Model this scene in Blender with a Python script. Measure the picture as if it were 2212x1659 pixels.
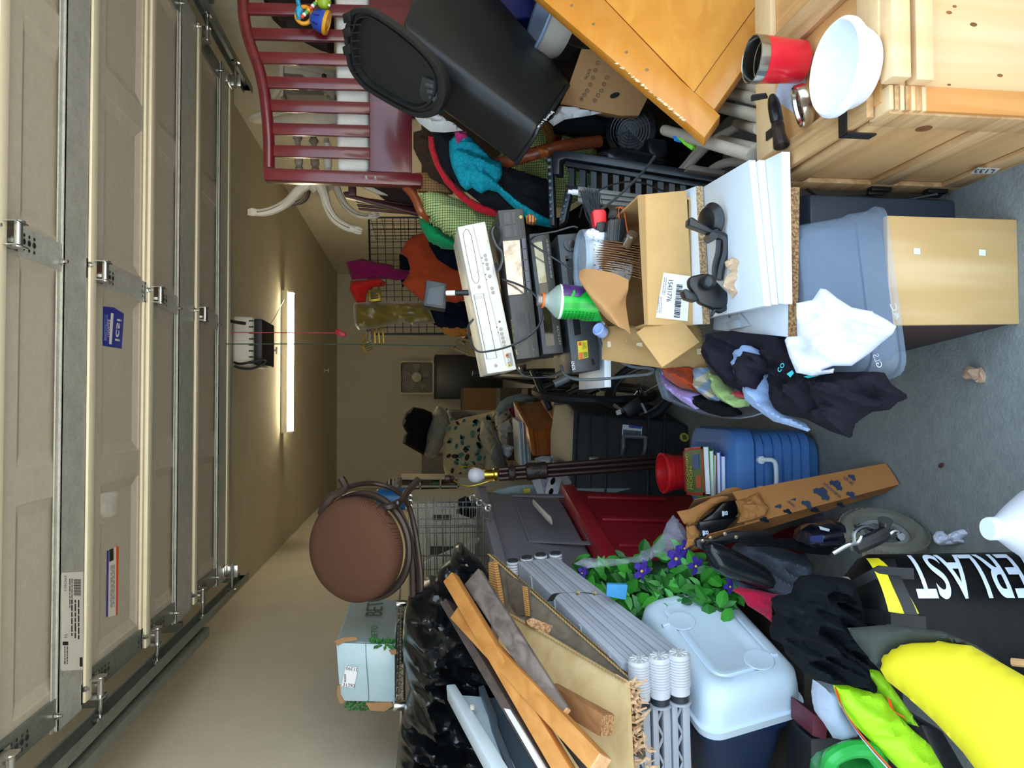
import bpy, bmesh, math, random
from mathutils import Vector as V, Matrix, noise
from mathutils.geometry import delaunay_2d_cdt
random.seed(7)
S = bpy.context.scene
C = S.collection
for _o in list(bpy.data.objects): bpy.data.objects.remove(_o)

# ------------------------------------------------------------------ camera
FPX, CAMH = 1600.0, 1.24                       # focal length in px of the 2212 px wide frame, camera height
YAW, PIT = math.atan(44.5/FPX), math.atan(206/FPX)
_cy, _sy, _cp, _sp = math.cos(YAW), math.sin(YAW), math.cos(PIT), math.sin(PIT)
FW = V((_sy*_cp, _cy*_cp, -_sp)); RT = V((_cy, -_sy, 0)); UP = RT.cross(FW)
CAM = V((0, 0, CAMH))
cd = bpy.data.cameras.new('camera'); cam = bpy.data.objects.new('camera', cd); C.objects.link(cam)
cd.sensor_width = 36; cd.lens = FPX/2212*36; cd.clip_start = .05; cd.clip_end = 200
m = Matrix((( -UP.x, RT.x, -FW.x, 0), (-UP.y, RT.y, -FW.y, 0), (-UP.z, RT.z, -FW.z, CAMH), (0, 0, 0, 1)))   # held on its side: roll 90 degrees
cam.matrix_world = m
S.camera = cam

# ------------------------------------------------------------------ world, exposure
w = bpy.data.worlds.new('sky'); S.world = w; w.use_nodes = True
nt = w.node_tree; bg = nt.nodes['Background']
bg.inputs[0].default_value = (.60, .81, 1.0, 1); bg.inputs[1].default_value = 1.9
S.view_settings.view_transform = 'Standard'; S.view_settings.look = 'None'
S.view_settings.gamma = 1; S.view_settings.use_curve_mapping = False
S.view_settings.exposure = 0.85
sun = bpy.data.lights.new('sun', 'SUN'); sun.energy = 20; sun.angle = .01; sun.color = (1, .95, .86)      # high behind the house: lights the driveway, never the garage
so_ = bpy.data.objects.new('sun', sun); C.objects.link(so_); so_.rotation_euler = V((.12, .50, .86)).to_track_quat('Z', 'Y').to_euler()
S.cycles.max_bounces = 10; S.cycles.diffuse_bounces = 6; S.cycles.transparent_max_bounces = 24

# ------------------------------------------------------------------ measuring helpers: a photo pixel at a chosen depth / on a plane
def ray(x, y): return FW + RT*((829.5-y)/FPX) - UP*((x-1106)/FPX)
def P(x, y, Y): d = ray(x, y); return CAM + d*(Y/d.y)
def PZ(x, y, z): d = ray(x, y); return CAM + d*((z-CAMH)/d.z)
def PX(x, y, xx): d = ray(x, y); return CAM + d*(xx/d.x)
def PL(a, b, c):                                # plane through three points
    n = (b-a).cross(c-a).normalized()
    if n.y > 0: n = -n
    return (a, n)
def on(x, y, pl, off=0.0):
    a, n = pl; d = ray(x, y); t = (a-CAM).dot(n)/d.dot(n); return CAM + d*t + n*off
def FY(Y): return (V((0, Y, 0)), V((0, -1, 0)))

# ------------------------------------------------------------------ materials
def lin(h):
    h = h.lstrip('#'); c = [int(h[i:i+2], 16)/255 for i in (0, 2, 4)]
    return tuple(((v/12.92) if v <= .04045 else ((v+.055)/1.055)**2.4) for v in c)
MATS = {}
def M(hexc, rough=.6, metal=0., kind='noise', col2=None, sc=14., var=.10, bump=.0, bsc=60., axis=0, rot=(0, 0, 0),
      alpha=1., trans=0., ior=1.45, coat=0., emit=0., spec=.5, sheen=0., nm=None):
    key = (hexc, rough, metal, kind, col2, sc, var, bump, bsc, axis, rot, alpha, trans, coat, emit, spec, sheen)
    if key in MATS: return MATS[key]
    mt = bpy.data.materials.new(nm or kind+'_'+hexc.lstrip('#')); mt.use_nodes = True; MATS[key] = mt
    n = mt.node_tree.nodes; l = mt.node_tree.links; b = n['Principled BSDF']
    def N(t, **k):
        q = n.new(t)
        for a, v in k.items(): setattr(q, a, v)
        return q
    c1 = lin(hexc); c2 = lin(col2) if col2 else tuple(min(1, v*(1+var)) for v in c1)
    if not col2: c1 = tuple(v*(1-var) for v in c1)
    tc = N('ShaderNodeTexCoord'); mp = N('ShaderNodeMapping'); l.new(tc.outputs['Object'], mp.inputs[0])
    mp.inputs['Rotation'].default_value = rot
    fac = None
    if kind in ('noise', 'cloth', 'concrete', 'galv', 'chip'):
        t = N('ShaderNodeTexNoise'); t.inputs['Scale'].default_value = sc; t.inputs['Detail'].default_value = 6
        t.inputs['Roughness'].default_value = .65; l.new(mp.outputs[0], t.inputs[0]); fac = t.outputs[0]
        if kind == 'galv':
            t = N('ShaderNodeTexVoronoi'); t.inputs['Scale'].default_value = sc*8; l.new(mp.outputs[0], t.inputs[0])
            ad = N('ShaderNodeMath', operation='ADD'); l.new(fac, ad.inputs[0])
            ml = N('ShaderNodeMath', operation='MULTIPLY'); l.new(t.outputs['Color'], ml.inputs[0]); ml.inputs[1].default_value = .35
            l.new(ml.outputs[0], ad.inputs[1]); fac = ad.outputs[0]
        lo, hi = (.42, .58) if kind in ('concrete', 'chip') else (.3, .7)
        if kind == 'galv': lo, hi = .35, .95
    elif kind == 'wood':
        s = [sc*3]*3; s[axis] = sc*.16; mp.inputs['Scale'].default_value = s
        t = N('ShaderNodeTexNoise'); t.inputs['Scale'].default_value = 1.6; t.inputs['Detail'].default_value = 5; t.inputs['Distortion'].default_value = 1.2
        l.new(mp.outputs[0], t.inputs[0]); fac = t.outputs[0]; lo, hi = .33, .67
    elif kind == 'grain':
        s = [1]*3; s[axis] = .12; mp.inputs['Scale'].default_value = s
        t = N('ShaderNodeTexWave', wave_type='RINGS'); t.inputs['Scale'].default_value = sc; t.inputs['Distortion'].default_value = 6; t.inputs['Detail'].default_value = 3
        t.inputs['Detail Scale'].default_value = 1.2; l.new(mp.outputs[0], t.inputs[0]); fac = t.outputs[1]; lo, hi = .1, .95
    elif kind == 'ply':
        mp.inputs['Scale'].default_value = (.2, .2, .2); 
        t = N('ShaderNodeTexWave', bands_direction='XYZ'[axis]); t.inputs['Scale'].default_value = sc*5; t.inputs['Distortion'].default_value = .6
        l.new(mp.outputs[0], t.inputs[0]); fac = t.outputs[1]; lo, hi = .3, .7
    elif kind == 'check':
        t1 = N('ShaderNodeTexWave', bands_direction='X'); t2 = N('ShaderNodeTexWave', bands_direction='Z')
        for t in (t1, t2): t.inputs['Scale'].default_value = sc; l.new(mp.outputs[0], t.inputs[0])
        mx = N('ShaderNodeMath', operation='MAXIMUM'); l.new(t1.outputs[1], mx.inputs[0]); l.new(t2.outputs[1], mx.inputs[1]); fac = mx.outputs[0]; lo, hi = .78, .92
    elif kind == 'stripe':
        t = N('ShaderNodeTexWave', bands_direction='XYZ'[axis]); t.inputs['Scale'].default_value = sc; l.new(mp.outputs[0], t.inputs[0]); fac = t.outputs[1]; lo, hi = .4, .6
    elif kind == 'spots':
        t = N('ShaderNodeTexVoronoi'); t.inputs['Scale'].default_value = sc; l.new(mp.outputs[0], t.inputs[0]); fac = t.outputs[0]; lo, hi = .18, .30
    elif kind == 'cells':
        t = N('ShaderNodeTexVoronoi', feature='DISTANCE_TO_EDGE'); t.inputs['Scale'].default_value = sc; l.new(mp.outputs[0], t.inputs[0]); fac = t.outputs[0]; lo, hi = .02, .10
    rp = N('ShaderNodeMapRange'); rp.inputs[1].default_value = lo; rp.inputs[2].default_value = hi; l.new(fac, rp.inputs[0])
    mx = N('ShaderNodeMix', data_type='RGBA'); mx.inputs[6].default_value = (*c1, 1); mx.inputs[7].default_value = (*c2, 1)
    l.new(rp.outputs[0], mx.inputs[0]); col = mx.outputs[2]
    if kind == 'concrete':
        t = N('ShaderNodeTexNoise'); t.inputs['Scale'].default_value = 2.2; t.inputs['Detail'].default_value = 8; l.new(mp.outputs[0], t.inputs[0])
        r2 = N('ShaderNodeMapRange'); r2.inputs[1].default_value = .35; r2.inputs[2].default_value = .7; r2.inputs[3].default_value = .84; r2.inputs[4].default_value = 1.12; l.new(t.outputs[0], r2.inputs[0])
        m2 = N('ShaderNodeMix', data_type='RGBA', blend_type='MULTIPLY'); m2.inputs[0].default_value = 1
        l.new(col, m2.inputs[6]); l.new(r2.outputs[0], m2.inputs[7]); col = m2.outputs[2]
    l.new(col, b.inputs['Base Color'])
    b.inputs['Roughness'].default_value = rough; b.inputs['Metallic'].default_value = metal
    b.inputs['Specular IOR Level'].default_value = spec
    if alpha < 1: b.inputs['Alpha'].default_value = alpha
    if trans: b.inputs['Transmission Weight'].default_value = trans; b.inputs['IOR'].default_value = ior
    if coat: b.inputs['Coat Weight'].default_value = coat; b.inputs['Coat Roughness'].default_value = .12
    if sheen: b.inputs['Sheen Weight'].default_value = sheen
    if emit: b.inputs['Emission Color'].default_value = (*lin(hexc), 1); b.inputs['Emission Strength'].default_value = emit
    if bump:
        t = N('ShaderNodeTexNoise'); t.inputs['Scale'].default_value = bsc; t.inputs['Detail'].default_value = 3; l.new(tc.outputs['Object'], t.inputs[0])
        bp = N('ShaderNodeBump'); bp.inputs['Strength'].default_value = bump; bp.inputs['Distance'].default_value = .01
        l.new(t.outputs[0], bp.inputs['Height']); l.new(bp.outputs[0], b.inputs['Normal'])
    return mt
def FAB(h, h2=None, var=.14, sc=9, bump=.25, bsc=260): return M(h, .9, kind='cloth', col2=h2, sc=sc, var=var, bump=bump, bsc=bsc, spec=.12, sheen=.12 if sum(lin(h)) > .25 else 0.)
def PLA(h, rough=.42, var=.05, **k): return M(h, rough, sc=6, var=var, **k)
def WOOD(h, h2, axis=2, sc=9, rough=.55, **k): return M(h, rough, kind='wood', col2=h2, axis=axis, sc=sc, bump=.06, bsc=90, **k)

# ------------------------------------------------------------------ mesh builder
class MB:
    def __init__(s): s.v = []; s.f = []
    def add(s, vs, fs):
        k = len(s.v); s.v += [V(p) for p in vs]; s.f += [tuple(i+k for i in q) for q in fs]; return s
    def hexa(s, p):          # 4 points of one face, then 4 of the opposite one
        return s.add(p, [(3, 2, 1, 0), (4, 5, 6, 7), (0, 1, 5, 4), (1, 2, 6, 5), (2, 3, 7, 6), (3, 0, 4, 7)])
    def box(s, x0, x1, y0, y1, z0, z1):
        return s.hexa([(x0, y0, z0), (x1, y0, z0), (x1, y0, z1), (x0, y0, z1), (x0, y1, z0), (x1, y1, z0), (x1, y1, z1), (x0, y1, z1)])
    def prism(s, pts, vec):
        n = len(pts); vec = V(vec)
        return s.add(list(pts)+[V(p)+vec for p in pts], [tuple(range(n))[::-1], tuple(range(n, 2*n))]+[(i, (i+1) % n, (i+1) % n+n, i+n) for i in range(n)])
    def quad(s, *p): return s.add(p, [tuple(range(len(p)))])
    def ring(s, rings, cap=True, closed=False):     # skin a list of equal rings
        n = len(rings[0]); k = len(s.v); m_ = len(rings)
        for r in rings: s.v += [V(p) for p in r]
        for a in range(m_ if closed else m_-1):
            b = (a+1) % m_
            for i in range(n):
                j = (i+1) % n; s.f.append((k+a*n+i, k+a*n+j, k+b*n+j, k+b*n+i))
        if cap and not closed: s.f.append(tuple(k+i for i in range(n))[::-1]); s.f.append(tuple(k+(m_-1)*n+i for i in range(n)))
        return s
    def tube(s, pts, r, n=8, closed=False):
        pts = [V(p) for p in pts]; m_ = len(pts); rr = r if isinstance(r, (list, tuple)) else [r]*m_
        rings = []; ref = None
        for i, p in enumerate(pts):
            a = pts[(i-1) % m_] if (closed or i) else p; b = pts[(i+1) % m_] if (closed or i < m_-1) else p
            t = (b-a).normalized()
            if ref is None: ref = t.orthogonal()
            ref = (ref - t*ref.dot(t)); ref = ref.normalized() if ref.length > 1e-6 else t.orthogonal().normalized()
            q = t.cross(ref)
            rings.append([p+(ref*math.cos(6.2832*k/n)+q*math.sin(6.2832*k/n))*rr[i] for k in range(n)])
        return s.ring(rings, True, closed)
    def lathe(s, prof, o, ax=(0, 0, 1), n=24, sx=1., ref=None, cap=False):
        o = V(o); ax = V(ax).normalized(); e = (V(ref) if ref else ax.orthogonal()); e = (e-ax*e.dot(ax)).normalized(); g = ax.cross(e)
        return s.ring([[o+ax*h+(e*math.cos(6.2832*k/n)*sx+g*math.sin(6.2832*k/n))*max(r, 1e-4) for k in range(n)] for r, h in prof], cap)
    def grid(s, fn, nu, nv, wrapu=False):
        k = len(s.v); cu = nu if wrapu else nu+1
        for j in range(nv+1):
            for i in range(cu): s.v.append(V(fn(i/nu, j/nv)))
        for j in range(nv):
            for i in range(nu):
                a = k+j*cu+i; b = k+j*cu+(i+1) % cu; s.f.append((a, b, b+cu, a+cu))
        return s
    def ball(s, c, r, nu=14, nv=8, sc=(1, 1, 1)):
        c = V(c)
        return s.grid(lambda u, t: c+V((math.sin(math.pi*t)*math.cos(6.2832*u)*r*sc[0], math.sin(math.pi*t)*math.sin(6.2832*u)*r*sc[1], -math.cos(math.pi*t)*r*sc[2])), nu, nv, True)
    def sheet(s, pts2, thick, off):               # rows of points -> thin solid, off = thickness vector
        r = len(pts2); c = len(pts2[0]); k = len(s.v); off = V(off)*thick
        s.v += [V(p) for row in pts2 for p in row]; n = r*c; s.v += [V(p)+off for row in pts2 for p in row]
        for j in range(r-1):
            for i in range(c-1):
                a = k+j*c+i; s.f.append((a, a+1, a+c+1, a+c)); s.f.append((a+n+c, a+n+c+1, a+n+1, a+n))
        for i in range(c-1): a = k+i; s.f.append((a+1, a, a+n, a+n+1)); a = k+(r-1)*c+i; s.f.append((a, a+1, a+n+1, a+n))
        for j in range(r-1): a = k+j*c; s.f.append((a, a+c, a+c+n, a+n)); a += c-1; s.f.append((a+c, a, a+n, a+c+n))
        return s
ALL = []
def obj(name, mb, mat, parent=None, bevel=0, seg=2, smooth=None, merge=True):
    me = bpy.data.meshes.new(name); me.from_pydata([tuple(v) for v in mb.v], [], mb.f)
    bm = bmesh.new(); bm.from_mesh(me)
    if merge: bmesh.ops.remove_doubles(bm, verts=bm.verts, dist=1e-5)
    bmesh.ops.recalc_face_normals(bm, faces=bm.faces)
    if bevel:
        es = [e for e in bm.edges if len(e.link_faces) == 2 and e.calc_face_angle(0) > .5]
        bmesh.ops.bevel(bm, geom=es, offset=bevel, segments=seg, affect='EDGES', clamp_overlap=True, profile=.5)
    bm.to_mesh(me); bm.free()
    if smooth is None: smooth = 35
    if smooth:
        me.shade_smooth(); me.set_sharp_from_angle(angle=math.radians(smooth))
    me.materials.append(mat)
    o = bpy.data.objects.new(name, me); C.objects.link(o)
    if parent: o.parent = parent
    ALL.append(o); return o
def thing(name, label, cat, group=None):
    o = bpy.data.objects.new(name, None); C.objects.link(o); o.empty_display_size = .05
    o['label'] = label; o['category'] = cat
    if group: o['group'] = group
    ALL.append(o); return o
def one(name, label, cat, mb, mat, group=None, **k):
    o = obj(name, mb, mat, **k); o['label'] = label; o['category'] = cat
    if group: o['group'] = group
    return o
def struct(name, mb, mat, label=None, **k):
    o = obj(name, mb, mat, **k); o['kind'] = 'structure'
    if label: o['label'] = label
    return o
def lb(o, s): o['label'] = s; return o
# flat print on a plane, given by photo pixels
def quadp(px, pl, off=.0008, th=.0006):
    n = pl[1]; return MB().prism([on(x, y, pl, off+th) for x, y in px], -n*th)
def decal(name, px, pl, mat, parent, off=.0008, label=None):
    o = obj(name, quadp(px, pl, off), mat, parent, smooth=0, merge=False)
    if label: o['label'] = label
    return o
def text(s, px, pl, mat, parent, name='lettering', off=.0016, bold=0, shear=0, th=.0004):
    # px: bottom-left, bottom-right, top-right, top-left of the writing as it is read
    cu = bpy.data.curves.new('t', 'FONT'); cu.body = s; cu.offset = bold; cu.shear = shear; cu.resolution_u = 3
    to = bpy.data.objects.new('t', cu); me = bpy.data.meshes.new_from_object(to)
    xs = [v.co.x for v in me.vertices]; ys = [v.co.y for v in me.vertices]
    x0, x1, y0, y1 = min(xs), max(xs), min(ys), max(ys)
    q = [on(x, y, pl, off) if not isinstance(x, V) else x for x, y in px]
    for v in me.vertices:
        a = (v.co.x-x0)/(x1-x0); b = (v.co.y-y0)/(y1-y0)
        v.co = (q[0]*(1-a)+q[1]*a)*(1-b)+(q[3]*(1-a)+q[2]*a)*b
    bpy.data.objects.remove(to); bpy.data.curves.remove(cu)
    me.name = name; me.materials.clear(); me.materials.append(mat)
    o = bpy.data.objects.new(name, me); C.objects.link(o); o.parent = parent; ALL.append(o); return o
# soft body with a traced outline, a real depth and a thickness of its own (cloth heaps, bags, cushions)
def inflate(outline, Y, fb, bb=None, step=6, R=None, fold=0., fs=7., dirn=(1, .35), seed=0, crease=0., jag=0., flat=False):
    pl = FY(Y) if isinstance(Y, (int, float)) else Y
    c0 = V((sum(p[0] for p in outline)/len(outline), sum(p[1] for p in outline)/len(outline)))
    mpp = (on(c0.x, c0.y, pl)-CAM).length/FPX
    bd = []
    n = len(outline)
    for i in range(n):
        a = V(outline[i]); b = V(outline[(i+1) % n]); k = max(1, int((b-a).length/step))
        for j in range(k):
            p = a.lerp(b, j/k)
            if jag: p = p+V((noise.noise((p.x*.05, p.y*.05, seed)), noise.noise((p.x*.05, p.y*.05, seed+9))))*jag
            bd.append(p)
    def inside(p):
        r = False; j = len(bd)-1
        for i in range(len(bd)):
            if (bd[i].y > p.y) != (bd[j].y > p.y) and p.x < (bd[j].x-bd[i].x)*(p.y-bd[i].y)/(bd[j].y-bd[i].y)+bd[i].x: r = not r
            j = i
        return r
    def dist(p):
        return min((p-q).length for q in bd)
    xs = [p.x for p in bd]; ys = [p.y for p in bd]; ins = []
    y = min(ys)+step/2; row = 0
    while y < max(ys):
        x = min(xs)+step*(.5 if row % 2 else 1)
        while x < max(xs):
            p = V((x, y))
            if inside(p) and dist(p) > step*.55: ins.append(p)
            x += step
        y += step*.87; row += 1
    pts = bd+ins; nb = len(bd)
    r = delaunay_2d_cdt(pts, [(i, (i+1) % nb) for i in range(nb)], [], 1, 1e-4)
    co, tri = r[0], r[2]
    R = R or max(8, min(max(xs)-min(xs), max(ys)-min(ys))*.38)
    bb = fb*.6 if bb is None else bb
    dv = V(dirn).normalized(); pv = V((-dv.y, dv.x)); nn = pl[1]
    front = []; back = []
    for p in co:
        d = dist(p) if len(bd) else 0
        e = min(d/R, 1); h = math.sqrt(max(0, 1-(1-e)**2))
        fo = 0
        if fold:
            a = p.dot(dv)*mpp; c = p.dot(pv)*mpp
            q = noise.noise_vector((a*fs*.5, c*fs*.5, seed+3.1))
            w1 = noise.noise((a*fs*.45+q.x*.6, c*fs*1.6+q.y*.6, seed)); w2 = noise.noise((a*fs*1.3+q.y, c*fs*3.4+q.x, seed+5))
            w3 = noise.noise((a*fs*2.2+q.x*2, c*fs*5.5+q.y*2, seed+8)); fo = fold*((1-abs(w1)*3)*1.05+(.5-abs(w2)*2.4)*.6+(.4-abs(w3)*1.8)*.28)*min(1, .3+e)
        cr = 0
        if crease:
            _, cc = noise.voronoi((p.x*mpp*fs*1.7, p.y*mpp*fs*1.7, seed+.5))[0:2]; dd = noise.voronoi((p.x*mpp*fs*1.7, p.y*mpp*fs*1.7, seed+.5))[0]
            cr = crease*(dd[1]-dd[0]-.25)
        front.append(on(p.x, p.y, pl, fb*h+(fo+cr)*(.3+.7*h) if d > .5 else 0)); back.append(on(p.x, p.y, pl, -bb*h if d > .5 else -.0015))
    k = len(co); mb = MB(); mb.v = front+back
    mb.f = [tuple(t) for t in tri]+[tuple(q+k for q in t)[::-1] for t in tri]
    mb.f += [(i, (i+1) % nb, (i+1) % nb+k, i+k) for i in range(nb)]
    return mb
def spline(pts, n=6, closed=False):
    pts = [V(p) for p in pts]; m_ = len(pts); o = []
    for i in range(m_ if closed else m_-1):
        a, b = pts[i], pts[(i+1) % m_]; p0 = pts[(i-1) % m_] if (closed or i) else a*2-b; p3 = pts[(i+2) % m_] if (closed or i < m_-2) else b*2-a
        for j in range(n):
            t = j/n; o.append(.5*((2*a)+(b-p0)*t+(2*p0-5*a+4*b-p3)*t*t+(3*a-p0-3*b+p3)*t**3))
    if not closed: o.append(pts[-1])
    return o
def px3(pts): return [P(*p) for p in pts]        # list of (x, y, Y)
def slab(px, Y, vec):                             # outline facing the viewer at depth Y, pushed back by vec
    pl = FY(Y) if isinstance(Y, (int, float)) else Y
    return MB().prism([on(x, y, pl) for x, y in px], V(vec))

# ------------------------------------------------------------------ the shell of the garage
XL, XR, YB, ZC, YF = -1.26, 2.0, 11.5, 2.44, 1.1
wallm = M('#d9d0bd', .9, sc=3, var=.05, bump=.10, bsc=70, spec=.2)
struct('floor', MB().box(XL-.1, XR+.1, YF-.2, YB+.1, -.12, 0), M('#7b7e7c', .75, kind='concrete', col2='#828583', sc=26, bump=.25, bsc=120, spec=.35), smooth=0)
struct('driveway', MB().box(-14, 14, -25, YF-.2, -.14, -.012), M('#a8a59e', .85, kind='concrete', col2='#b5b1a9', sc=8, bump=.2), smooth=0)
struct('wall_left', MB().box(XL-.1, XL, YF, YB, 0, ZC), wallm, smooth=0)
struct('wall_right', MB().box(XR, XR+.1, YF, YB, 0, ZC), wallm, smooth=0)
struct('wall_back', MB().box(XL-.1, XR+.1, YB, YB+.1, 0, ZC), wallm, smooth=0)
struct('ceiling', MB().box(XL-.1, XR+.1, YF-.15, YB+.1, ZC, ZC+.1), M('#cfc4ad', .9, sc=3, var=.05, bump=.15, bsc=50, spec=.2), smooth=0)
wf = MB().box(XL-.9, XL+.16, YF-.15, YF, 0, ZC+.6).box(XR-.16, XR+.9, YF-.15, YF, 0, ZC+.6).box(XL+.16, XR-.16, YF-.15, YF, 2.2, ZC+.6)
struct('wall_front', wf, M('#cbbfa9', .9, sc=4, var=.05), smooth=0)

# overhead door, rolled up under the ceiling
galv = M('#a2a39c', .45, .22, kind='galv', col2='#c6c6be', sc=22)
galv_shade = M('#6e736c', .42, .5, kind='galv', col2='#8d918a', sc=22)  # darker galvanised copy, shadow on the end stiles put into the colour
steel = M('#c6c7c4', .22, .95, sc=30, var=.08)
darkst = M('#4a4d4a', .4, .85, sc=20, var=.15)
doorm = M('#bdb3a2', .72, sc=40, var=.07, bump=.08, bsc=150, spec=.3)
railm = M('#e4d9be', .6, sc=20, var=.04)
ZD, DX0, DX1, DXC = 2.24, -.885, 1.735, .425
door = bpy.data.objects.new('door_1', None); C.objects.link(door); ALL.append(door)
door['kind'] = 'structure'; door['label'] = 'open sectional overhead garage door with galvanised struts rolled up below the ceiling'
JY = [1.40, 1.925, 2.43, 2.93, 3.52, 4.08]
pw = (DX1-DX0-.10)/4
for a, b in zip(JY[:-1], JY[1:]):
    fr = MB(); ya, yb = a+.09, b-.085
    fr.box(DX0, DX1, a+.004, ya, ZD, ZD+.045).box(DX0, DX1, yb, b-.004, ZD, ZD+.045)
    xs = [DX0]; pn = []
    for i in range(4):
        p0 = DX0+.05+i*pw+.045; p1 = p0+pw-.09; pn.append((p0, p1)); xs += [p0, p1]
    xs.append(DX1)
    for i in range(0, len(xs), 2): fr.box(xs[i], xs[i+1], ya, yb, ZD, ZD+.045)
    sec = obj('section', fr, doorm, door, smooth=0)
    for p0, p1 in pn:
        s_, d_ = .035, .013
        o4 = [(p0, ya), (p1, ya), (p1, yb), (p0, yb)]; i4 = [(p0+s_, ya+s_), (p1-s_, ya+s_), (p1-s_, yb-s_), (p0+s_, yb-s_)]
        pm = MB().ring([[(x, y, ZD) for x, y in o4], [(x, y, ZD+.004) for x, y in [(p0+.006, ya+.006), (p1-.006, ya+.006), (p1-.006, yb-.006), (p0+.006, yb-.006)]], [(x, y, ZD+d_) for x, y in i4]], False).quad(*[(x, y, ZD+d_) for x, y in i4])
        obj('panel', pm, doorm, sec, smooth=0)
    obj('rail', MB().box(DX0, DX1, b-.055, b-.01, ZD-.022, ZD).box(DX0, DX1, b-.075, b-.055, ZD-.010, ZD), railm, door, bevel=.003)
def strut(v0, v1, ya):
    z = ZD-.016; y0 = PZ(v0, 800, z).y; y1 = PZ(v1, 800, z).y
    mb = MB().box(DX0-.015, DX1+.015, y0, y1, z, z+.003).box(DX0-.015, DX1+.015, y0, y0+.003, z, ZD-.003).box(DX0-.015, DX1+.015, y1-.003, y1, z, ZD-.003)
    mb.box(DX0-.015, DX1+.015, y0-.018, y0+.003, ZD-.006, ZD-.002).box(DX0-.015, DX1+.015, y1-.003, y1+.018, ZD-.006, ZD-.002).box(DX0-.015, DX1+.015, y0-.004, y0, z+.002, z+.005)
    s_ = obj('strut', mb, galv, door, smooth=0)
    for x in (DX0+.03, DXC-.02, DX1-.04):
        obj('bolt', MB().lathe([(0, 0), (.009, 0), (.009, .008), (.005, .008), (.005, .018), (0, .018)], (x, y0-.010, z+.004), (0, 0, -1), 8), steel, s_, smooth=0)
    return y0, y1
st = [strut(136, 187, 0), strut(386, 418, 0), strut(473, 501, 0)]
for nm, x0, x1, mt in (('center_stile', DXC-.045, DXC+.03, galv), ('end_stile', DX0, DX0+.075, galv_shade), ('end_stile', DX1-.075, DX1, galv_shade)):
    for a, b in zip(JY[:-1], JY[1:]):
        so = obj(nm, MB().box(x0, x1, a+.008, b-.008, ZD-.010, ZD+.001), mt, door, smooth=0)
        hm = MB()
        for t in (.12, .17, .22, .27, .8, .86):
            for dx in (.25, .5, .72):
                hm.lathe([(0, 0), (.0045 if dx != .5 else .008, 0), (.0045 if dx != .5 else .008, .001), (0, .001)], (x0+(x1-x0)*dx, a+(b-a)*t, ZD-.0121), (0, 0, -1), 7)
        obj('punched_hole', hm, darkst, so, smooth=0)
for jy in JY[1:-1]:
    for x, side in ((DXC-.01, 0), (DX0+.03, -1), (DX1-.03, 1)):
        h = obj('hinge', MB().box(x-.03, x+.03, jy-.07, jy+.05, ZD-.016, ZD-.012).box(x-.030, x-.027, jy-.035, jy+.02, ZD-.055, ZD-.012).box(x+.027, x+.030, jy-.035, jy+.02, ZD-.055, ZD-.012), steel, door, smooth=0)
        obj('barrel', MB().lathe([(0, -.032), (.016, -.032), (.016, -.029), (.010, -.028), (.010, .028), (.016, .029), (.016, .032), (0, .032)], (x, jy-.008, ZD-.045), (1, 0, 0), 14), steel, h)
        obj('nut', MB().lathe([(0, 0), (.009, 0), (.009, .007), (.005, .007), (.005, .016), (0, .016)], (x-.005, jy+.035, ZD-.016), (0, 0, -1), 6).lathe([(0, 0), (.009, 0), (.009, .007), (.005, .007), (.005, .016), (0, .016)], (x+.012, jy-.055, ZD-.016), (0, 0, -1), 6), steel, h, smooth=0)
        if side:
            obj('roller', MB().lathe([(0, 0), (.006, 0), (.006, .085), (.010, .085), (.022, .087), (.022, .098), (.010, .1), (0, .1)], (x, jy-.008, ZD-.045), (side, 0, 0), 14), steel, door)
for x, side in ((DX0+.03, -1), (DX1-.03, 1)):   # top brackets by the far strut
    jy = 4.0
    h = obj('top_bracket', MB().box(x-.03, x+.03, jy-.06, jy+.04, ZD-.03, ZD-.012).box(x-.03, x+.03, jy-.01, jy-.006, ZD-.085, ZD-.03), steel, door, bevel=.002)
    obj('roller', MB().lathe([(0, -.05), (.006, -.05), (.006, .085), (.010, .085), (.022, .087), (.022, .098), (0, .1)], (x, jy-.02, ZD-.06), (side, 0, 0), 14), steel, door)
# stickers on the door
dpl = (V((0, 0, ZD+.013)), V((0, 0, -1))); spl = (V((0, 0, ZD-.016)), V((0, 0, -1)))
white_p = M('#e9e4dc', .5, var=.02); ink = M('#1c1c1e', .6, var=.02); blue_p = M('#1d2f9a', .35, var=.06); orange_p = M('#e8571f', .45, var=.03)
def lines(px0, px1, n, pl, parent, mat, name='print', off=.0020, length=.9, w=.35, seed=1):
    rnd = random.Random(seed); mb = MB()     # rows of small print between two edges (a row runs from px0-side to px1-side)
    (a, b), (c, d) = px0, px1
    A, B, Cc, D = V(a), V(b), V(c), V(d)     # a->b start of first/last row ; c->d end of first/last row
    for i in range(n):
        t = (i+.5)/n; s0 = A.lerp(B, t); s1 = Cc.lerp(D, t); t2 = w/n/2; up = (B-A)*t2
        u = 0
        while u < length-.05:
            l_ = rnd.uniform(.06, .2); e = min(length, u+l_); p, q = s0.lerp(s1, u), s0.lerp(s1, e)
            mb.prism([on(k.x, k.y, pl, off) for k in (p-up, q-up, q+up, p+up)], pl[1]*.0003); u = e+.025
    return obj(name, mb, mat, parent, smooth=0, merge=False)
lab = decal('paper_label', [(133, 1237), (179, 1235), (178, 1447), (132, 1449)], spl, white_p, door, label='white shipping label with barcode and part number')
text('KM415435-5', [(137, 1244), (137, 1277), (143, 1277), (143, 1244)][::1], spl, ink, lab)
text('Y4', [(136, 1369), (136, 1378), (145, 1378), (145, 1369)], spl, ink, lab)
bar = MB()
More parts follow.
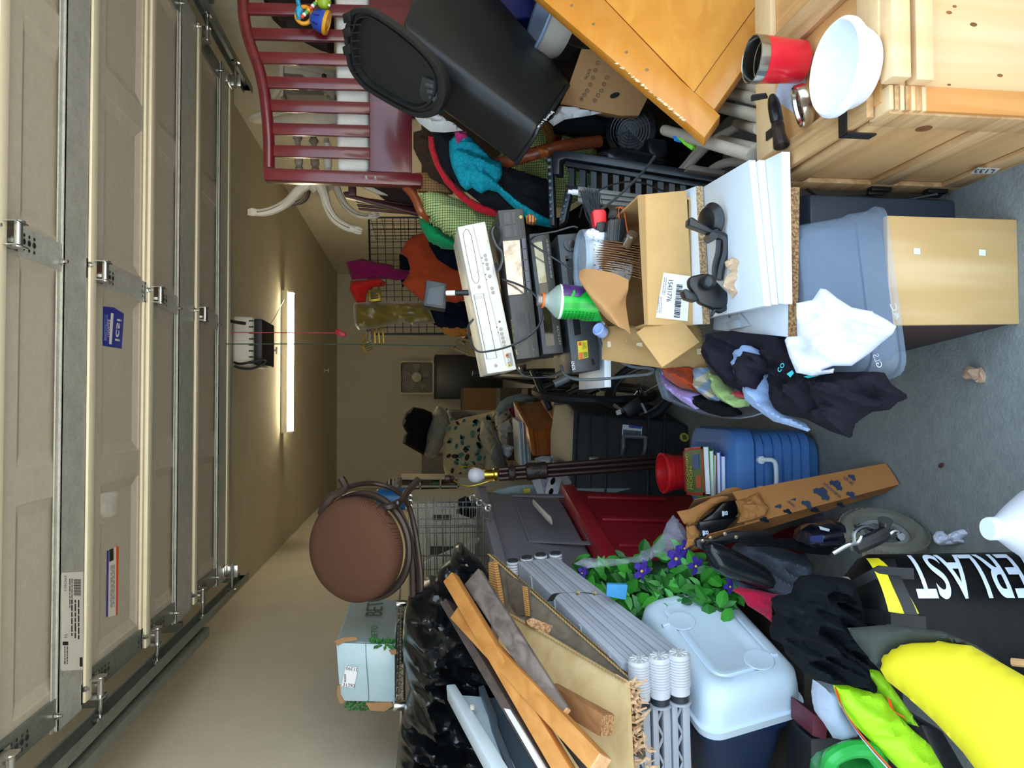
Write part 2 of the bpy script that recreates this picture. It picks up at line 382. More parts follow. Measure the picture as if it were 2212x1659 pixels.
for i in range(18):
    y = 1252+i*2.0; bar.prism([on(a, b, spl, .0018) for a, b in ((158, y), (173, y), (173, y+(.7 if i % 3 else 1.3)), (158, y+(.7 if i % 3 else 1.3)))], (0, 0, -.0003))
obj('barcode', bar, ink, lab, smooth=0)
lines(((147, 1250), (156, 1250)), ((147, 1320), (156, 1320)), 2, spl, lab, ink, seed=2)
lines(((150, 1296), (172, 1296)), ((150, 1390), (172, 1390)), 3, spl, lab, ink, seed=3)
lines(((136, 1396), (146, 1396)), ((136, 1440), (146, 1440)), 2, spl, lab, ink, seed=4)
obj('print_block', quadp([(134, 1386), (146, 1386), (146, 1394), (134, 1394)], spl, .0014).add(*[(lambda b: (b.v, b.f))(quadp([(171, 1420), (177, 1420), (177, 1440), (171, 1440)], spl, .0014))][0]), ink, lab, smooth=0)
lab = decal('danger_sticker', [(211, 661), (245, 664), (267, 678), (262, 753), (206, 744)], dpl, blue_p, door, label='blue danger sticker with white lettering and torn corner')
text('DANGER', [(231, 728), (231, 689), (237, 689), (237, 728)], dpl, white_p, lab)
text('icsi', [(247, 736), (252, 688), (262, 690), (258, 738)], dpl, white_p, lab, bold=.01)
for q in ([(212, 666), (221, 667), (215, 737), (208, 735)], [(239, 676), (244, 677), (240, 744), (235, 743)]): decal('white_bar', q, dpl, white_p, lab, off=.0014)
lines(((222, 735), (230, 736)), ((224, 672), (233, 674)), 3, dpl, lab, M('#8f9ad0', .5), seed=6)
lab = decal('warning_sticker', [(232, 1187), (254, 1181), (252, 1328), (230, 1334)], dpl, white_p, door, label='white warning sticker with orange and blue edges')
for q, mt in (([(250, 1181), (255, 1180), (253, 1328), (249, 1329)], orange_p), ([(230, 1190), (234, 1188), (232, 1332), (228, 1333)], blue_p), ([(235, 1187), (244, 1184), (244, 1210), (235, 1214)], ink)): decal('colour_band', q, dpl, mt, lab, off=.0014)
lines(((237, 1222), (247, 1219)), ((236, 1325), (246, 1322)), 5, dpl, lab, M('#8a8a90', .6), seed=7, w=.5)
tl = inflate([(202, 1078), (216, 1066), (240, 1062), (257, 1061), (252, 1112), (238, 1117), (218, 1119), (221, 1130), (205, 1132), (202, 1100)], (V((0, 0, ZD+.012)), V((0, 0, -1))), .006, .001, step=5, fold=.004, fs=30)
obj('torn_label', tl, M('#d8d2c6', .6, var=.1), door)
# tracks
for nm, x, sx, lbl in (('door_track', DX0-.075, 1, 'galvanised roller track along the left wall side of the open garage door'), ('door_track', DX1+.075, -1, 'galvanised roller track along the right wall side of the open garage door')):
    y1 = 4.34 if sx < 0 else 4.32; z = ZD-.045; t = thing(nm, lbl, 'door track', 'roller tracks of the garage door')
    r = .024; cs = [(-.03, r), (-.012, r+.002), (.012, r-.002), (.020, 0), (.012, -r), (-.014, -r-.002), (-.03, -r)]
    mb = MB()
    rings = []
    prof = [(a, b) for a, b in cs]+[(a+.004 if i in (0, len(cs)-1) else a+.003, b*(.86)) for i, (a, b) in reversed(list(enumerate(cs)))]
    for y in (YF+.45, y1): rings.append([(x-sx*a, y, z+b) for a, b in prof])
    obj('channel', mb.ring(rings), galv_shade, t, smooth=0)
    xo = x-sx*.036
    obj('hanger_angle', MB().box(xo-.003, xo+.003, YF+.4, 3.50, z-.03, z+.035).box(min(xo, xo-sx*.035), max(xo, xo-sx*.035), YF+.4, 3.50, z-.033, z-.03), galv_shade, t, smooth=0)
    for yy in (2.6, 3.4, 4.27):
        obj('hanger_strap', MB().box(x-.02, x+.02, yy-.015, yy+.015, ZD+.01, ZC-.001) if yy < 4.0 else MB().box(x-.012, x+.012, yy-.012, yy+.012, z+.02, ZC-.001), galv_shade, t, smooth=0)

# opener, pull cord, ceiling lamp and hooks
T = thing('garage_door_opener', 'white and black garage door opener motor hung from the ceiling', 'door opener')
a, b = P(508, 792, 4.25), P(552, 683, 4.25); ym = 4.62
obj('housing', MB().box(a.x, b.x, 4.25, ym, b.z+.01, a.z+.02), PLA('#cfcabd', .5), T, bevel=.02, seg=3)
bl = obj('black_cover', MB().box(a.x+.012, b.x-.012, 4.262, ym-.01, b.z-.035, b.z+.012), PLA('#17181a', .5), T, bevel=.008)
for i in range(8):
    p = P(546, 690+i*13, 4.249); obj('vent_slot', MB().box(p.x-.012, p.x-.004, 4.243, 4.25, p.z-.004, p.z+.02), PLA('#222222', .6), T, smooth=0)
obj('mounting_bracket', MB().box(a.x+.03, a.x+.06, 4.4, 4.43, a.z, ZC-.001), galv_shade, T, smooth=0)
obj('mounting_bracket', MB().box(b.x-.06, b.x-.03, 4.4, 4.43, a.z, ZC-.001), galv_shade, T, smooth=0)
obj('drive_rail', MB().box((a.x+b.x)/2-.02, (a.x+b.x)/2+.02, YF, 4.3, a.z+.005, a.z+.03) if a.z > ZD+.02 else MB().box((a.x+b.x)/2-.02, (a.x+b.x)/2+.02, YF+.005, 4.3, ZD+.055, ZD+.085), galv_shade, T, smooth=0)
obj('power_cord', MB().tube(spline([P(506, 790, 4.2), P(520, 795, 4.2), P(545, 796, 4.2), P(570, 785, 4.2), P(572, 778, 4.2), P(548, 781, 4.2), P(520, 786, 4.2), P(506, 783, 4.22)]), .007), PLA('#1b1c1c'), T)
obj('release_arm', MB().tube(spline([P(470, 685, 4.0), P(500, 694, 4.1), P(530, 699, 4.15)]), .009, 6), PLA('#1b1c1c'), T)
T = thing('emergency_release_cord', 'thin red pull cord with red handle hanging from the garage door opener', 'cord')
obj('cord', MB().tube([P(500, 718, 4.1), P(727, 719, 4.1)], .0028, 6), PLA('#c0464a'), T)
obj('handle', slab([(723, 714), (729, 710), (746, 718), (746, 727), (738, 728), (724, 722)], 4.09, (0, .02, 0)), PLA('#c5202a'), T, bevel=.004)
T = thing('green_string', 'dark green string hanging from the garage door down past the lamp', 'string')
obj('string', MB().tube(px3([(480, 743, 4.0), (700, 743, 3.9), (960, 747, 3.7), (985, 748, 3.66)]), .003, 6), PLA('#3f5b49'), T)
T = thing('ceiling_lamp', 'glowing fluorescent tube lamp mounted across the dark ceiling', 'lamp')
Ly = 6.86; lx0, lx1 = -.25, 1.03
obj('lamp_base', MB().box(lx0, lx1, Ly-.06, Ly+.06, ZC-.055, ZC), PLA('#e8e2d2', .5), T, bevel=.004)
for s_ in (-1, 1):
    obj('tube', MB().lathe([(0, .02), (.019, .02), (.019, lx1-lx0-.02), (0, lx1-lx0-.02)], (lx0, Ly+s_*.032, ZC-.078), (1, 0, 0), 12), M('#fff3cf', .4, emit=26., var=.01, nm='lamp_glow'), T)
for x in (lx0, lx1-.02): obj('socket', MB().box(x, x+.02, Ly-.05, Ly+.05, ZC-.105, ZC-.05), PLA('#d8d3c4'), T, bevel=.004)
obj('lamp_cord', MB().tube(spline([(.95, 6.8, ZC-.03), (.6, 5.9, ZC-.05), (.55, 5.0, ZC-.03), (.5, 4.62, ZC-.08)]), .004, 6), PLA('#55503f'), T)
for x, y, Y in ((581, 757, 5.9), (700, 800, 9.5)):
    q = PZ(x, y, ZC); T = thing('ceiling_hook', 'small white T-shaped hook in the ceiling beside the lamp' if Y < 9 else 'tiny hook in the ceiling near the back wall', 'hook')
    obj('plate', MB().lathe([(0, 0), (.035, 0), (.03, .008), (0, .01)], q, (0, 0, -1), 12), PLA('#d6cfbd'), T)
    obj('hook', MB().tube([q, q-V((0, 0, .06))], .008, 6).tube([q+V((-.03, 0, -.06)), q+V((.03, 0, -.06))], .006, 6), PLA('#d6cfbd'), T)

# ================================================================== the column: laminate box, clear bin, boards, cardboard box, players
lam = M('#dcb887', .45, kind='grain', col2='#cba26b', axis=2, sc=7, spec=.4)
T = thing('drawer_box', 'pale wood laminate box with dark brown side standing on the concrete below the clear bin', 'box')
obj('front_panel', MB().hexa([(.163, 1.385, .0), (.381, 1.385, 0), (.381, 1.385, .292), (.157, 1.385, .292), (.163, 1.40, 0), (.381, 1.40, 0), (.381, 1.40, .292), (.157, 1.40, .292)]), lam, T, bevel=.002)
obj('body', MB().hexa([(.165, 1.401, .001), (.379, 1.401, .001), (.379, 1.401, .29), (.16, 1.401, .29), (.128, 1.80, .001), (.379, 1.80, .001), (.379, 1.80, .29), (.125, 1.80, .29)]), M('#4b3534', .55, var=.08), T, bevel=.002)
for x, y in ((1980, 543), (2121, 546)): decal('price_sticker', [(x-7, y-7), (x+7, y-6), (x+7, y+7), (x-7, y+6)], FY(1.385), PLA('#dfe0ee'), T)
for x, y in ((2190, 499), (2208, 675)): obj('screw_cap', MB().lathe([(0, 0), (.003, 0), (.003, .001), (0, .001)], on(x, y, FY(1.385)), (0, -1, 0), 10), PLA('#9c968c'), T)

T = thing('clear_storage_bin', 'translucent blue plastic storage bin packed with dark clothes under the white boards', 'storage bin')
zb, zt = .293, .452
q0, q1 = PZ(1914, 438, zb), PZ(1962, 802, zb); dx = (q0-q1).normalized(); dn = V((-dx.y, dx.x, 0)); 
def rrect(c, ux, uy, w_, h_, r, n=4):
    o = []
    for sx, sy, a0 in ((1, 1, 0), (-1, 1, 90), (-1, -1, 180), (1, -1, 270)):
        for k in range(n+1):
            a = math.radians(a0+90*k/n); o.append(c+ux*(sx*(w_-r)+math.cos(a)*r)+uy*(sy*(h_-r)+math.sin(a)*r))
    return o
bw, bd = (q0-q1).length/2, .22; bc = (q0+q1)/2+dn*bd
clear = M('#a9bcd6', .22, alpha=.30, sc=5, var=.05, spec=.6, nm='clear_blue_plastic')
Zv = V((0, 0, 1))
def brr(h, e, ef): return rrect(bc+Zv*h+dn*(-ef/2), dx, dn, bw+e, bd+e+ef/2, .035)
def bfr(h, e, f): return rrect(bc+Zv*h+dn*(f/2), dx, dn, bw+e, bd-f/2, .035)
rg = [bfr(0, .004, 0), bfr(.010, .004, 0), bfr(.012, -.002, .004), bfr(.058, -.006, .018), bfr(.060, -.010, .022), bfr(.145, -.014, .062), bfr(.156, -.024, .075)]
obj('tub', MB().ring(rg, False).quad(*rg[-1]), clear, T)
hp = MB().ring([bfr(.004, -.03, .02), bfr(.02, -.02, .018), bfr(.06, -.022, .03), bfr(.12, -.03, .065), bfr(.14, -.05, .09)])
fo = one('folded_clothes', 'folded dark navy clothes packed inside the clear blue bin', 'clothes', hp, FAB('#3d4c63', '#2a3648', sc=5), smooth=60)
bpl = PL(q0+dn*.004, q1+dn*.004, q1+dn*.068+Zv*.15)
pr = M('#dfe3ea', .6)
text('&C', [(1935, 692), (1920, 658), (1934, 656), (1943, 688)], bpl, pr, T, off=.004)
text('GLS', [(1895, 797), (1884, 768), (1896, 764), (1906, 792)], bpl, pr, T, off=.004)

mel = M('#dfe6ee', .35, sc=3, var=.02, spec=.5); chipm = M('#b08a5e', .9, kind='chip', col2='#6d4a2c', sc=180); chipl = M('#c9ab82', .9, kind='chip', col2='#8a6a48', sc=180); wedge_ = M('#f4f4f2', .5, var=.02)
def board(lbl, top, zt_, th, edge, nm='melamine_board'):
    t = thing(nm, lbl, 'board', 'white shelf boards stacked on the clear bin')
    p = [PZ(x, y, zt_) for x, y in top]; d = V((0, 0, -th))           # p0 front right, p1 front left, p2 back left, p3 back right
    obj('panel', MB().hexa(p+[q+d for q in p]), mel, t, bevel=.001)
    f = (p[0]-p[3]).normalized()*.0015; n = p[1]-p[0]
    obj('edge_band', MB().hexa([p[0]+f, p[1]+f, p[1]+f+d, p[0]+f+d, p[0], p[1], p[1]+d, p[0]+d]), edge, t, smooth=0)
    return t, p
tD, pD = board('lowest white shelf board with raw brown chipboard front edge lying on the clear bin', [(1706, 404), (1702, 728), (1540, 712), (1560, 440)], .472, .021, chipm)
tC, pC = board('white board with thick bright edge lying just above the raw chipboard board', [(1688, 328), (1693, 657), (1540, 640), (1560, 390)], .491, .018, wedge_)
tB2, _ = board('white board with thin edge lying directly beneath the broad white board', [(1638, 346), (1666, 658), (1530, 660), (1520, 420)], .507, .014, wedge_)
tB1, pB1 = board('broad white board carrying the black phone mount and a crumpled brown paper', [(1617, 346), (1650, 661), (1516, 690), (1505, 412)], .524, .015, wedge_)
tA, pA = board('white board with speckled chipboard edge right under the cardboard box', [(1503, 402), (1518, 700), (1440, 705), (1430, 430)], .545, .018, chipl)
# steel bracket on the lowest board
bp_ = (V((0, 0, .4735)), V((0, 0, 1)))
T = thing('angle_bracket', 'small clear plastic shelf bracket with two screws lying on the lowest white board', 'bracket')
obj('base_plate', MB().prism([on(x, y, bp_) for x, y in ((1564, 686), (1600, 676), (1622, 703), (1608, 706), (1596, 690), (1566, 699))], (0, 0, .003)), PLA('#d5dbe2', .3), T, smooth=0)
obj('upright_plate', MB().prism([on(x, y, bp_) for x, y in ((1578, 698), (1602, 690), (1606, 708), (1584, 713))], (0, 0, .012)), PLA('#c9d3de', .3), T, bevel=.001)
for x, y in ((1581, 684), (1598, 677)): obj('screw', MB().lathe([(0, 0), (.004, 0), (.004, .004), (0, .006)], on(x, y, bp_, .003), (0, 0, 1), 8), steel, T)

# open cardboard box on the boards
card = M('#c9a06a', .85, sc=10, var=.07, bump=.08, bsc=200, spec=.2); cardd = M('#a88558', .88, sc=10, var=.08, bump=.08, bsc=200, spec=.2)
T = thing('cardboard_box', 'open brown cardboard box with white barcode label in front of the players', 'box')
YB1 = 1.80; bz0 = .546
fr = [on(x, y, FY(YB1)) for x, y in ((1379, 421), (1483, 411), (1499, 703), (1398, 702))]
zt0 = fr[0].z; x1, x0 = fr[0].x, fr[3].x; YB2 = 2.11
obj('front_wall', MB().hexa([fr[0], fr[1], fr[2], fr[3]]+[p+V((0, .006, 0)) for p in fr]), card, T, bevel=.001)
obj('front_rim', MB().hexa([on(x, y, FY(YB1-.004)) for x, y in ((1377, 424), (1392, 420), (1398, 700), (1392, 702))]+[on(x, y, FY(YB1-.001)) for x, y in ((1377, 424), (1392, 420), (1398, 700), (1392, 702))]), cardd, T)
obj('right_wall', MB().box(x1-.006, x1, YB1+.006, YB2, bz0, zt0), card, T)
obj('left_wall', MB().box(x0, x0+.006, YB1+.006, YB2, bz0, zt0-.02), card, T)
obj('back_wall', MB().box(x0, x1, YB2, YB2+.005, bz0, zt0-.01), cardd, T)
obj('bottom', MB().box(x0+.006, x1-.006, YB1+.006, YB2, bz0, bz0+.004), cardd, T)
fp = PL(on(1375, 719, FY(1.80)), on(1511, 740, FY(1.74)), on(1430, 794, FY(1.70)))
obj('square_flap', MB().prism([on(x, y, fp, .002) for x, y in ((1375, 719), (1452, 665), (1511, 740), (1430, 794))], -fp[1]*.004), card, T, bevel=.001)
sp = PL(on(1310, 705, FY(1.95)), on(1508, 690, FY(1.84)), on(1530, 800, FY(1.80)))
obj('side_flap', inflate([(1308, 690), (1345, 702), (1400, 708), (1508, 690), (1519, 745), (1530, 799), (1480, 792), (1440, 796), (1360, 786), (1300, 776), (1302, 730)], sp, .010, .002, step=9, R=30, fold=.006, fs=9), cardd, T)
ed = MB()
for i in range(16):
    t = i/15; a = on(1509+20*t, 690+108*t, sp, .004); ed.lathe([(0, 0), (.0025, 0), (.0025, .006), (0, .006)], a, sp[1], 6)
eo = obj('corrugation', ed, M('#7c5f3d', .9), T, smooth=0); eo['kind'] = 'stuff'
tape = M('#bfa070', .25, sc=8, var=.05)
for x, y in ((1320, 747), (1350, 746), (1383, 750), (1512, 763)): decal('tape_mark', [(x-6, y-6), (x+6, y-7), (x+7, y+6), (x-5, y+6)], sp, M('#c7b494', .3), T, off=.013)
fpl = FY(YB1-.0005)
lab = decal('barcode_label', [(1433, 589), (1490, 597), (1485, 694), (1416, 686)], fpl, PLA('#ecebea', .5), T, off=.0012, label='white shipping label with barcode')
text('15431776', [(1443, 605), (1439, 651), (1449, 652), (1453, 606)], fpl, ink, lab, off=.0026)
bar = MB()
rnd = random.Random(3); y = 614
while y < 684:
    w_ = rnd.choice((.8, 1.2, 2.2)); o_ = (y-614)*.09
    bar.prism([on(a, b, fpl, .0024) for a, b in ((1461-o_, y), (1474-o_, y+1.5), (1474-o_, y+1.5+w_), (1461-o_, y+w_))], (0, -.0003, 0)); y += w_+rnd.choice((.8, 1.3, 1.8))
obj('barcode', bar, ink, lab, smooth=0)
lines(((1433, 600), (1441, 600)), ((1428, 640), (1436, 642)), 2, fpl, lab, M('#77777a', .6), seed=9, off=.0024)
lines(((1421, 640), (1431, 642)), ((1418, 680), (1428, 682)), 3, fpl, lab, M('#77777a', .6), seed=10, off=.0024)

# players
YV = 2.13
vb = one('support_board', 'white board with chipboard end sticking out under the black players', 'board', MB().box(.05, .46, YV+.01, YV+.36, .668, .688), mel, bevel=.001)
def unit(name, lbl, face, mat, depth=.27, topface=None):
    t = thing(name, lbl, 'media player')
    b = obj('case', slab(face, YV, (0, depth, 0)), mat, t, bevel=.003)
    return t
VP_ = FY(YV)
def rect(x, y, dx_, dy_, tilt=.0):   # a px rectangle on a tilted face: +x is down, y grows to the left; tilt in px per px
    return [(x+tilt*0, y), (x+dx_, y-tilt*dx_*.0), (x+dx_+tilt*dy_, y+dy_), (x+tilt*dy_, y+dy_)]
silver = PLA('#d3cec2', .35); silv2 = PLA('#bdb8ad', .4); blk = PLA('#26282c', .35); blk2 = PLA('#15161a', .25); dkg = PLA('#33363c', .4); gold = PLA('#b39a5a', .4)
T = unit('disc_player', 'silver video and disc player lying tilted on top of the black players', [(988, 490), (1048, 478), (1116, 798), (1053, 808)], silver, .25)
k = .205
def btn(nm, x, y, r, mt, par, h=.002, n=14):
    c = on(x, y, VP_); r_ = r*YV/FPX
    return obj(nm, MB().lathe([(0, 0), (r_, 0), (r_, h), (r_*.8, h+.0008), (0, h+.0008)], c, (0, -1, 0), n), mt, par)
def outline(nm, px, wpx, mt, par, h=.0012):
    pts = [on(x, y, VP_, .0006) for x, y in px]; return obj(nm, MB().tube(pts, wpx*YV/FPX/2, 5, True), mt, par)
sl = [(1006, 495), (1012, 497), (1018, 510), (1028, 560), (1035, 602), (1032, 611), (1026, 612), (1020, 603), (1008, 550), (1000, 505)]
outline('disc_slot', sl, 1.1, M('#5f5c56', .5), T)
outline('tape_door', [(1023.5, 637), (1044, 634), (1073, 773), (1052, 776)], 1.2, M('#4a4844', .5), T)
decal('door_bar', [(1025, 640), (1044, 637), (1046, 643), (1026, 647)], VP_, silv2, T)
outline('panel_seam', [(1021, 487), (1022, 487), (1094, 790), (1093, 790)], .7, silv2, T)
for x, y, r in ((1048, 552, 3.6), (1050, 561, 3.4), (1052, 571, 3.6), (1054, 580, 3.8), (1058, 597, 3.8), (1063, 623, 3.6), (1065, 632, 3.6), (1035, 620, 3.6), (1082, 711, 3.8), (1084, 721, 3.8), (1086, 730, 3.8), (1088, 739, 3.8), (1090, 748, 3.8), (1071, 790, 3.6)): btn('button', x, y, r, PLA('#98948a', .4), T)
for x, y in ((1041, 557), (1044, 569), (1049, 593), (1051, 604), (1073, 707), (1076, 718), (1079, 695)): btn('indicator', x, y, 1.3 if (x, y) != (1079, 695) else 2.4, M('#55544f', .5), T)
decal('jack_plate', [(1094, 764), (1104, 762), (1109, 789), (1098, 794)], VP_, M('#8b8a86', .4), T)
for x, y, h_ in ((1095.5, 768, '#c0622f'), (1098, 778, '#e9e6df'), (1100, 789, '#d6b92c')):
    j = btn('jack', x, y, 3.6, PLA(h_), T, .004); btn('jack_hole', x, y, 1.6, blk2, j, .0055)
T = unit('compact_disc_player', 'black disc player with wide display coloured like a bright reflection directly below the silver player', [(1075, 454), (1130, 450), (1166, 771), (1116, 777)], PLA('#3c3a37', .45))
decal('display', [(1086, 521), (1122, 519), (1132, 635), (1098, 638)], VP_, M('#b9aca0', .12, .6, col2='#6f6660', sc=30), T)  # light mottled colour stands in for the reflection on the glossy display
for a in ([(1087, 461), (1101, 459.5), (1103, 484), (1090, 486)], [(1088, 489), (1104, 487.5), (1106, 512), (1092, 514)], [(1105, 459), (1111, 458), (1113, 483), (1108, 484)], [(1108, 487), (1114, 486), (1117, 510), (1111, 512)]): decal('button', a, VP_, PLA('#34363d', .35), T)
for i in range(5):
    y = 516+i*23.5; x = 1123+i*2.6; decal('key', [(x, y), (x+11, y-1), (x+13, y+21), (x+3, y+22)], VP_, PLA('#3d4452', .3), T)
decal('disc_tray', [(1112, 661), (1131, 658), (1143, 766), (1125, 769)], VP_, PLA('#23252a', .3), T)
outline('seam', [(1100, 638), (1136, 634), (1136, 635), (1100, 639)], .8, blk2, T)
decal('base_strip', [(1117, 452), (1119, 452), (1153, 772), (1151, 772)], VP_, blk2, T)
btn('headphone_jack', 1125, 469, 4, gold, T, .002); btn('power_button', 1152, 755, 4, PLA('#3f4147', .4), T)
text('JVC', [(1120, 766), (1117.5, 754), (1112, 755), (1115, 767)], VP_, M('#c9a94c', .4), T, off=.002)
text('COMPACT DISC PLAYER', [(1113, 748), (1106, 690), (1103, 690), (1110, 748)], VP_, M('#8d7a45', .5), T, off=.002)
T = unit('video_recorder', 'black video recorder with glossy reflecting window between two other black players', [(1143, 505), (1186, 501), (1218, 762), (1173, 766)], PLA('#2b2b2c', .4))
decal('window', [(1152, 522), (1170, 519), (1181, 610), (1164, 613)], VP_, M('#8d9085', .08, .3, col2='#5f5a35', sc=18), T)
decal('tape_window', [(1164, 614), (1182, 611), (1198, 745), (1180, 748)], VP_, M('#3a3524', .07, .2, col2='#191813', sc=14), T)
for i in range(9):
    t = i/8; decal('key', [(1179+t*9, 517+i*9.5), (1183+t*9, 516.5+i*9.5), (1184.5+t*9, 524.5+i*9.5), (1180+t*9, 525+i*9.5)], VP_, PLA('#4a4b4f', .35), T)
text('HITACHI', [(1212, 743), (1206.5, 704), (1202, 704.5), (1207.5, 744)], VP_, M('#8e8462', .5), T, off=.002)
text('DIGITAL VIDEO RECORDER', [(1175, 690), (1170, 645), (1167, 645.5), (1172, 690.5)], VP_, M('#8e8462', .5), T, off=.002)
T = unit('cassette_recorder', 'lowest black player with yellow sticker standing behind the cardboard box', [(1204, 507), (1256, 502), (1297, 799), (1237, 806)], PLA('#35373b', .4))
decal('sticker', [(1247, 738), (1268, 735), (1271, 772), (1250, 777)], VP_, M('#e6cf23', .5), T)
for q, h_ in (([(1250, 762), (1258, 761), (1260, 775), (1251, 776)], '#e46d3a'), ([(1259, 761), (1269, 760), (1270, 771), (1261, 773)], '#7d8a2e'), ([(1249, 740), (1255, 739), (1256, 746), (1250, 747)], '#d8433f')): decal('sticker_print', q, VP_, M(h_, .5), T, off=.0016)
lines(((1257, 740), (1266, 739)), ((1258, 757), (1268, 755)), 4, VP_, T, ink, seed=12, off=.0018)
text('SONY', [(1243, 799), (1240, 779), (1233, 780), (1236, 800)], VP_, PLA('#e4e6ea'), T, off=.002, bold=.01)
decal('button', [(1251, 780), (1257, 779), (1258, 792), (1252, 793)], VP_, PLA('#4d4f55', .35), T); decal('button', [(1277, 776), (1282, 775), (1285, 788), (1280, 789)], VP_, blk2, T)
decal('tape_door', [(1222, 560), (1236, 558), (1255, 722), (1241, 725)], VP_, blk2, T)
kn = btn('jog_dial', 1232, 528, 15, dkg, T, .006, 20); btn('dial_face', 1232, 528, 10, blk2, kn, .008, 20)
decal('slider', [(1221, 553), (1227, 552), (1228, 564), (1222, 565)], VP_, blk2, T)
cable = PLA('#23262a', .35); cableg = PLA('#5d6468', .4)
def cord(lbl, pts, r, mt, nm='cable', n=7):
    return one(nm, lbl, 'cable', MB().tube(spline(px3(pts), n), r, 6), mt)
cord('black cable looped from the silver player round to the green bottle', [(1022, 690, 2.14), (1012, 705, 2.08), (1014, 730, 2.08), (1030, 758, 2.08), (1060, 758, 2.08), (1100, 748, 2.08), (1140, 728, 2.08), (1163, 705, 2.08), (1171, 680, 2.08), (1166, 655, 2.08), (1150, 632, 2.08), (1120, 615, 2.10), (1085, 603, 2.12)], .0032, cable)
cord('black cord running from the recorder to the clear tub lid', [(1235, 582, 2.08), (1200, 560, 2.08), (1160, 535, 2.08), (1145, 522, 2.1), (1160, 508, 2.08), (1200, 500, 2.08), (1235, 490, 2.08), (1248, 492, 2.08)], .003, cable)
cord('black coiled audio lead squeezed between the silver player and the black disc player', [(1078, 530, 2.1), (1083, 512, 2.09), (1079, 492, 2.09), (1068, 490, 2.1), (1063, 505, 2.1), (1072, 530, 2.1), (1084, 545, 2.1), (1085, 565, 2.1), (1076, 585, 2.1), (1070, 570, 2.12)], .005, cable)
cord('grey cable hanging below the lowest player beside the bicycles', [(1212, 790, 2.2), (1222, 810, 2.15), (1250, 820, 2.1), (1310, 818, 2.05), (1360, 812, 2.0), (1400, 808, 1.95), (1412, 800, 1.95), (1400, 795, 1.95), (1360, 790, 1.95), (1320, 765, 2.0), (1300, 745, 2.05), (1292, 720, 2.1)], .0042, cableg)
cord('thin black cable sagging under the silver player', [(1115, 795, 2.2), (1135, 812, 2.2), (1165, 815, 2.2), (1190, 812, 2.2), (1215, 800, 2.2)], .003, cable)

# bottle, tub, paper and small things in the box
def up(x, y, Y): return P(x, y, Y)
T = thing('juice_bottle', 'green labelled plastic drink bottle with orange ring standing in the cardboard box', 'bottle')
Yb = 1.93; s_ = Yb/FPX; a = P(1161, 648, Yb); b = P(1345, 648, Yb); ax = (P(1345, 660, Yb)-P(1161, 646, Yb)).normalized(); a = P(1161, 648, Yb)
def lz(prof): return [(r*s_, h*s_) for r, h in prof]
obj('cap', MB().lathe(lz([(0, 0), (13, 0), (14, 2), (14, 9), (0, 9)]), a, ax, 20), M('#8a7f7a', .3, .6), T)
obj('cap_ring', MB().lathe(lz([(13, 9.5), (17, 9.5), (17, 14), (13, 14)]), a, ax, 20), PLA('#ee6a1e'), T)
obj('neck', MB().lathe(lz([(13, 14), (13.5, 17), (16, 22), (27, 33), (36, 42), (37, 46)]), a, ax, 24), M('#c9d6d2', .08, alpha=.45, spec=.8, var=.02), T)
lbp = obj('label', MB().lathe(lz([(37, 46), (38, 48), (38, 75), (36, 85), (36, 95), (38, 104), (38, 130), (35, 180), (0, 182)]), a, ax, 28), M('#19b43c', .3, kind='stripe', col2='#11a032', sc=12, var=.1), T)
pm = MB(); e1 = ax.cross(V((0, -1, 0))).normalized(); f1 = ax.cross(e1).normalized()
if f1.y > 0: f1 = -f1
if e1.x < 0: e1 = -e1
def cyl(px_h, ang, r): 
    an = math.radians(ang); return a+ax*px_h*s_+(f1*math.cos(an)+e1*math.sin(an))*r*s_
for (h0, h1, a0, a1, mt) in ((50, 128, 12, 80, '#4a2a68'), (46, 52, -85, 85, '#e8efe8')):
    g = MB().grid(lambda u, v_: cyl(h0+(h1-h0)*v_*(1 if h1 < 60 else (.45+.55*u)), a0+(a1-a0)*u, 38.6 if (h0+(h1-h0)*v_) < 80 or (h0+(h1-h0)*v_) > 100 else 37.6), 10, 8); obj('label_patch', g, M(h_ := mt, .35, var=.05), lbp)
tx = MB()
rnd = random.Random(5)
for i in range(9):
    for j in range(5):
        h0 = 56+i*8; g0 = -78+j*9; tx.quad(*[cyl(hh, gg, 38.9 if hh < 80 or hh > 100 else 37.9) for hh, gg in ((h0, g0), (h0+4.5*rnd.random()+1, g0), (h0+4.5, g0+5), (h0, g0+5))])
o_ = obj('label_print', tx, M('#0b6a24', .5), lbp, smooth=0); o_['kind'] = 'stuff'
T = thing('plastic_tub', 'white speckled plastic tub with a clear round lid behind the brown paper sheets', 'tub')
c0 = P(1262, 565, 2.045)
obj('body', MB().lathe([(0, -.125), (.062, -.125), (.068, -.12), (.078, -.01), (.078, 0), (0, 0)], c0, (0, 0, 1), 28), M('#e8eaee', .5, kind='spots', col2='#e8eaee', sc=60) if False else M('#6d7fb0', .5, kind='spots', col2='#e9ebef', sc=95), T)
obj('lid', MB().lathe([(0, .004), (.070, .004), (.076, .012), (.088, .014), (.090, .008), (.090, -.006), (.084, -.006), (.080, -.002), (0, -.002)], c0, (0, 0, 1), 36), M('#b6c6d8', .15, alpha=.55, spec=.7), T)
T = thing('spray_bottle', 'white paint-splashed spray head with red trigger cap standing behind the box', 'spray bottle')
obj('neck', MB().tube(spline(px3([(1330, 515, 1.98), (1310, 512, 1.98), (1290, 508, 1.98), (1276, 505, 1.98), (1274, 512, 1.97)])), [.020, .020, .020, .02, .02, .02, .02, .019, .018, .018, .018, .018, .018, .017, .016, .015, .015, .015, .014, .014, .014, .012, .011, .010, .010][:25], 10), M('#5b6ea8', .5, kind='spots', col2='#e6e8ec', sc=120), T)
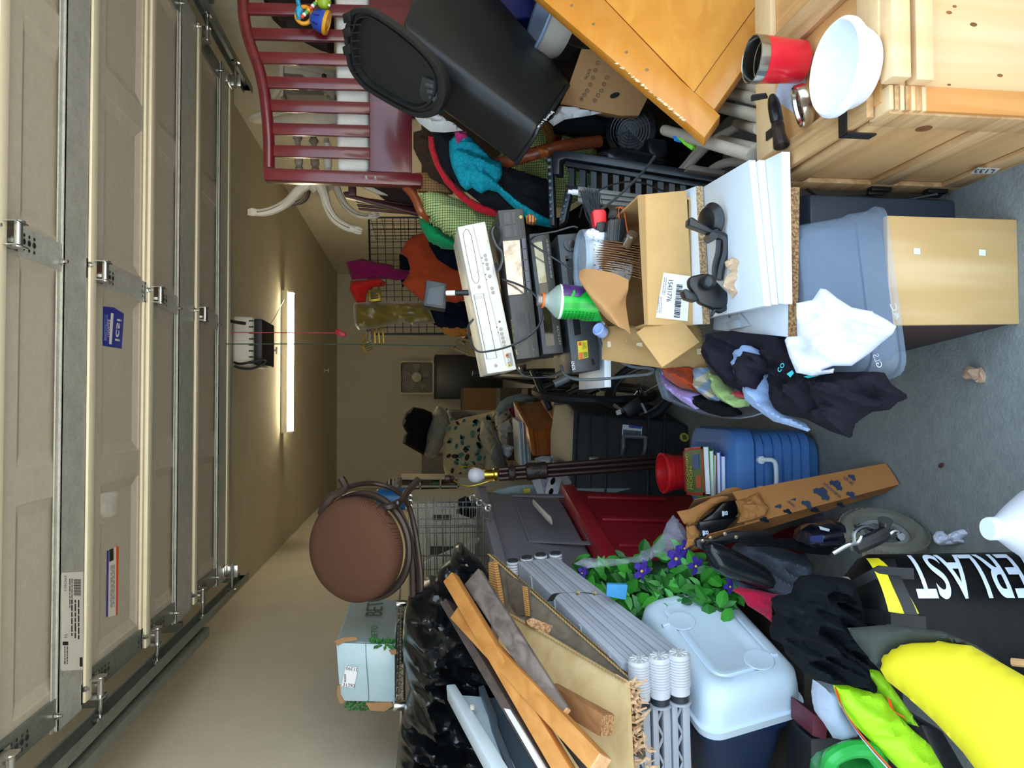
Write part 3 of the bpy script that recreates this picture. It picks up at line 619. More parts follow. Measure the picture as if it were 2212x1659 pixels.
obj('red_cap', slab([(1280, 458), (1283, 452), (1304, 451), (1310, 456), (1311, 478), (1308, 486), (1288, 490), (1284, 486)], 1.96, (0, .03, 0)), PLA('#d3202b', .3), T, bevel=.005, seg=3)
obj('dark_plug', slab([(1288, 480), (1308, 477), (1311, 494), (1302, 502), (1289, 494)], 1.957, (0, .028, 0)), PLA('#1c1a1a'), T, bevel=.004)
T = thing('hand_brush', 'black bristle hand brush standing upright behind the red cap', 'brush')
rnd = random.Random(2); br = MB()
for i in range(150):
    t = rnd.random(); a = V((1296+rnd.uniform(-16, 14), 494+rnd.uniform(-12, 8))); b = V((1252+t*44, 402+rnd.uniform(-3, 12)+abs(t-.5)*16)); Yk = 2.06+rnd.uniform(-.012, .03); mid = a.lerp(b, .5)+V((rnd.uniform(-4, 4), 6))
    br.tube(px3([(a.x, a.y, Yk), (mid.x, mid.y, Yk), (b.x, b.y, Yk)]), [.0016, .0013, .0005], 3)
o_ = obj('bristles', br, M('#2a3138', .5, sheen=.3), T); o_['kind'] = 'stuff'
obj('block', slab([(1278, 480), (1312, 482), (1318, 506), (1282, 506)], 2.05, (0, .035, 0)), PLA('#20242a'), T, bevel=.004)
T = thing('battery_pack', 'ribbed black battery pack with orange wires lying beside the spray head', 'battery')
obj('case', slab([(1315, 474), (1352, 470), (1354, 500), (1344, 528), (1312, 520), (1312, 492)], 1.93, (0, .05, 0)), PLA('#1d1e21', .35), T, bevel=.004)
for i in range(3): obj('rib', slab([(1318+i*10, 474), (1321+i*10, 474), (1319+i*9, 520), (1316+i*9, 519)], 1.926, (0, .004, 0)), PLA('#2e3034', .4), T)
for k_ in (0, 6): obj('wire', MB().tube(spline(px3([(1338, 473, 1.95), (1330+k_, 452, 1.95), (1340+k_, 448, 1.95), (1349, 460+k_, 1.94), (1352, 480, 1.92), (1356, 500+k_, 1.92)])), .0015, 5), PLA('#c9582a'), T)
obj('foam_plug', inflate([(1313, 470), (1317, 455), (1330, 449), (1336, 455), (1330, 472), (1320, 474)], 1.95, .014, fold=.006, fs=30), M('#3a3532', .95, bump=.5), T)
one('steel_marker', 'short silver metal tube lying at the inner edge of the cardboard box', 'tube', MB().lathe([(0, 0), (.0135, 0), (.0145, .003), (.0145, .008), (.012, .01), (.012, .045), (0, .045)], P(1367, 505, 1.86), P(1354, 532, 1.90)-P(1367, 505, 1.86), 16), steel)
kraft = M('#b98b5c', .85, sc=8, var=.06, bump=.05, spec=.2); kraftd = M('#a3764a', .85, sc=8, var=.06)
T = thing('paper_bag_stack', 'bundle of folded brown paper sheets fanned out upright in the cardboard box', 'paper')
for i in range(14):
    t = i/13; mid = 4*math.sin(i*2.1); Yk = 1.93-.004*i
    e = [(1308+mid*.4-6*t, 520+t*62, Yk), (1345+3*math.sin(i), 524+t*66+mid*.4, Yk-.02), (1386+2*math.sin(i*1.7), 530+t*72, Yk-.05)]
    f_ = [(1306-22*math.sin(3.14*(t*.8+.1)), 520+t*66, Yk+.02), (1340-12, 528+t*60, Yk+.02), (1376, 536+t*60, Yk+.02)]
    obj('sheet', MB().sheet([px3(e), px3([((p[0]+q[0])/2, (p[1]+q[1])/2, (p[2]+q[2])/2) for p, q in zip(e, f_)]), px3(f_)], .0022, (.3, 0, .2)), kraft if i % 2 else kraftd, T)
T = thing('kraft_paper_sheet', 'large curled brown paper sheet leaning out of the cardboard box beside the green bottle', 'paper')
top = [(1252, 585, 1.92), (1266, 580, 1.90), (1292, 583, 1.88), (1325, 590, 1.87), (1358, 604, 1.86)]
mid = [(1252, 605, 1.88), (1270, 625, 1.84), (1300, 640, 1.82), (1335, 640, 1.83), (1357, 625, 1.85)]
mid2 = [(1268, 630, 1.86), (1285, 655, 1.83), (1312, 670, 1.80), (1335, 668, 1.82), (1352, 655, 1.85)]
low = [(1290, 665, 1.87), (1312, 690, 1.83), (1335, 705, 1.80), (1350, 712, 1.80), (1362, 722, 1.80)]
rows = [spline([V(P(*r[i])) for r in (top, mid, mid2, low)], 5) for i in range(5)]
cols = [spline([r[j] for r in rows], 4) for j in range(len(rows[0]))]
obj('sheet', MB().sheet(cols, .0012, (0, 1, .2)), kraft, T)
for i in range(5): obj('inner_sheet', MB().sheet([px3([(1284+i*3, 648+i*5, 1.90), (1300+i*3, 690+i*4, 1.88), (1335, 706-i, 1.86)]), px3([(1300, 640, 1.95), (1320, 680, 1.93), (1350, 700, 1.9)])], .0012, (0, 1, 0)), kraftd, T)
one('bottle_cap', 'pale blue plastic bottle cap hanging at the edge of the cardboard box', 'cap', MB().lathe([(0, 0), (.016, 0), (.0175, .003), (.0175, .026), (.015, .028), (.013, .02), (0, .02)], P(1300, 716, 1.9)+V((0, .03, -.012)), V((.35, -.65, .75)), 24), PLA('#9db3e6', .35))
# phone mount and crumpled paper on the top board
T = thing('phone_mount', 'black car phone mount with suction cup and jointed arm lying on the broad white board', 'phone mount')
Yp = 1.66
cupc = P(1520, 478, Yp)
obj('suction_cup', MB().lathe([(0, 0), (.040, 0), (.041, .004), (.034, .012), (.030, .020), (.026, .022), (0, .022)], P(1530, 475, Yp)+V((0, .0, -.012)), (-.15, -.3, 1), 28), PLA('#17191c', .3), T)
obj('lever', slab([(1490, 470), (1496, 468), (1540, 496), (1552, 492), (1555, 500), (1545, 507), (1500, 490), (1489, 486)], Yp-.03, (0, .03, 0)), PLA('#1d2024', .35), T, bevel=.004)
obj('joint', MB().lathe([(0, 0), (.010, 0), (.010, .035), (0, .035)], P(1541, 510, Yp-.035), (0, 1, 0), 14), PLA('#2b2e33', .35), T)
arm = spline(px3([(1541, 505, Yp-.02), (1563, 515, Yp-.02), (1565, 545, Yp-.02), (1556, 580, Yp-.02), (1552, 604, Yp-.02)]))
obj('arm', MB().tube(arm, .012, 8), PLA('#1b1d20', .35), T)
arm2 = spline(px3([(1552, 520, Yp-.03), (1550, 545, Yp-.03), (1543, 575, Yp-.03), (1543, 604, Yp-.03)]))
obj('arm_rib', MB().tube(arm2, .006, 6), PLA('#2c2f34', .35), T)
obj('ball_joint', MB().lathe([(0, -.004), (.016, -.004), (.017, .004), (.013, .010), (.016, .016), (.010, .022), (0, .024)], P(1532, 610, Yp-.035), (.1, -.75, .7), 18), PLA('#191b1e', .3), T)
obj('cradle', slab([(1488, 605), (1494, 596), (1520, 590), (1535, 592), (1573, 632), (1577, 645), (1572, 658), (1560, 668), (1543, 668), (1512, 655), (1490, 618)], Yp-.025, (0, .022, 0)), PLA('#15171a', .35), T, bevel=.007, seg=3)
obj('clamp_jaw', slab([(1476, 628), (1482, 622), (1505, 636), (1510, 645), (1505, 652), (1482, 645)], Yp-.03, (0, .03, 0)), PLA('#202327', .4), T, bevel=.004)
obj('clamp_foot', slab([(1543, 664), (1570, 658), (1574, 668), (1560, 676), (1548, 672), (1540, 685), (1538, 680)], Yp-.02, (0, .02, 0)), PLA('#202327', .4), T, bevel=.003)
one('crumpled_napkin', 'crumpled light brown paper napkin lying next to the phone mount on the board', 'paper', inflate([(1566, 566), (1578, 556), (1600, 556), (1612, 572), (1610, 590), (1618, 605), (1612, 640), (1600, 641), (1590, 636), (1582, 645), (1574, 630), (1562, 618), (1568, 598), (1580, 586), (1568, 575)], 1.60, .022, .012, step=4, crease=.045, fs=16, fold=.012), M('#c9a98a', .9, var=.08, sc=20), smooth=12)
one('crumpled_paper', 'crumpled brown paper napkin lying alone on the bare concrete floor', 'paper', inflate([(2082, 800), (2092, 790), (2108, 795), (2120, 793), (2132, 812), (2128, 826), (2112, 828), (2098, 818), (2086, 820), (2080, 812)], (PZ(2105, 810, .012), V((0, -.6, .8))), .022, .014, step=3.5, crease=.04, fs=18, fold=.012), M('#b8977c', .9, var=.08, sc=20), smooth=12)

# ================================================================== right side: crate and what stands on it
ply = M('#dfbd90', .6, kind='wood', col2='#d8b07c', axis=2, sc=3, bump=.05); plye = M('#d8b183', .75, kind='ply', col2='#b98a58', axis=1, sc=40); plyx = M('#caa272', .75, kind='wood', col2='#a97c4c', axis=1, sc=8); owood = M('#d99a55', .55, kind='wood', col2='#c9823f', axis=2, sc=6)
blackm = PLA('#1d1c1c', .45)
T = thing('shipping_crate', 'plywood shipping crate with black corner brackets in the right foreground', 'crate')
cx0, cx1, cy0, cy1, cz = .505, 1.12, 1.155, 1.60, .462
obj('front_sheet', MB().box(cx0+.02, cx1, cy0, cy0+.012, .0, cz-.02), ply, T)
obj('side_sheet', MB().box(cx0, cx0+.012, cy0, cy1, .0, cz-.02), M('#d2a571', .6, kind='wood', col2='#c59560', axis=1, sc=3), T)
obj('back_sheet', MB().box(cx0, cx1, cy1-.012, cy1, .0, cz-.02), ply, T)
obj('right_sheet', MB().box(cx1-.012, cx1, cy0+.012, cy1-.012, .0, cz-.02), ply, T)
obj('lid_sheet', MB().box(cx0+.012, cx1-.012, cy0+.012, cy1-.012, cz-.022, cz-.012), M('#d9a86e', .6, kind='wood', col2='#c48d52', axis=1, sc=5), T)
def bat(nm, x0_, x1_, y0_, y1_, z0_, z1_, mt): return obj(nm, MB().box(x0_, x1_, y0_, y1_, z0_, z1_), mt, T, bevel=.0015)
bat('lid_batten', cx0-.008, cx0+.05, cy0+.03, cy1+.004, cz-.012, cz+.002, plyx)
bat('lid_batten', cx0+.05, cx1, cy1-.07, cy1+.004, cz-.012, cz+.002, ply)
bat('lid_batten', cx0+.05, cx1, cy0-.006, cy0+.055, cz-.012, cz+.002, ply)
bat('lid_batten', cx0+.24, cx0+.30, cy0+.055, cy1-.07, cz-.012, cz+.002, plyx)
bat('front_batten', cx0+.035, cx1, cy0-.036, cy0-.004, cz-.036, cz-.002, ply)
bat('front_batten', cx0+.035, cx1, cy0-.030, cy0-.002, cz-.082, cz-.050, ply)
bat('corner_post', cx0-.008, cx0+.035, cy0-.008, cy0+.002, .0, cz-.05, owood)
bat('side_rail', cx0-.012, cx0-.001, cy0+.0, cy0+.06, .0, cz-.02, plyx)
bat('side_rail', cx0-.012, cx0-.001, cy1-.06, cy1, .0, cz-.02, plyx)
bat('side_rail', cx0-.012, cx0-.001, cy0+.06, cy1-.06, cz-.075, cz-.02, plyx)
bat('side_rail', cx0-.012, cx0-.001, cy0+.06, cy1-.06, .17, .225, plyx)
bat('side_rail', cx0-.012, cx0-.001, cy0+.06, cy1-.06, .0, .05, plyx)
for i in range(7): bat('ply_layer', cx0-.0085, cx0+.034, cy0-.0085, cy0+.05, cz-.015-.010*i-.008, cz-.015-.010*i, plyx if i % 2 else ply)
for yy, zz in ((cy0+.10, cz), (cy1-.03, cz)):
    obj('corner_bracket', MB().box(cx0-.0155, cx0-.0125, yy-.012, yy+.012, zz-.055, zz+.004).box(cx0-.0155, cx0+.03, yy-.012, yy+.012, zz+.002, zz+.005), blackm, T, smooth=0)
obj('corner_bracket', MB().box(cx0+.08, cx0+.10, cy1-.075, cy1-.05, cz+.002, cz+.006).box(cx0-.005, cx0+.02, cy1-.05, cy1-.025, cz+.002, cz+.006), blackm, T, smooth=0)
for yy, zz in ((cy1-.05, .19), (cy1-.05, .05)):
    obj('latch', MB().box(cx0-.022, cx0-.012, yy, yy+.02, zz-.025, zz+.025).box(cx0-.03, cx0-.022, yy+.004, yy+.016, zz-.012, zz+.03), M('#2a2826', .35, .6), T, bevel=.002)
obj('lock_wire', MB().tube(spline([(cx0-.02, cy1-.03, .36), (cx0-.03, cy1+.0, .3), (cx0-.028, cy1-.02, .22), (cx0-.03, cy1-.01, .12), (cx0-.028, cy1-.06, .06)]), .0035, 6), blackm, T)
dsp = (V((cx0, 0, 0)), V((-1, 0, 0)))
lab = decal('stencil_label', [(2095, 362), (2112, 349), (2161, 351), (2145, 363)], dsp, PLA('#d8cfc4'), T, off=.0125)
text('L133', [(2150, 352), (2108, 351), (2103, 359), (2142, 361)], dsp, ink, lab, off=.0145)
lpl = (V((0, 0, cz-.012)), V((0, 0, 1)))
decal('paper_label', [(1715, 90), (1740, 60), (1742, 260), (1672, 215)], lpl, PLA('#b7c3dd', .6), T, label='torn white paper label pasted on the lid')
kn = MB()
for x, y, r in ((1988, 57, .006), (2050, 27, .008), (2103, 53, .010), (2160, 163, .008), (2050, 183, .005), (2062, 14, .006)):
    kn.lathe([(0, 0), (r*.38, 0), (r*.34, .0006), (0, .0006)], on(x, y, FY(cy0)), (0, -1, 0), 12, sx=1.9, ref=(0, 0, 1))
o_ = obj('wood_knot', kn, M('#a5672f', .7, col2='#5d3416', sc=60), T); o_['kind'] = 'stuff'
obj('side_knot', MB().lathe([(0, 0), (.014, 0), (.014, .0006), (0, .0006)], on(1995, 263, dsp, .0125), (-1, 0, 0), 14), M('#8a5526', .7, col2='#5d3416', sc=60), T)

ct = cz+.0025
T = thing('tumbler', 'red steel tumbler with shiny rim standing on the crate', 'tumbler')
c0 = PZ(1733, 134, ct); h_ = .108
obj('body', MB().lathe([(0, 0), (.038, 0), (.041, .003), (.0455, h_*.80), (.0455, h_*.82)], c0, Zv, 40), M('#cf1b2b', .25, var=.03, coat=.4), T)
obj('steel_rim', MB().lathe([(.0455, h_*.82), (.0465, h_*.83), (.0465, h_), (.0445, h_+.001), (.0435, h_), (.0425, h_*.78), (.041, h_*.77), (.036, .008), (0, .006)], c0, Zv, 40), M('#b9b4ac', .18, 1., var=.04), T)
T = thing('plastic_bowl', 'round white fluted plastic bowl standing at the front edge of the crate', 'bowl')
c0 = PZ(1862, 150, ct+.001); n_ = 72; prof = [(.060, 0), (.066, .012), (.071, .028), (.073, .034), (.079, .035), (.080, .052), (.077, .055), (.074, .053), (.068, .030), (.060, .006)]
rings = []
for r, h in prof:
    rings.append([c0+V((math.cos(6.2832*k_/n_)*(r+(.0011*math.cos(k_*6.2832/2.4) if .005 < h < .033 else 0)), math.sin(6.2832*k_/n_)*(r+(.0011*math.cos(k_*6.2832/2.4) if .005 < h < .033 else 0)), h)) for k_ in range(n_)])
obj('wall', MB().ring(rings, True), PLA('#e9edf6', .3, .02), T)
a_ = P(1885, 215, 1.22)
obj('rim_lip', MB().lathe([(.079, .040), (.083, .041), (.083, .048), (.079, .049)], c0, Zv, 48), PLA('#f1f3f8', .3, .02), T)
T = thing('canister_cover', 'round stainless steel lid leaning between the red tumbler and the white bowl', 'lid')
c0 = PZ(1735, 228, ct+.012); axl = V((-.25, .35, .9)).normalized()
obj('rim', MB().lathe([(.036, -.010), (.040, -.010), (.042, -.006), (.042, .010), (.040, .012), (.037, .010), (.035, .004)], c0, axl, 36), M('#c9c3bb', .2, 1.), T)
obj('dish', MB().lathe([(.035, .004), (.024, .0), (.018, -.003), (.0, -.006)], c0, axl, 36), M('#a9a29a', .12, 1.), T)
obj('hole', MB().lathe([(0, -.0035), (.010, -.001), (.012, -.001), (.0, -.0045)], c0, axl, 16), blk2, T)
T = thing('vacuum_nozzle', 'black plastic pipe fitting with translucent flared end lying on the crate', 'nozzle')
p0, p1 = PZ(1668, 205, ct+.02), PZ(1688, 316, ct+.016); ax = (p1-p0); L = ax.length; ax.normalize()
obj('body', MB().lathe([(0, 0), (.008, .002), (.014, .014), (.0165, .03), (.0165, L*.5), (.014, L*.56), (0, L*.56)], p0, ax, 18, sx=.8), PLA('#141517', .3), T)
obj('flared_end', MB().lathe([(.012, L*.55), (.0135, L*.62), (.0125, L*.75), (.0155, L*.9), (.0165, L), (.0150, L), (.013, L*.88)], p0, ax, 20), M('#2b2523', .2, alpha=.8), T)
obj('tab', MB().hexa([p0+V(q) for q in ((-.004, -.0, .010), (.004, .0, .014), (.012, .03, .03), (.0, .03, .03), (-.008, .0, .010), (-.0, .0, .016), (.008, .03, .034), (-.004, .03, .034))]), PLA('#141517', .3), T)
one('dark_storage_tub', 'dark grey plastic tub standing in the gap between the crate and the clear bin', 'tub', MB().hexa([(.392, 1.56, 0), (.470, 1.56, 0), (.472, 1.56, .36), (.40, 1.56, .36), (.392, 2.0, 0), (.56, 2.0, 0), (.56, 2.0, .36), (.40, 2.0, .36)]), PLA('#3d4655', .5), bevel=.008)

# orange wooden panel leaning in from the top right
T = thing('headboard_panel', 'honey orange wooden furniture panel with dowel holes leaning behind the crate', 'panel')
hp0 = P(1522, 297, 1.70); hpl = (hp0, V((.33, -.88, .30)).normalized())
if hpl[1].y > 0: hpl = (hp0, -hpl[1])
hw = M('#d08a34', .38, kind='wood', col2='#c97c1f', axis=0, sc=4, coat=.2, rot=(0, .7, 0)); hw2 = M('#dd9430', .38, kind='wood', col2='#cf8220', axis=0, sc=4, coat=.2, rot=(0, .7, 0))
th = -hpl[1]*.034
post = [(905, -230), (1174, 0), (1250, 66), (1522, 297), (1556, 249), (1543, 236), (1470, 172), (1088, -230)]
obj('post', MB().prism([on(x, y, hpl) for x, y in post], th), hw, T, bevel=.002)
obj('panel', MB().prism([on(1088, -230, hpl, -.002), on(1500, 198, hpl, -.002), on(1807, -230, hpl, -.002), on(1088, -230, hpl, -.002).lerp(on(1807, -230, hpl, -.002), .5)*2-on(1500, 198, hpl, -.002).lerp(on(1088, -230, hpl, -.002).lerp(on(1807, -230, hpl, -.002), .5), .35)], th*.7), M('#dd9438', .36, kind='wood', col2='#d08528', axis=0, sc=4, coat=.2, rot=(0, .7, 0)), T)
obj('bottom_rail', MB().prism([on(x, y, hpl, -.0005) for x, y in ((1500, 198), (1543, 236), (1873, -230), (1807, -230))], th*.95), hw, T, bevel=.002)
hd = MB()
for x, y in ((1235, 12), (1282, 52), (1353, 113), (1397.5, 151)):
    obj('dowel_hole', MB().lathe([(0, 0), (.0048, 0), (.0048, .0005), (0, .0005)], on(x, y, hpl, .0004), hpl[1], 14), M('#8a6a42', .7), T)
obj('groove', MB().tube([on(1499, 199, hpl, .0), on(1803, -225, hpl, .0)], .0012, 5), M('#9a6636', .7), T)
sc_ = MB(); rnd = random.Random(4)
for i in range(60):
    t = rnd.random()**.8; x = 1330+t*150; y = 133+t*127; r = rnd.uniform(1.5, 6)
    sc_.prism([on(x-3+rnd.uniform(-2, 2), y+3, hpl, .0006), on(x+r, y+r*.2, hpl, .0006), on(x+r*.6, y+r, hpl, .0006)], hpl[1]*.0003)
o_ = obj('chipped_edge', sc_, M('#f2d9b0', .8), T, smooth=0); o_['kind'] = 'stuff'

# black kitchen bin
T = thing('trash_can', 'tall black plastic trash can tilted among the clothes with its lid open', 'trash can')
Yc = 2.22
def cs(p, w_, n_=9):   # cross section ring between three px points (far-upper edge, ridge, lower edge)
    return p
ends = []
for q in ([(905, -60), (880, 45), (880, 205), (960, 60)], None): pass
ring0 = [P(1000, -95, 2.50), P(930, -60, 2.22), P(880, 20, 2.12), P(868, 52, 2.10), P(880, 110, 2.12), P(910, 205, 2.22), P(960, 190, 2.50), P(1010, 60, 2.56)]
ring1 = [P(1232, 172, 2.46), P(1228, 184, 2.24), P(1180, 255, 2.09), P(1163, 277, 2.07), P(1152, 300, 2.09), P(1114, 355, 2.20), P(1130, 330, 2.46), P(1190, 240, 2.50)]
cb = MB().ring([[a.lerp(b, t) for a, b in zip(ring0, ring1)] for t in [i/12 for i in range(13)]])
obj('body', cb, M('#161617', .42, var=.06, sc=12, bump=.06, bsc=220, spec=.4), T, bevel=.012, seg=4, smooth=50)
obj('base_trim', MB().tube(spline([p for p in ring1[1:6]], 3), .006, 6), PLA('#1a1b1c', .5), T)
sc_ = MB(); rnd = random.Random(8)
for i in range(40):
    t = rnd.random(); x, y = 1165+32*(1-t)+rnd.uniform(-2, 2), 275-33*(1-t)+rnd.uniform(-2, 2)
    c_ = P(x, y, 2.065); sc_.prism([c_, c_+V((.004, 0, .002)), c_+V((.001, 0, .005))], (0, -.0008, 0))
o_ = obj('scuffs', sc_, M('#b9b9b5', .9), T, smooth=0); o_['kind'] = 'stuff'
ol = [(752, 42), (758, 22), (772, 16), (796, 18), (830, 38), (880, 74), (930, 120), (955, 155), (966, 195), (958, 230), (940, 250), (905, 255), (860, 235), (800, 200), (772, 175), (752, 140), (748, 100), (745, 90), (746, 60)]
lpl_ = PL(P(750, 60, 2.10), P(960, 190, 2.02), P(780, 20, 2.04))
def shrink(o, k, c=None):
    c = c or V((sum(p[0] for p in o)/len(o), sum(p[1] for p in o)/len(o))); return [tuple(c+(V(p)-c)*k) for p in o]
def closed(o, n=3): return [tuple(p) for p in spline([V(p) for p in o], n, True)]
lo = closed(ol)
lm = PLA('#131415', .42)
L_ = lambda k, off: [on(x, y, lpl_, off) for x, y in shrink(lo, k)]
lid = obj('lid', MB().ring([L_(1, -.02), L_(1.0, .0), L_(.985, .006), L_(.90, .006), L_(.885, -.002), L_(.84, -.002), L_(.83, .006), L_(.80, .006), L_(.775, -.012)]), lm, T, smooth=40)
obj('lid_panel', MB().prism(L_(.77, -.009), -lpl_[1]*.004), PLA('#0e0f10', .5), lid)
for i in range(7): obj('rim_rib', MB().prism([on(x, y, lpl_, .0045) for x, y in ((760+i*1.2, 52+i*17), (785, 50+i*17), (785, 53+i*17), (760+i*1.2, 55+i*17))], lpl_[1]*.004), lm, lid, smooth=0)
for y in (30, 62, 100): obj('hinge_lug', MB().prism([on(x, yy, lpl_, .0) for x, yy in ((744, y), (760, y-8), (764, y+14), (748, y+20))], lpl_[1]*.012), lm, lid, bevel=.003)
obj('latch_plate', MB().prism([on(x, y, lpl_, -.007) for x, y in ((905, 195), (912, 165), (938, 175), (945, 215), (928, 225), (910, 215))], lpl_[1]*.008), PLA('#26282a', .35), lid, bevel=.003)
for i in range(3): obj('latch_rib', MB().prism([on(x, y, lpl_, .001) for x, y in ((920+i*4, 178+i*14), (938+i*2, 182+i*14), (938+i*2, 190+i*14), (920+i*4, 186+i*14))], lpl_[1]*.004), PLA('#3b3e42', .3), lid, bevel=.001)

# blue bin, basin and boxes in the corner
T = thing('blue_bin', 'dark blue plastic bin with barcode sticker behind the black trash can', 'bin')
c0 = P(1085, -20, 2.75); ax = (P(1120, 105, 2.75)-P(1060, -120, 2.75)).normalized()
obj('body', MB().lathe([(0, -.2), (.10, -.2), (.105, .0), (.108, .165), (.104, .17), (0, .17)], c0, ax, 32), PLA('#1b2a86', .35), T)
obj('strap', MB().tube(spline(px3([(1040, -20, 2.63), (1050, 15, 2.63), (1062, 45, 2.635), (1075, 60, 2.64)])), .011, 6), PLA('#454c55', .4), T)
decal('barcode_sticker', [(1060, 22), (1066, 10), (1091, 33), (1081, 48), (1070, 44)], FY(2.625), PLA('#dfe2e8'), T)
bar = MB()
for i in range(9): bar.prism([on(x, y, FY(2.6225)) for x, y in ((1067+i*2, 20+i*1.8), (1068+i*2, 20+i*1.8), (1075+i*1.7, 40+i*.8), (1074+i*1.7, 40+i*.8))], (0, -.0005, 0))
obj('barcode', bar, ink, T, smooth=0)
T = thing('plastic_basin', 'cream plastic basin with grey blue inside tipped on edge behind the orange panel', 'basin')
c0 = P(1172, 20, 2.42); axb = V((.26, -.16, .96)).normalized()
obj('shell', MB().lathe([(.17, 0), (.165, -.006), (.15, -.06), (.12, -.10), (0, -.105)], c0, axb, 40), PLA('#d9d2c4', .5), T)
obj('inside', MB().lathe([(.168, .001), (.160, .001), (.145, -.05), (.115, -.09), (0, -.095)], c0, axb, 40), PLA('#7d8ca6', .3), T)
obj('rim', MB().lathe([(.158, .003), (.174, .003), (.176, -.002), (.172, -.008)], c0, axb, 40), PLA('#8ea0bb', .35), T)
one('grey_bucket', 'dark grey plastic bucket lying behind the cream basin', 'bucket', MB().lathe([(0, -.12), (.085, -.12), (.095, .02), (.102, .024), (.102, .032), (.094, .032), (.085, -.1), (0, -.1)], P(1222, 70, 2.7), (.3, -.75, -.35), 32), PLA('#4a4f52', .4))
T = thing('packer_box', 'brown cardboard box printed with PACKER and numbered circles behind the orange panel', 'box')
pk = PL(P(1215, 225, 2.35), P(1290, 110, 2.28), P(1390, 250, 2.30))
obj('carton', MB().prism([on(x, y, pk) for x, y in ((1256, 105), (1330, 110), (1430, 150), (1380, 250), (1340, 250), (1210, 225), (1225, 195))], -pk[1]*.18), M('#a87c4d', .85, var=.06, bump=.05, bsc=150), T, bevel=.002)
text('PACKER', [(1268, 172), (1278, 150), (1272, 148), (1262, 170)], pk, ink, T)
for i, (x, y) in enumerate(((1256, 214), (1262, 205), (1268, 196), (1275, 183), (1281, 168), (1286, 152), (1291, 136), (1285, 217), (1292, 206), (1299, 196), (1305, 182), (1311, 168))):
    rr = 4.2; r3 = [on(x+math.cos(a_*.628)*rr, y+math.sin(a_*.628)*rr, pk, .0012) for a_ in range(10)]
    c_ = obj('number_ring', MB().tube(r3, .0007, 4, True), ink, T)
    text(str(i+1), [(x+2.2, y+1.6), (x+2.2, y-1.6), (x-2.2, y-1.6), (x-2.2, y+1.6)], pk, ink, c_)
obj('hand_hole', MB().prism([on(1328+math.cos(a_*.523)*11, 206+math.sin(a_*.523)*6-math.cos(a_*.523)*3, pk, .0012) for a_ in range(12)], pk[1]*.0006), M('#1a120b', .9), T, smooth=0)
whitec = FAB('#d6d6d8', var=.04)
one('white_sheet', 'white cloth showing under the open trash can beside the crib', 'cloth', inflate([(893, 248), (910, 252), (942, 244), (1000, 282), (960, 286), (930, 284), (905, 265)], 2.42, .03, fold=.02, fs=14), whitec)
one('white_rag', 'white rag below the trash can next to the packer box', 'cloth', inflate([(1185, 262), (1208, 228), (1240, 232), (1300, 244), (1270, 250), (1220, 258), (1196, 272)], 2.35, .02, fold=.02, fs=14), whitec)

# ================================================================== crib end, mattress and the furniture piled behind it
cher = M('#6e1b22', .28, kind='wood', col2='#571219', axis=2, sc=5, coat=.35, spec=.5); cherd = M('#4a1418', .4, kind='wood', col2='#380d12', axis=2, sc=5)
T = thing('crib', 'cherry red wooden crib end with vertical slats and curved top rail', 'crib')
Yk = 2.75; KP = FY(Yk)
rl = [(581, 364), (581, 330), (580.5, 300), (577, 250), (571, 200), (560, 150), (542, 100), (529, 50), (525, 0), (524, -40), (529, -90), (542, -140), (560, -190), (571, -240), (577, -280)]
rp = spline([on(x, y, KP) for x, y in rl], 4)
obj('top_rail', MB().tube(rp, .0205, 12), cher, T)
def railx(y):
    for (x0_, y0_), (x1_, y1_) in zip(rl[:-1], rl[1:]):
        if y1_ <= y <= y0_: return x0_+(x1_-x0_)*(y-y0_)/(y1_-y0_)
    return 577
for y in (325.5, 277.5, 227.5, 177, 124, 72, 17.5, -35, -87, -139, -191, -243):
    w_ = 12.5; x0_ = railx(y)
    obj('slat', slab([(x0_, y-w_-1), (800, y-w_+5), (800, y+w_+5), (x0_, y+w_-1)], Yk-.008, (0, .018, 0)), cher, T, bevel=.003)
obj('lower_panel', slab([(797, -285), (889, -285), (890, 373), (798, 370)], Yk-.006, (0, .02, 0)), cher, T, bevel=.003)
ps = obj('post', slab([(568, 362), (910, 374), (913, 382), (911, 401), (570, 388)], Yk-.022, (0, .05, 0)), cher, T, bevel=.004)
obj('post', slab([(574, -300), (905, -310), (905, -284), (574, -276)], Yk-.022, (0, .05, 0)), cher, T, bevel=.004)
for x, y in ((791, 383), (811, 384)):
    b_ = obj('bolt', MB().lathe([(0, 0), (.0065, 0), (.0065, .0015), (.005, .002), (.003, .001), (0, .001)], on(x, y, FY(Yk-.022)), (0, -1, 0), 14), M('#8d8478', .35, .8), ps)
one('crib_mattress', 'white crib mattress standing behind the cherry slats', 'mattress', slab([(721, -250), (798, -250), (798, 371), (728, 369)], Yk+.035, (0, .12, 0)), FAB('#e6e1d8', var=.03, sc=5), bevel=.02, seg=3)

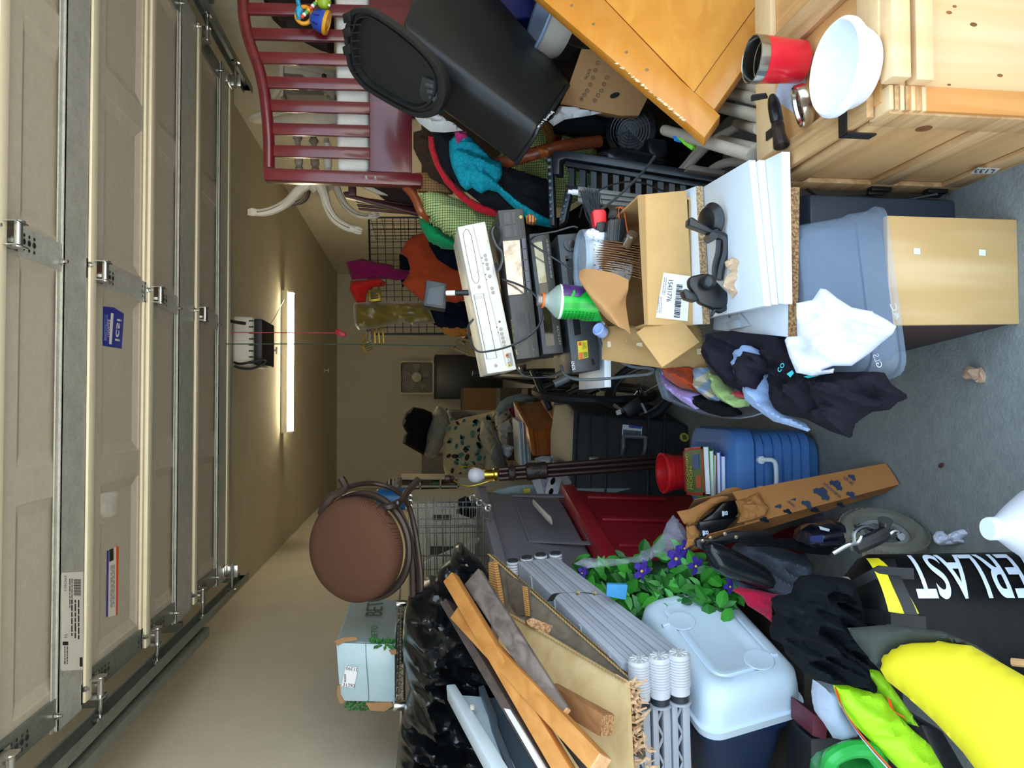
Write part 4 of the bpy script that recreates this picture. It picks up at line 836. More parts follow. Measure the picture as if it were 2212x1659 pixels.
T = thing('baby_toy', 'bright plastic baby toy with blue ball cup and orange ring hanging on the crib slats', 'toy')
Yt = Yk-.05; s_ = Yt/FPX
obj('ring', MB().tube([P(657+17*math.cos(a_*.3307), 33+18*math.sin(a_*.3307), Yt) for a_ in range(19)], .0075, 8, True), PLA('#e59a1c', .3), T)
obj('cyan_bird', inflate([(638, 0), (648, -6), (650, 12), (656, 22), (650, 42), (641, 42), (637, 25), (641, 14)], Yt-.01, .012, .010, step=4), PLA('#35a4cf', .3), T)
for i in range(8):
    t = i/7; obj('bead', MB().ball(P(653+32*t, 36-33*t, Yt-.02), .0075, 8, 5), PLA(('#e0483c', '#f0e9dc', '#58b057', '#e7b53d')[i % 4], .35), T)
obj('green_head', MB().ball(P(700, 4, Yt-.02), .028, 16, 9, (1, .8, .9)), PLA('#9cb82a', .3), T)
for d in (-.012, .010): obj('eye', MB().ball(P(711, 4, Yt-.04)+V((d, 0, .0)), .005, 8, 5), PLA('#f2f2f2'), T)
axc = (P(708, 50, Yt)-P(672, 38, Yt)).normalized(); c_ = P(672, 38, Yt-.02)
cup = obj('blue_cup', MB().lathe([(0, -.004), (.018, .0), (.031, .014), (.039, .036), (.040, .052)], c_, axc, 24), PLA('#2b4bb0', .35), T)
for k_ in range(8):
    a_ = k_*.785; e = axc.orthogonal().normalized(); g = axc.cross(e); dr = e*math.cos(a_)+g*math.sin(a_)
    obj('slot', MB().tube([c_+axc*.014+dr*.0315, c_+axc*.034+dr*.0393], .0025, 5), PLA('#16205c'), cup)
obj('orange_face', MB().lathe([(.041, .050), (.043, .055), (.040, .062), (.026, .064), (.024, .060), (.014, .060), (.012, .064), (0, .064)], c_, axc, 24), PLA('#e8a41e', .35), T)

wht = M('#d9cfbd', .5, var=.05, sc=9, col2='#c7bba6'); 
T = thing('pedestal_table', 'white claw foot pedestal table turned on its side behind the crib', 'table')
Yw = 3.35
tx = (P(700, 300, Yw)-P(700, 240, Yw)).normalized(); txa = V((-.93, .30, -.14)).normalized()
c_ = P(735, 232, Yw+.05)
obj('table_top', MB().lathe([(0, 0), (.385, 0), (.40, .008), (.40, .022), (.385, .030), (.33, .032), (.33, .085), (.32, .085), (.31, .035), (0, .035)], c_, txa, 48), wht, T)
for x, y0_, y1_, g_ in ((645, 282, 398, '#a99f93'), (680, 290, 398, '#8f8576'), (708, 300, 398, '#cfc8bd')):
    a_, b_ = P(x-3, y0_, Yw+.02), P(x+3, y1_, Yw-.02); L = (b_-a_).length
    obj('spindle', MB().lathe([(.012, 0), (.014, L*.08), (.022, L*.14), (.012, L*.20), (.011, L*.3), (.019, L*.36), (.019, L*.6), (.013, L*.66), (.020, L*.74), (.012, L*.82), (.022, L*.92), (.022, L)], a_, b_-a_, 16, cap=True), M(g_, .5, col2='#7d6a5a' if g_ != '#cfc8bd' else '#e0dbd2', sc=18), T)
obj('hub', MB().lathe([(0, 0), (.05, 0), (.06, .02), (.05, .05), (0, .05)], P(690, 388, Yw), P(700, 410, Yw)-P(690, 388, Yw), 20), wht, T)
for pts, r_, m_ in (([(668, 396), (645, 412), (622, 436), (595, 452), (570, 459), (552, 459)], 9.5, wht), ([(690, 398), (700, 420), (708, 448), (724, 474), (748, 490), (766, 496)], 9.5, wht), ([(725, 400), (735, 425), (748, 446), (768, 462), (790, 468), (804, 466)], 7.5, wht), ([(668, 402), (662, 425), (650, 436), (630, 441)], 6, M('#5a4838', .5))):
    off = {0: 0, 1: -.05, 2: .12, 3: .18}[[9.5, 9.5, 7.5, 6].index(r_) if pts[0][0] != 690 else 1]
    sp_ = spline([P(x, y, Yw+off) for x, y in pts], 5); n_ = len(sp_)
    lg = obj('leg', MB().tube(sp_, [r_*Yw/FPX*(1.15-.35*i/n_) for i in range(n_)], 10), m_, T)
    obj('edge_moulding', MB().tube([p+V((0, -r_*Yw/FPX*.8, .006)) for p in sp_[2:-2]], .0035, 5), M('#8f7f6c', .6), lg)
    if m_ is wht:
        e = sp_[-1]; d = (sp_[-1]-sp_[-4]).normalized(); sd = d.cross(V((0, 1, 0))).normalized()
        for k_ in (-1, 0, 1): obj('claw', MB().tube([e-d*.005+sd*k_*.009, e+d*.016+sd*k_*.011+V((0, -.006, 0)), e+d*.032+sd*k_*.009], [.007, .008, .004], 7), wht, lg)
T = thing('nightstand', 'white small cabinet with drawer and dark round knob lying behind the crib slats', 'cabinet')
nY = 3.75; a_ = FY(nY)
obj('carcass', slab([(603, 132), (612, 132), (722, 152), (722, 165), (612, 142), (612, 206), (604, 210)], nY, (0, .30, 0)), wht, T, bevel=.003)
obj('hidden_side', slab([(700, 150), (925, 160), (925, 205), (700, 205)], nY+.02, (0, .26, 0)), wht, T)
obj('drawer_front', slab([(614, 144), (722, 160), (722, 214), (650, 160), (614, 158)], nY+.01, (0, .02, 0)), M('#cabfae', .5, var=.04), T, bevel=.002)
obj('side_board', slab([(612, 143), (722, 158), (722, 214), (700, 206), (612, 204)], nY+.03, (0, .24, 0)), M('#7d7466', .6, var=.06), T)
obj('knob', MB().lathe([(0, 0), (.012, 0), (.012, .012), (0, .016)], on(700, 164, a_, -.01), (0, -1, 0), 14), PLA('#2f2620', .4), T)
obj('curved_foot', MB().tube(spline([P(604, 182, nY), P(602, 195, nY), P(592, 210, nY), P(590, 214, nY)]), .014, 8), wht, T)
one('round_table', 'dark brown round table top leaning behind the crib in the corner', 'table', inflate([(558, -40), (575, 20), (592, 45), (614, 66), (650, 88), (690, 108), (722, 118), (722, -40)], 3.6, .02, .02, R=10, step=12), M('#33251d', .4, kind='wood', col2='#241913', axis=0, sc=4))
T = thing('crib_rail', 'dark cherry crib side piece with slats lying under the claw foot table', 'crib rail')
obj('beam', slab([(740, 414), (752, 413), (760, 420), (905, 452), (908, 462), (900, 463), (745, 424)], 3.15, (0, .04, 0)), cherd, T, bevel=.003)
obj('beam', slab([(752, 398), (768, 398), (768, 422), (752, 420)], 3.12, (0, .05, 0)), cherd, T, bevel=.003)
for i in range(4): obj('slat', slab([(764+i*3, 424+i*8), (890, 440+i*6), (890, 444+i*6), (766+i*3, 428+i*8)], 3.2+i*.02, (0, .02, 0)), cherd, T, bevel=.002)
obj('side_panel', slab([(800, 405), (900, 400), (905, 452), (840, 440)], 3.24, (0, .02, 0)), M('#3a1f1c', .45, var=.1), T)
one('white_board_scrap', 'narrow white painted board lying across the dark cherry crib piece', 'board', slab([(772, 398), (790, 397), (838, 421), (815, 418)], 3.08, (0, .02, 0)), wht, bevel=.002)

# rattan chair with cushions, clothes on it
ging = M('#c9c98a', .9, kind='check', col2='#3f7a45', sc=36, bump=.2, bsc=200, spec=.1); ratt = M('#8a4424', .4, kind='wood', col2='#6b2f18', axis=1, sc=6, coat=.2); wick = M('#b98645', .6, kind='check', col2='#7d5527', sc=30)
T = thing('rattan_chair', 'rattan armchair with green checked ruffled cushions under the heap of clothes', 'chair')
Yr = 2.80
obj('back_cushion', inflate([(905, 418), (930, 413), (965, 420), (1010, 440), (1078, 470), (1080, 500), (1050, 505), (1010, 510), (985, 516), (975, 508), (958, 505), (952, 492), (938, 482), (930, 470), (918, 462), (912, 440)], Yr-.05, .06, .05, step=7, jag=3, fold=.008, fs=14), ging, T)
ruf = []
for i in range(40):
    t = i/39; p = V((915, 455)).lerp(V((1010, 512)), t)+V((math.sin(t*9)*2+2*math.sin(i*1.9), 6*math.sin(t*3.1)+3*math.sin(i*2.3))); ruf.append(P(p.x, p.y, Yr-.04+.012*math.sin(i*2.1)))
obj('ruffle', MB().sheet([ruf, [p+V((-.028+.006*math.sin(i*1.7), .01, -.012)) for i, p in enumerate(ruf)]], .003, (0, 1, 0)), ging, T)
obj('seat_cushion', inflate([(1075, 340), (1120, 280), (1200, 268), (1260, 290), (1290, 330), (1270, 420), (1220, 450), (1120, 440), (1080, 400)], Yr+.02, .07, .06, step=11, fold=.012, fs=9), ging, T)
obj('wicker_panel', slab([(892, 372), (940, 370), (985, 400), (978, 418), (900, 412)], Yr, (0, .03, 0)), wick, T, bevel=.008)
obj('arm_pole', MB().tube(spline(px3([(872, 398, Yr-.02), (895, 425, Yr-.04), (910, 458, Yr-.05), (930, 475, Yr)])), .016, 10), M('#8f4420', .35, var=.1, coat=.3), T)
obj('front_pole', MB().tube(spline(px3([(1055, 358, 2.56), (1110, 345, 2.5), (1160, 330, 2.46), (1220, 315, 2.46), (1295, 305, 2.5)])), .022, 12), ratt, T)
obj('leg', MB().tube(spline(px3([(1165, 262, 2.75), (1185, 285, 2.7), (1190, 310, 2.55), (1192, 330, 2.49)])), .018, 10), wick, T)
obj('leg', MB().tube(spline(px3([(1205, 262, 2.75), (1206, 290, 2.68), (1198, 312, 2.53), (1185, 330, 2.49)])), .016, 10), ratt, T)
obj('leg', MB().tube(px3([(1290, 300, 2.62), (1700, 330, 2.62)]), .018, 10), ratt, T)
for k_ in range(5): obj('binding', MB().tube(spline(px3([(1160+k_*5, 318, 2.45), (1166+k_*4, 326, 2.428), (1172+k_*3, 338, 2.45)])), .005, 6), M('#a05a2c', .5), T)
fur = M('#4a2d1a', .98, kind='cloth', col2='#2c190e', sc=60, bump=.9, bsc=160)
one('fur_coat', 'dark brown fuzzy coat draped over the rattan chair back', 'coat', inflate([(893, 285), (915, 280), (940, 290), (962, 320), (985, 380), (978, 420), (960, 400), (930, 385), (905, 345), (893, 320)], 2.72, .05, .05, step=7, fold=.02, fs=12), fur)
one('red_scarf', 'bright red garment band lying over the clothes on the rattan chair', 'clothes', inflate([(925, 294), (938, 296), (944, 330), (960, 368), (985, 400), (1018, 430), (1045, 442), (1075, 452), (1076, 470), (1050, 464), (1026, 455), (995, 432), (960, 395), (938, 355), (926, 318)], 2.58, .03, .02, step=6, fold=.014, fs=16), FAB('#c3202c'))
one('black_trousers', 'black garments heaped on the rattan chair below the teal blouse', 'clothes', inflate([(938, 290), (975, 284), (1010, 300), (1060, 340), (1110, 365), (1190, 390), (1196, 440), (1190, 480), (1150, 490), (1110, 470), (1076, 455), (1040, 440), (990, 400), (955, 360), (942, 320)], 2.55, .05, .08, step=9, fold=.03, fs=8, seed=3), FAB('#1c1e22', var=.2))
teal = M('#1391a3', .85, kind='cells', col2='#1391a3', sc=1) if False else M('#117f90', .85, kind='cells', col2='#1796aa', sc=60, bump=.2, bsc=200, spec=.15)
one('teal_blouse', 'teal eyelet blouse lying on the black garments beside the trash can', 'blouse', inflate([(970, 305), (985, 290), (1005, 288), (1020, 298), (1040, 320), (1062, 342), (1084, 352), (1085, 378), (1075, 395), (1090, 410), (1120, 435), (1160, 460), (1195, 478), (1192, 492), (1160, 486), (1135, 470), (1100, 440), (1075, 415), (1055, 410), (1040, 418), (1028, 412), (1020, 405), (1008, 412), (995, 400), (985, 380), (976, 360), (971, 335)], 2.47, .045, .03, step=5, fold=.03, fs=11, seed=5), teal)
one('pink_cloth', 'small pink cloth peeking out above the teal blouse', 'cloth', inflate([(982, 287), (1008, 284), (1010, 300), (998, 306), (988, 312), (984, 300)], 2.44, .02, fold=.015, fs=20, step=4), FAB('#c9307a'))
one('striped_towel', 'multicoloured striped cloth edge under the teal blouse', 'cloth', inflate([(1135, 465), (1150, 462), (1160, 475), (1155, 486), (1138, 484)], 2.42, .015, step=4), M('#c8336e', .8, kind='stripe', col2='#d8c62c', sc=30, axis=2))

# black plastic shelf, heater fan, pipes
T = thing('plastic_shelf_unit', 'black plastic shelving panels with vent slots standing between the players and the pipes', 'shelf')
bp1 = PL(P(1195, 345, 2.36), P(1570, 395, 2.10), P(1195, 480, 2.36))
bpm = M('#22252a', .38, var=.06, bump=.05)
def bars(par, pl_, c00, c10, c11, c01, n_, th_=.02, nm='slot_bar'):
    for i in range(n_):
        t = (i+.5)/n_; w_ = .26/n_
        q = [V(c00).lerp(V(c01), t-w_), V(c10).lerp(V(c11), t-w_), V(c10).lerp(V(c11), t+w_), V(c00).lerp(V(c01), t+w_)]
        obj(nm, MB().prism([on(p.x, p.y, pl_) for p in q], -pl_[1]*th_), bpm, par, smooth=0)
obj('top_rail', MB().prism([on(x, y, bp1, .02) for x, y in ((1195, 340), (1202, 330), (1225, 329), (1570, 382), (1572, 402), (1225, 346), (1212, 350), (1212, 380), (1198, 380))], -bp1[1]*.05), bpm, T, bevel=.004)
obj('second_rail', MB().prism([on(x, y, bp1, .01) for x, y in ((1222, 349), (1560, 403), (1560, 414), (1222, 360))], -bp1[1]*.05), bpm, T, bevel=.003)
bars(T, bp1, (1222, 362), (1222, 400), (1560, 445), (1560, 412), 14)
obj('lower_rail', MB().prism([on(x, y, bp1, .0) for x, y in ((1222, 398), (1560, 446), (1560, 458), (1222, 412))], -bp1[1]*.04), bpm, T, bevel=.003)
obj('end_strip', MB().prism([on(x, y, bp1, .03) for x, y in ((1188, 344), (1198, 342), (1204, 492), (1193, 492))], -bp1[1]*.03), bpm, T, bevel=.003)
for i in range(9): obj('peg', MB().ball(on(1193+i*.6, 352+i*15, bp1, .032), .0065, 8, 5), PLA('#5d6a78', .3), T)
obj('end_strip', MB().prism([on(x, y, bp1, .01) for x, y in ((1222, 412), (1236, 412), (1222, 480), (1208, 490))], -bp1[1]*.03), bpm, T, bevel=.003)
for i in range(5): obj('peg', MB().ball(on(1230-i*4, 420+i*14, bp1, .012), .006, 8, 5), PLA('#5d6a78', .3), T)
slp = PL(P(1250, 402, 2.28), P(1420, 420, 2.2), P(1250, 440, 2.26))
for i in range(3): obj('grey_slat', MB().prism([on(x, y, slp) for x, y in ((1248, 402+i*12), (1420, 424+i*10), (1420, 431+i*10), (1248, 411+i*12))], -slp[1]*.012), PLA('#8f8a84', .45), T, bevel=.002)
one('lipstick_cap', 'small white capped vial standing at the end of the black shelf', 'vial', MB().lathe([(0, 0), (.006, 0), (.0065, .004), (.0065, .012), (.009, .013), (.009, .03), (0, .03)], P(1227, 414, 2.2), P(1237, 415, 2.2)-P(1227, 414, 2.2), 14), PLA('#e9e9ec', .3))
T = thing('fan_heater', 'black round fan heater with concentric wire grille behind the shelving', 'fan')
fc = P(1362, 283, 2.42); fa = V((-.25, -.85, .45)).normalized()
obj('housing', MB().lathe([(0, -.12), (.07, -.11), (.085, -.03), (.085, .0), (.07, .006)], fc, fa, 32), PLA('#15171a', .35), T)
for k_ in range(7): obj('grille_ring', MB().tube([fc+fa*(.010-.0003*k_)+(fa.orthogonal().normalized()*math.cos(a_*.2618)+fa.cross(fa.orthogonal().normalized())*math.sin(a_*.2618))*(.010+.0095*k_) for a_ in range(24)], .0016, 5, True), PLA('#2a2e34', .3), T)
for k_ in range(6):
    e = fa.orthogonal().normalized(); d = e*math.cos(k_*1.047)+fa.cross(e)*math.sin(k_*1.047); obj('grille_spoke', MB().tube([fc+fa*.009, fc+fa*.008+d*.07], .0016, 5), PLA('#2a2e34', .3), T)
obj('base', inflate([(1292, 330), (1330, 318), (1400, 330), (1440, 352), (1430, 372), (1360, 375), (1300, 365)], 2.38, .05, .05, R=22, step=8), PLA('#14171c', .3), T)
obj('motor_block', slab([(1398, 296), (1440, 300), (1446, 330), (1425, 345), (1402, 330)], 2.36, (0, .09, 0)), PLA('#191b1e', .35), T, bevel=.01)
one('black_bag', 'black shiny bag squeezed behind the fan heater and the cardboard packer box', 'bag', inflate([(1190, 262), (1240, 250), (1300, 245), (1340, 250), (1330, 285), (1290, 300), (1240, 290), (1200, 280)], 2.52, .05, .08, step=8, fold=.03, fs=10), FAB('#17191b', var=.2))
one('dark_jacket_pile', 'black clothes filling the gap below the fan heater', 'clothes', inflate([(1285, 300), (1340, 300), (1420, 280), (1460, 300), (1560, 330), (1560, 400), (1450, 390), (1300, 370)], 2.62, .04, .1, step=12, fold=.04, fs=6), FAB('#121417', var=.2))
pvc = PLA('#b7ac9c', .45)
pipes = [((1432, 280), (1625, 336), 12, 2.05, 'longest beige plastic pipe lying on top below the tip of the orange panel'), ((1555, 302), (1635, 322), 11, 2.02, 'short beige pipe with rounded end nearest the black nozzle'), ((1592, 266), (1640, 278), 11, 2.06, 'beige pipe stub with rounded end beside the plywood crate'), ((1530, 225), (1645, 252), 12, 2.1, 'beige pipe just under the corner notch of the orange panel'), ((1560, 200), (1645, 215), 12, 2.12, 'beige pipe second under the edge of the orange panel'), ((1580, 180), (1645, 190), 11, 2.14, 'beige pipe highest and half hidden under the orange panel')]
for a_, b_, r_, Yq, lbl in pipes:
    p0, p1 = P(*a_, Yq), P(*b_, 1.625); d = (p1-p0); L = d.length; r3 = r_*Yq/FPX
    one('plastic_pipe', lbl, 'pipe', MB().lathe([(0, 0), (r3*.6, .002), (r3*.95, .010), (r3, .02), (r3, L), (0, L)], p0, d, 16), pvc, 'beige plastic pipes')
for pts, lbl in (([(1592, 275, 2.16), (1540, 305, 2.2), (1490, 355, 2.22), (1470, 385, 2.24)], 'beige pipe running diagonally under the longest pipe'), ([(1645, 300, 2.1), (1640, 352, 2.04), (1580, 350, 2.06), (1545, 362, 2.1), (1520, 385, 2.14)], 'curved beige pipe ending against the white boards'), ([(1520, 310, 2.24), (1480, 360, 2.26), (1460, 380, 2.28)], 'thin beige pipe deep in the shade beside the fan heater')):
    one('plastic_pipe', lbl, 'pipe', MB().tube(spline(px3(pts), 5), .0135, 12), pvc, 'beige plastic pipes')
one('taupe_slat', 'taupe plastic slat lying along the black shelf rail', 'slat', slab([(1488, 357), (1495, 355), (1568, 368), (1562, 378), (1485, 366)], 2.04, (0, .03, 0)), PLA('#8a7c72', .5), bevel=.002)
one('green_scoop', 'bright green plastic toy scoop peeking out under the orange panel tip', 'toy', inflate([(1463, 297), (1472, 298), (1503, 312), (1503, 322), (1494, 324), (1478, 312)], 1.92, .008, .006, step=4), PLA('#7fd62c', .35))
one('blue_scoop', 'small blue plastic toy piece beside the bright green scoop', 'toy', inflate([(1453, 294), (1462, 294), (1474, 304), (1470, 308), (1457, 304)], 1.95, .008, .006, step=4), PLA('#2f86d0', .35))
cord('dark cord running from the box of brushes up across the black shelf', [(1300, 452, 2.0), (1340, 420, 2.05), (1390, 370, 2.1), (1415, 337, 2.12)], .0045, M('#4c5150', .4))
cord('thin black cable arching over the black shelf behind the brush', [(1252, 470, 2.15), (1262, 440, 2.12), (1300, 408, 2.1), (1350, 393, 2.1), (1390, 396, 2.1), (1430, 412, 2.1), (1450, 420, 2.1)], .0028, cable)

one('dresser', 'added dark brown dresser in the shade under the crib and the claw foot table', 'dresser', MB().box(1.14, 1.94, 2.715, 3.95, .06, 1.215).box(1.15, 1.93, 2.74, 3.94, 0, .06), M('#3a2a20', .5, kind='wood', col2='#2a1d15', axis=0, sc=4), bevel=.006)  # added unseen block: bears the crib and fills the dark gaps

one('dark_gap_heap', 'added dark heap standing in for the darkness behind the black players', 'clothes', inflate([(1085, 445), (1150, 470), (1210, 470), (1290, 420), (1330, 470), (1330, 560), (1260, 620), (1180, 560), (1110, 520)], 2.95, .05, .1, step=11, fold=.04, fs=6), FAB('#1a1a1c', '#2a2622'))  # made-up heap, its dark colour stands in for the darkness of the gap

# ================================================================== deep in the garage, right of the lamp
T = thing('wire_crate', 'black wire pet crate with clothes hung over it at the right wall', 'crate')
wm = M('#17181a', .4, .5); Yd = 4.55
for i in range(20):
    y = 470+i*13.2; obj('wire', MB().tube([P(795+(0 if i < 12 else 6), y, Yd), P(1010, y-2, Yd)], .0028, 5), wm, T)
for i in range(12):
    x = 797+i*17; obj('wire', MB().tube([P(x, 469, Yd-.003), P(x+6, 722, Yd-.003)], .0024 if i else .0065, 5), wm, T)
for i in range(6):
    obj('wire', MB().tube([P(800+i*24, 470, Yd), P(800+i*24, 470, Yd)+V((.02, .7, 0))], .0024, 5), wm, T)
for i in range(7): obj('wire', MB().tube([P(798, 469, Yd)+V((0, i*.1, 0)), P(985, 469, Yd)+V((0, i*.1, 0))], .0024, 5), wm, T)
for y in (470, 722): obj('frame_bar', MB().tube([P(795, y, Yd), P(1010, y, Yd)], .006, 6), wm, T)
obj('leg_frame', MB().box(P(1010, 470, Yd).x-.01, P(1010, 470, Yd).x+.01, Yd, Yd+.02, 0, P(1010, 470, Yd).z), wm, T); obj('leg_frame', MB().box(P(1010, 720, Yd).x-.01, P(1010, 720, Yd).x+.01, Yd, Yd+.02, 0, P(1010, 720, Yd).z), wm, T)
obj('tray', MB().box(P(1010, 720, Yd).x, P(1010, 470, Yd).x, Yd, Yd+.7, P(1010, 720, Yd).z-.03, P(1010, 720, Yd).z), PLA('#1c1d20'), T)
cl = lambda nm, lbl, cat, pts, Y, h, fb=.03, **k: one(nm, lbl, cat, inflate(pts, Y, fb, k.pop('bb', .03), **{**dict(fold=fb*.7, fs=9), **k}), FAB(h) if isinstance(h, str) else h)
cl('coral_shirt', 'coral orange t-shirt hanging on the black wire crate', 'shirt', [(866, 547), (875, 525), (890, 510), (912, 503), (928, 508), (945, 535), (975, 565), (1005, 575), (1020, 600), (1022, 640), (985, 655), (950, 648), (912, 650), (885, 628), (868, 612), (878, 600), (886, 580), (880, 558)], 4.47, '#d2552f', .05, bb=.09, fold=.02, fs=5)
cl('black_lining', 'black collar lining inside the coral t-shirt', 'cloth', [(862, 550), (880, 549), (890, 570), (888, 600), (870, 622), (864, 600)], 4.53, '#15161a', .02)
cl('green_shirt', 'kelly green shirt hanging below the checked chair cushion', 'shirt', [(900, 446), (912, 452), (925, 475), (945, 492), (965, 503), (992, 512), (992, 540), (955, 536), (925, 520), (908, 490)], 2.84, '#0d8a4f', .04, bb=.10)
cl('navy_shirt', 'navy blue shirt between the green shirt and the coral t-shirt', 'shirt', [(921, 508), (940, 520), (955, 532), (992, 538), (1005, 560), (1005, 590), (975, 580), (945, 560), (928, 532)], 4.36, '#16202f', .04, bb=.10)
cl('magenta_scarf', 'magenta scarf lying over the corner of the wire crate', 'scarf', [(747, 566), (783, 559), (811, 566), (847, 572), (852, 580), (888, 584), (923, 597), (913, 606), (883, 602), (855, 606), (833, 601), (800, 602), (760, 604)], 4.50, '#8d1a52', .03, bb=.06, fs=7)
cl('red_hip_scarf', 'bright red knotted cloth below the magenta scarf', 'scarf', [(757, 607), (790, 604), (816, 599), (836, 612), (829, 618), (806, 621), (792, 635), (790, 652), (770, 654), (762, 640), (755, 626)], 4.50, '#d8281f', .03, fs=9)
T = thing('gold_belt', 'gold belt with black square buckle hanging on the red cloth', 'belt')
gm = M('#9a7a2a', .35, .7, var=.2)
obj('buckle_plate', slab([(794, 626), (822, 622), (824, 650), (795, 652)], 4.42, (0, .03, 0)), gm, T, bevel=.004)
obj('buckle_field', slab([(800, 630), (816, 628), (817, 645), (801, 647)], 4.417, (0, .004, 0)), blk2, T)
for y in (634, 641): obj('buckle_ring', MB().tube([P(808+7*math.cos(a_*.628), y+3*math.sin(a_*.628), 4.41) for a_ in range(10)], .004, 5, True), gm, T)
gold_c = M('#8f7412', .38, kind='cloth', col2='#6b560c', sc=6, bump=.15, sheen=.6, spec=.6)
cl('gold_satin_cloth', 'shiny mustard gold satin cloth folded over the wire crate', 'cloth', [(763, 654), (840, 651), (913, 651), (927, 663), (940, 698), (905, 702), (888, 701), (866, 695), (840, 702), (819, 708), (775, 713), (768, 704), (765, 690)], 4.48, gold_c, .05, bb=.08, fold=.03, fs=6)
T = thing('coin_scarf', 'gold coin fringe belt dangling next to the gold satin cloth', 'belt')
for i in range(3): obj('band', slab([(806+i*9, 709-i), (811+i*9, 708-i), (813+i*9, 742), (808+i*9, 742)], 4.53, (0, .01, 0)), gm, T, bevel=.002)
for i in range(9):
    y = 716+i*4.6; obj('chain', MB().tube(px3([(806, y, 4.53), (780+abs(i-4)*2.5, y+6, 4.53)]), .0025, 5), gm, T)
    obj('coin', MB().lathe([(0, 0), (.009, 0), (.009, .003), (0, .003)], P(780+abs(i-4)*2.5, y+7, 4.53), (0, -1, .2), 10), gm, T)
obj('cloth', inflate([(790, 712), (806, 710), (808, 740), (795, 742), (790, 730)], 4.53, .02, step=5), gold_c, T)
cl('dark_trousers', 'dark blue trousers hanging behind the small black box', 'trousers', [(925, 655), (960, 652), (1008, 650), (1012, 715), (960, 712), (935, 700)], 4.52, '#171b2a', .04)
cl('patterned_scarf', 'purple and orange patterned scarf behind the silver player', 'scarf', [(948, 706), (970, 700), (1018, 700), (1022, 726), (985, 728), (960, 722)], 4.52, M('#43254f', .9, kind='spots', col2='#c07a2e', sc=60), .02)
T = thing('speaker_box', 'small black box with grey front standing behind the silver player', 'speaker')
sb = FY(2.26)
obj('case', slab([(921, 604), (966, 612), (963, 668), (914, 660)], 2.26, (0, .08, 0)), PLA('#1a1c1f', .4), T, bevel=.004)
obj('grey_front', slab([(926, 622), (961, 616), (958, 662), (919, 656)], 2.257, (0, .004, 0)), PLA('#3c4147', .5), T, bevel=.002)
T = thing('marker_pen', 'black and white marker pen leaning between the small black box and the silver player', 'pen')
a_, b_ = P(964, 633, 2.22), P(1012, 632, 2.20); L = (b_-a_).length
obj('cap', MB().lathe([(0, 0), (.007, 0), (.0078, .003), (.0078, L*.42), (0, L*.42)], a_, b_-a_, 14), PLA('#e6e2da', .3), T)
obj('barrel', MB().lathe([(0, L*.42), (.0085, L*.42), (.0085, L), (0, L)], a_, b_-a_, 14), PLA('#16171a', .3), T)

# back wall: fan, appliance, outlet, boxes
T = thing('box_fan', 'white square box fan standing against the back wall', 'fan')
Yf = 10.95; fp_ = FY(Yf)
fo_ = lambda k_: [on(x, y, fp_) for x, y in shrink([(866, 779), (934, 779), (938, 783), (938, 848), (934, 852), (866, 852), (862, 848), (862, 783)], k_)]
fm = PLA('#b9b3a2', .5)
obj('frame', MB().ring([[p for p in fo_(1)], [p for p in fo_(.90)], [p+V((0, .12, 0)) for p in fo_(.90)], [p+V((0, .12, 0)) for p in fo_(1)]], closed=True), fm, T, smooth=20)
obj('back_grille', MB().prism([p+V((0, .1, 0)) for p in fo_(.9)], (0, .01, 0)), M('#7d786b', .7), T)
fc = on(900, 815, fp_)
for k_ in range(1, 9): obj('grille_ring', MB().tube([fc+V((math.cos(a_*.2618), 0, math.sin(a_*.2618)))*(.028*k_) for a_ in range(24)], .003, 4, True), fm, T)
obj('hub', MB().lathe([(0, 0), (.07, 0), (.07, .02), (0, .03)], fc+V((0, .0, 0)), (0, -1, 0), 20), fm, T)
for k_ in range(5):
    a_ = k_*1.2566; d = V((math.cos(a_), 0, math.sin(a_))); e = V((-math.sin(a_), 0, math.cos(a_)))
    obj('blade', MB().hexa([fc+V((0, .04, 0))+d*.05-e*.02, fc+V((0, .04, 0))+d*.2-e*.06, fc+V((0, .07, 0))+d*.2+e*.06, fc+V((0, .07, 0))+d*.05+e*.03]+[fc+V((0, .045, 0))+d*.05-e*.02, fc+V((0, .045, 0))+d*.2-e*.06, fc+V((0, .075, 0))+d*.2+e*.06, fc+V((0, .075, 0))+d*.05+e*.03]), M('#8f8a7c', .5), T)
q = P(938, 815, 10.9)
T = thing('black_cabinet', 'black cabinet with the box fan on top at the back wall', 'cabinet')
xa, xb = P(938, 862, 10.9).x, P(938, 768, 10.9).x
obj('body', MB().box(xa, xb, 10.7, 11.3, 0, q.z-.004), PLA('#121212', .5), T, bevel=.01)
obj('door', MB().box(xa+.02, xb-.02, 10.685, 10.70, .08, q.z-.03), PLA('#17171a', .4), T, bevel=.005)
T = thing('wall_thermostat', 'white and black control box on the back wall beside the box fan', 'control box')
obj('plate', slab([(930, 770), (948, 770), (948, 783), (930, 783)], 11.46, (0, .035, 0)), PLA('#cfc9ba'), T, bevel=.004)
obj('dark_cover', slab([(938, 771), (947, 771), (947, 782), (938, 782)], 11.45, (0, .012, 0)), PLA('#2b2a28'), T)
one('grey_chest', 'grey metal chest standing at the back wall left of the floral mattress', 'chest', MB().box(XL+.01, P(912, 985, 10.6).x, 10.6, 11.3, 0, P(912, 1000, 10.6).z), M('#5f594b', .5, var=.06), bevel=.01)
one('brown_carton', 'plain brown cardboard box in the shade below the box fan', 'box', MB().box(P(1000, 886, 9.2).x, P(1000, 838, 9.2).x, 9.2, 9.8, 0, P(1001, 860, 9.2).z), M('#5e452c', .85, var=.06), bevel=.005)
T = thing('wooden_easel', 'small light wood triangular frame with a yellow board behind the players', 'easel')
ew = WOOD('#a5854f', '#8a6a3a', 0)
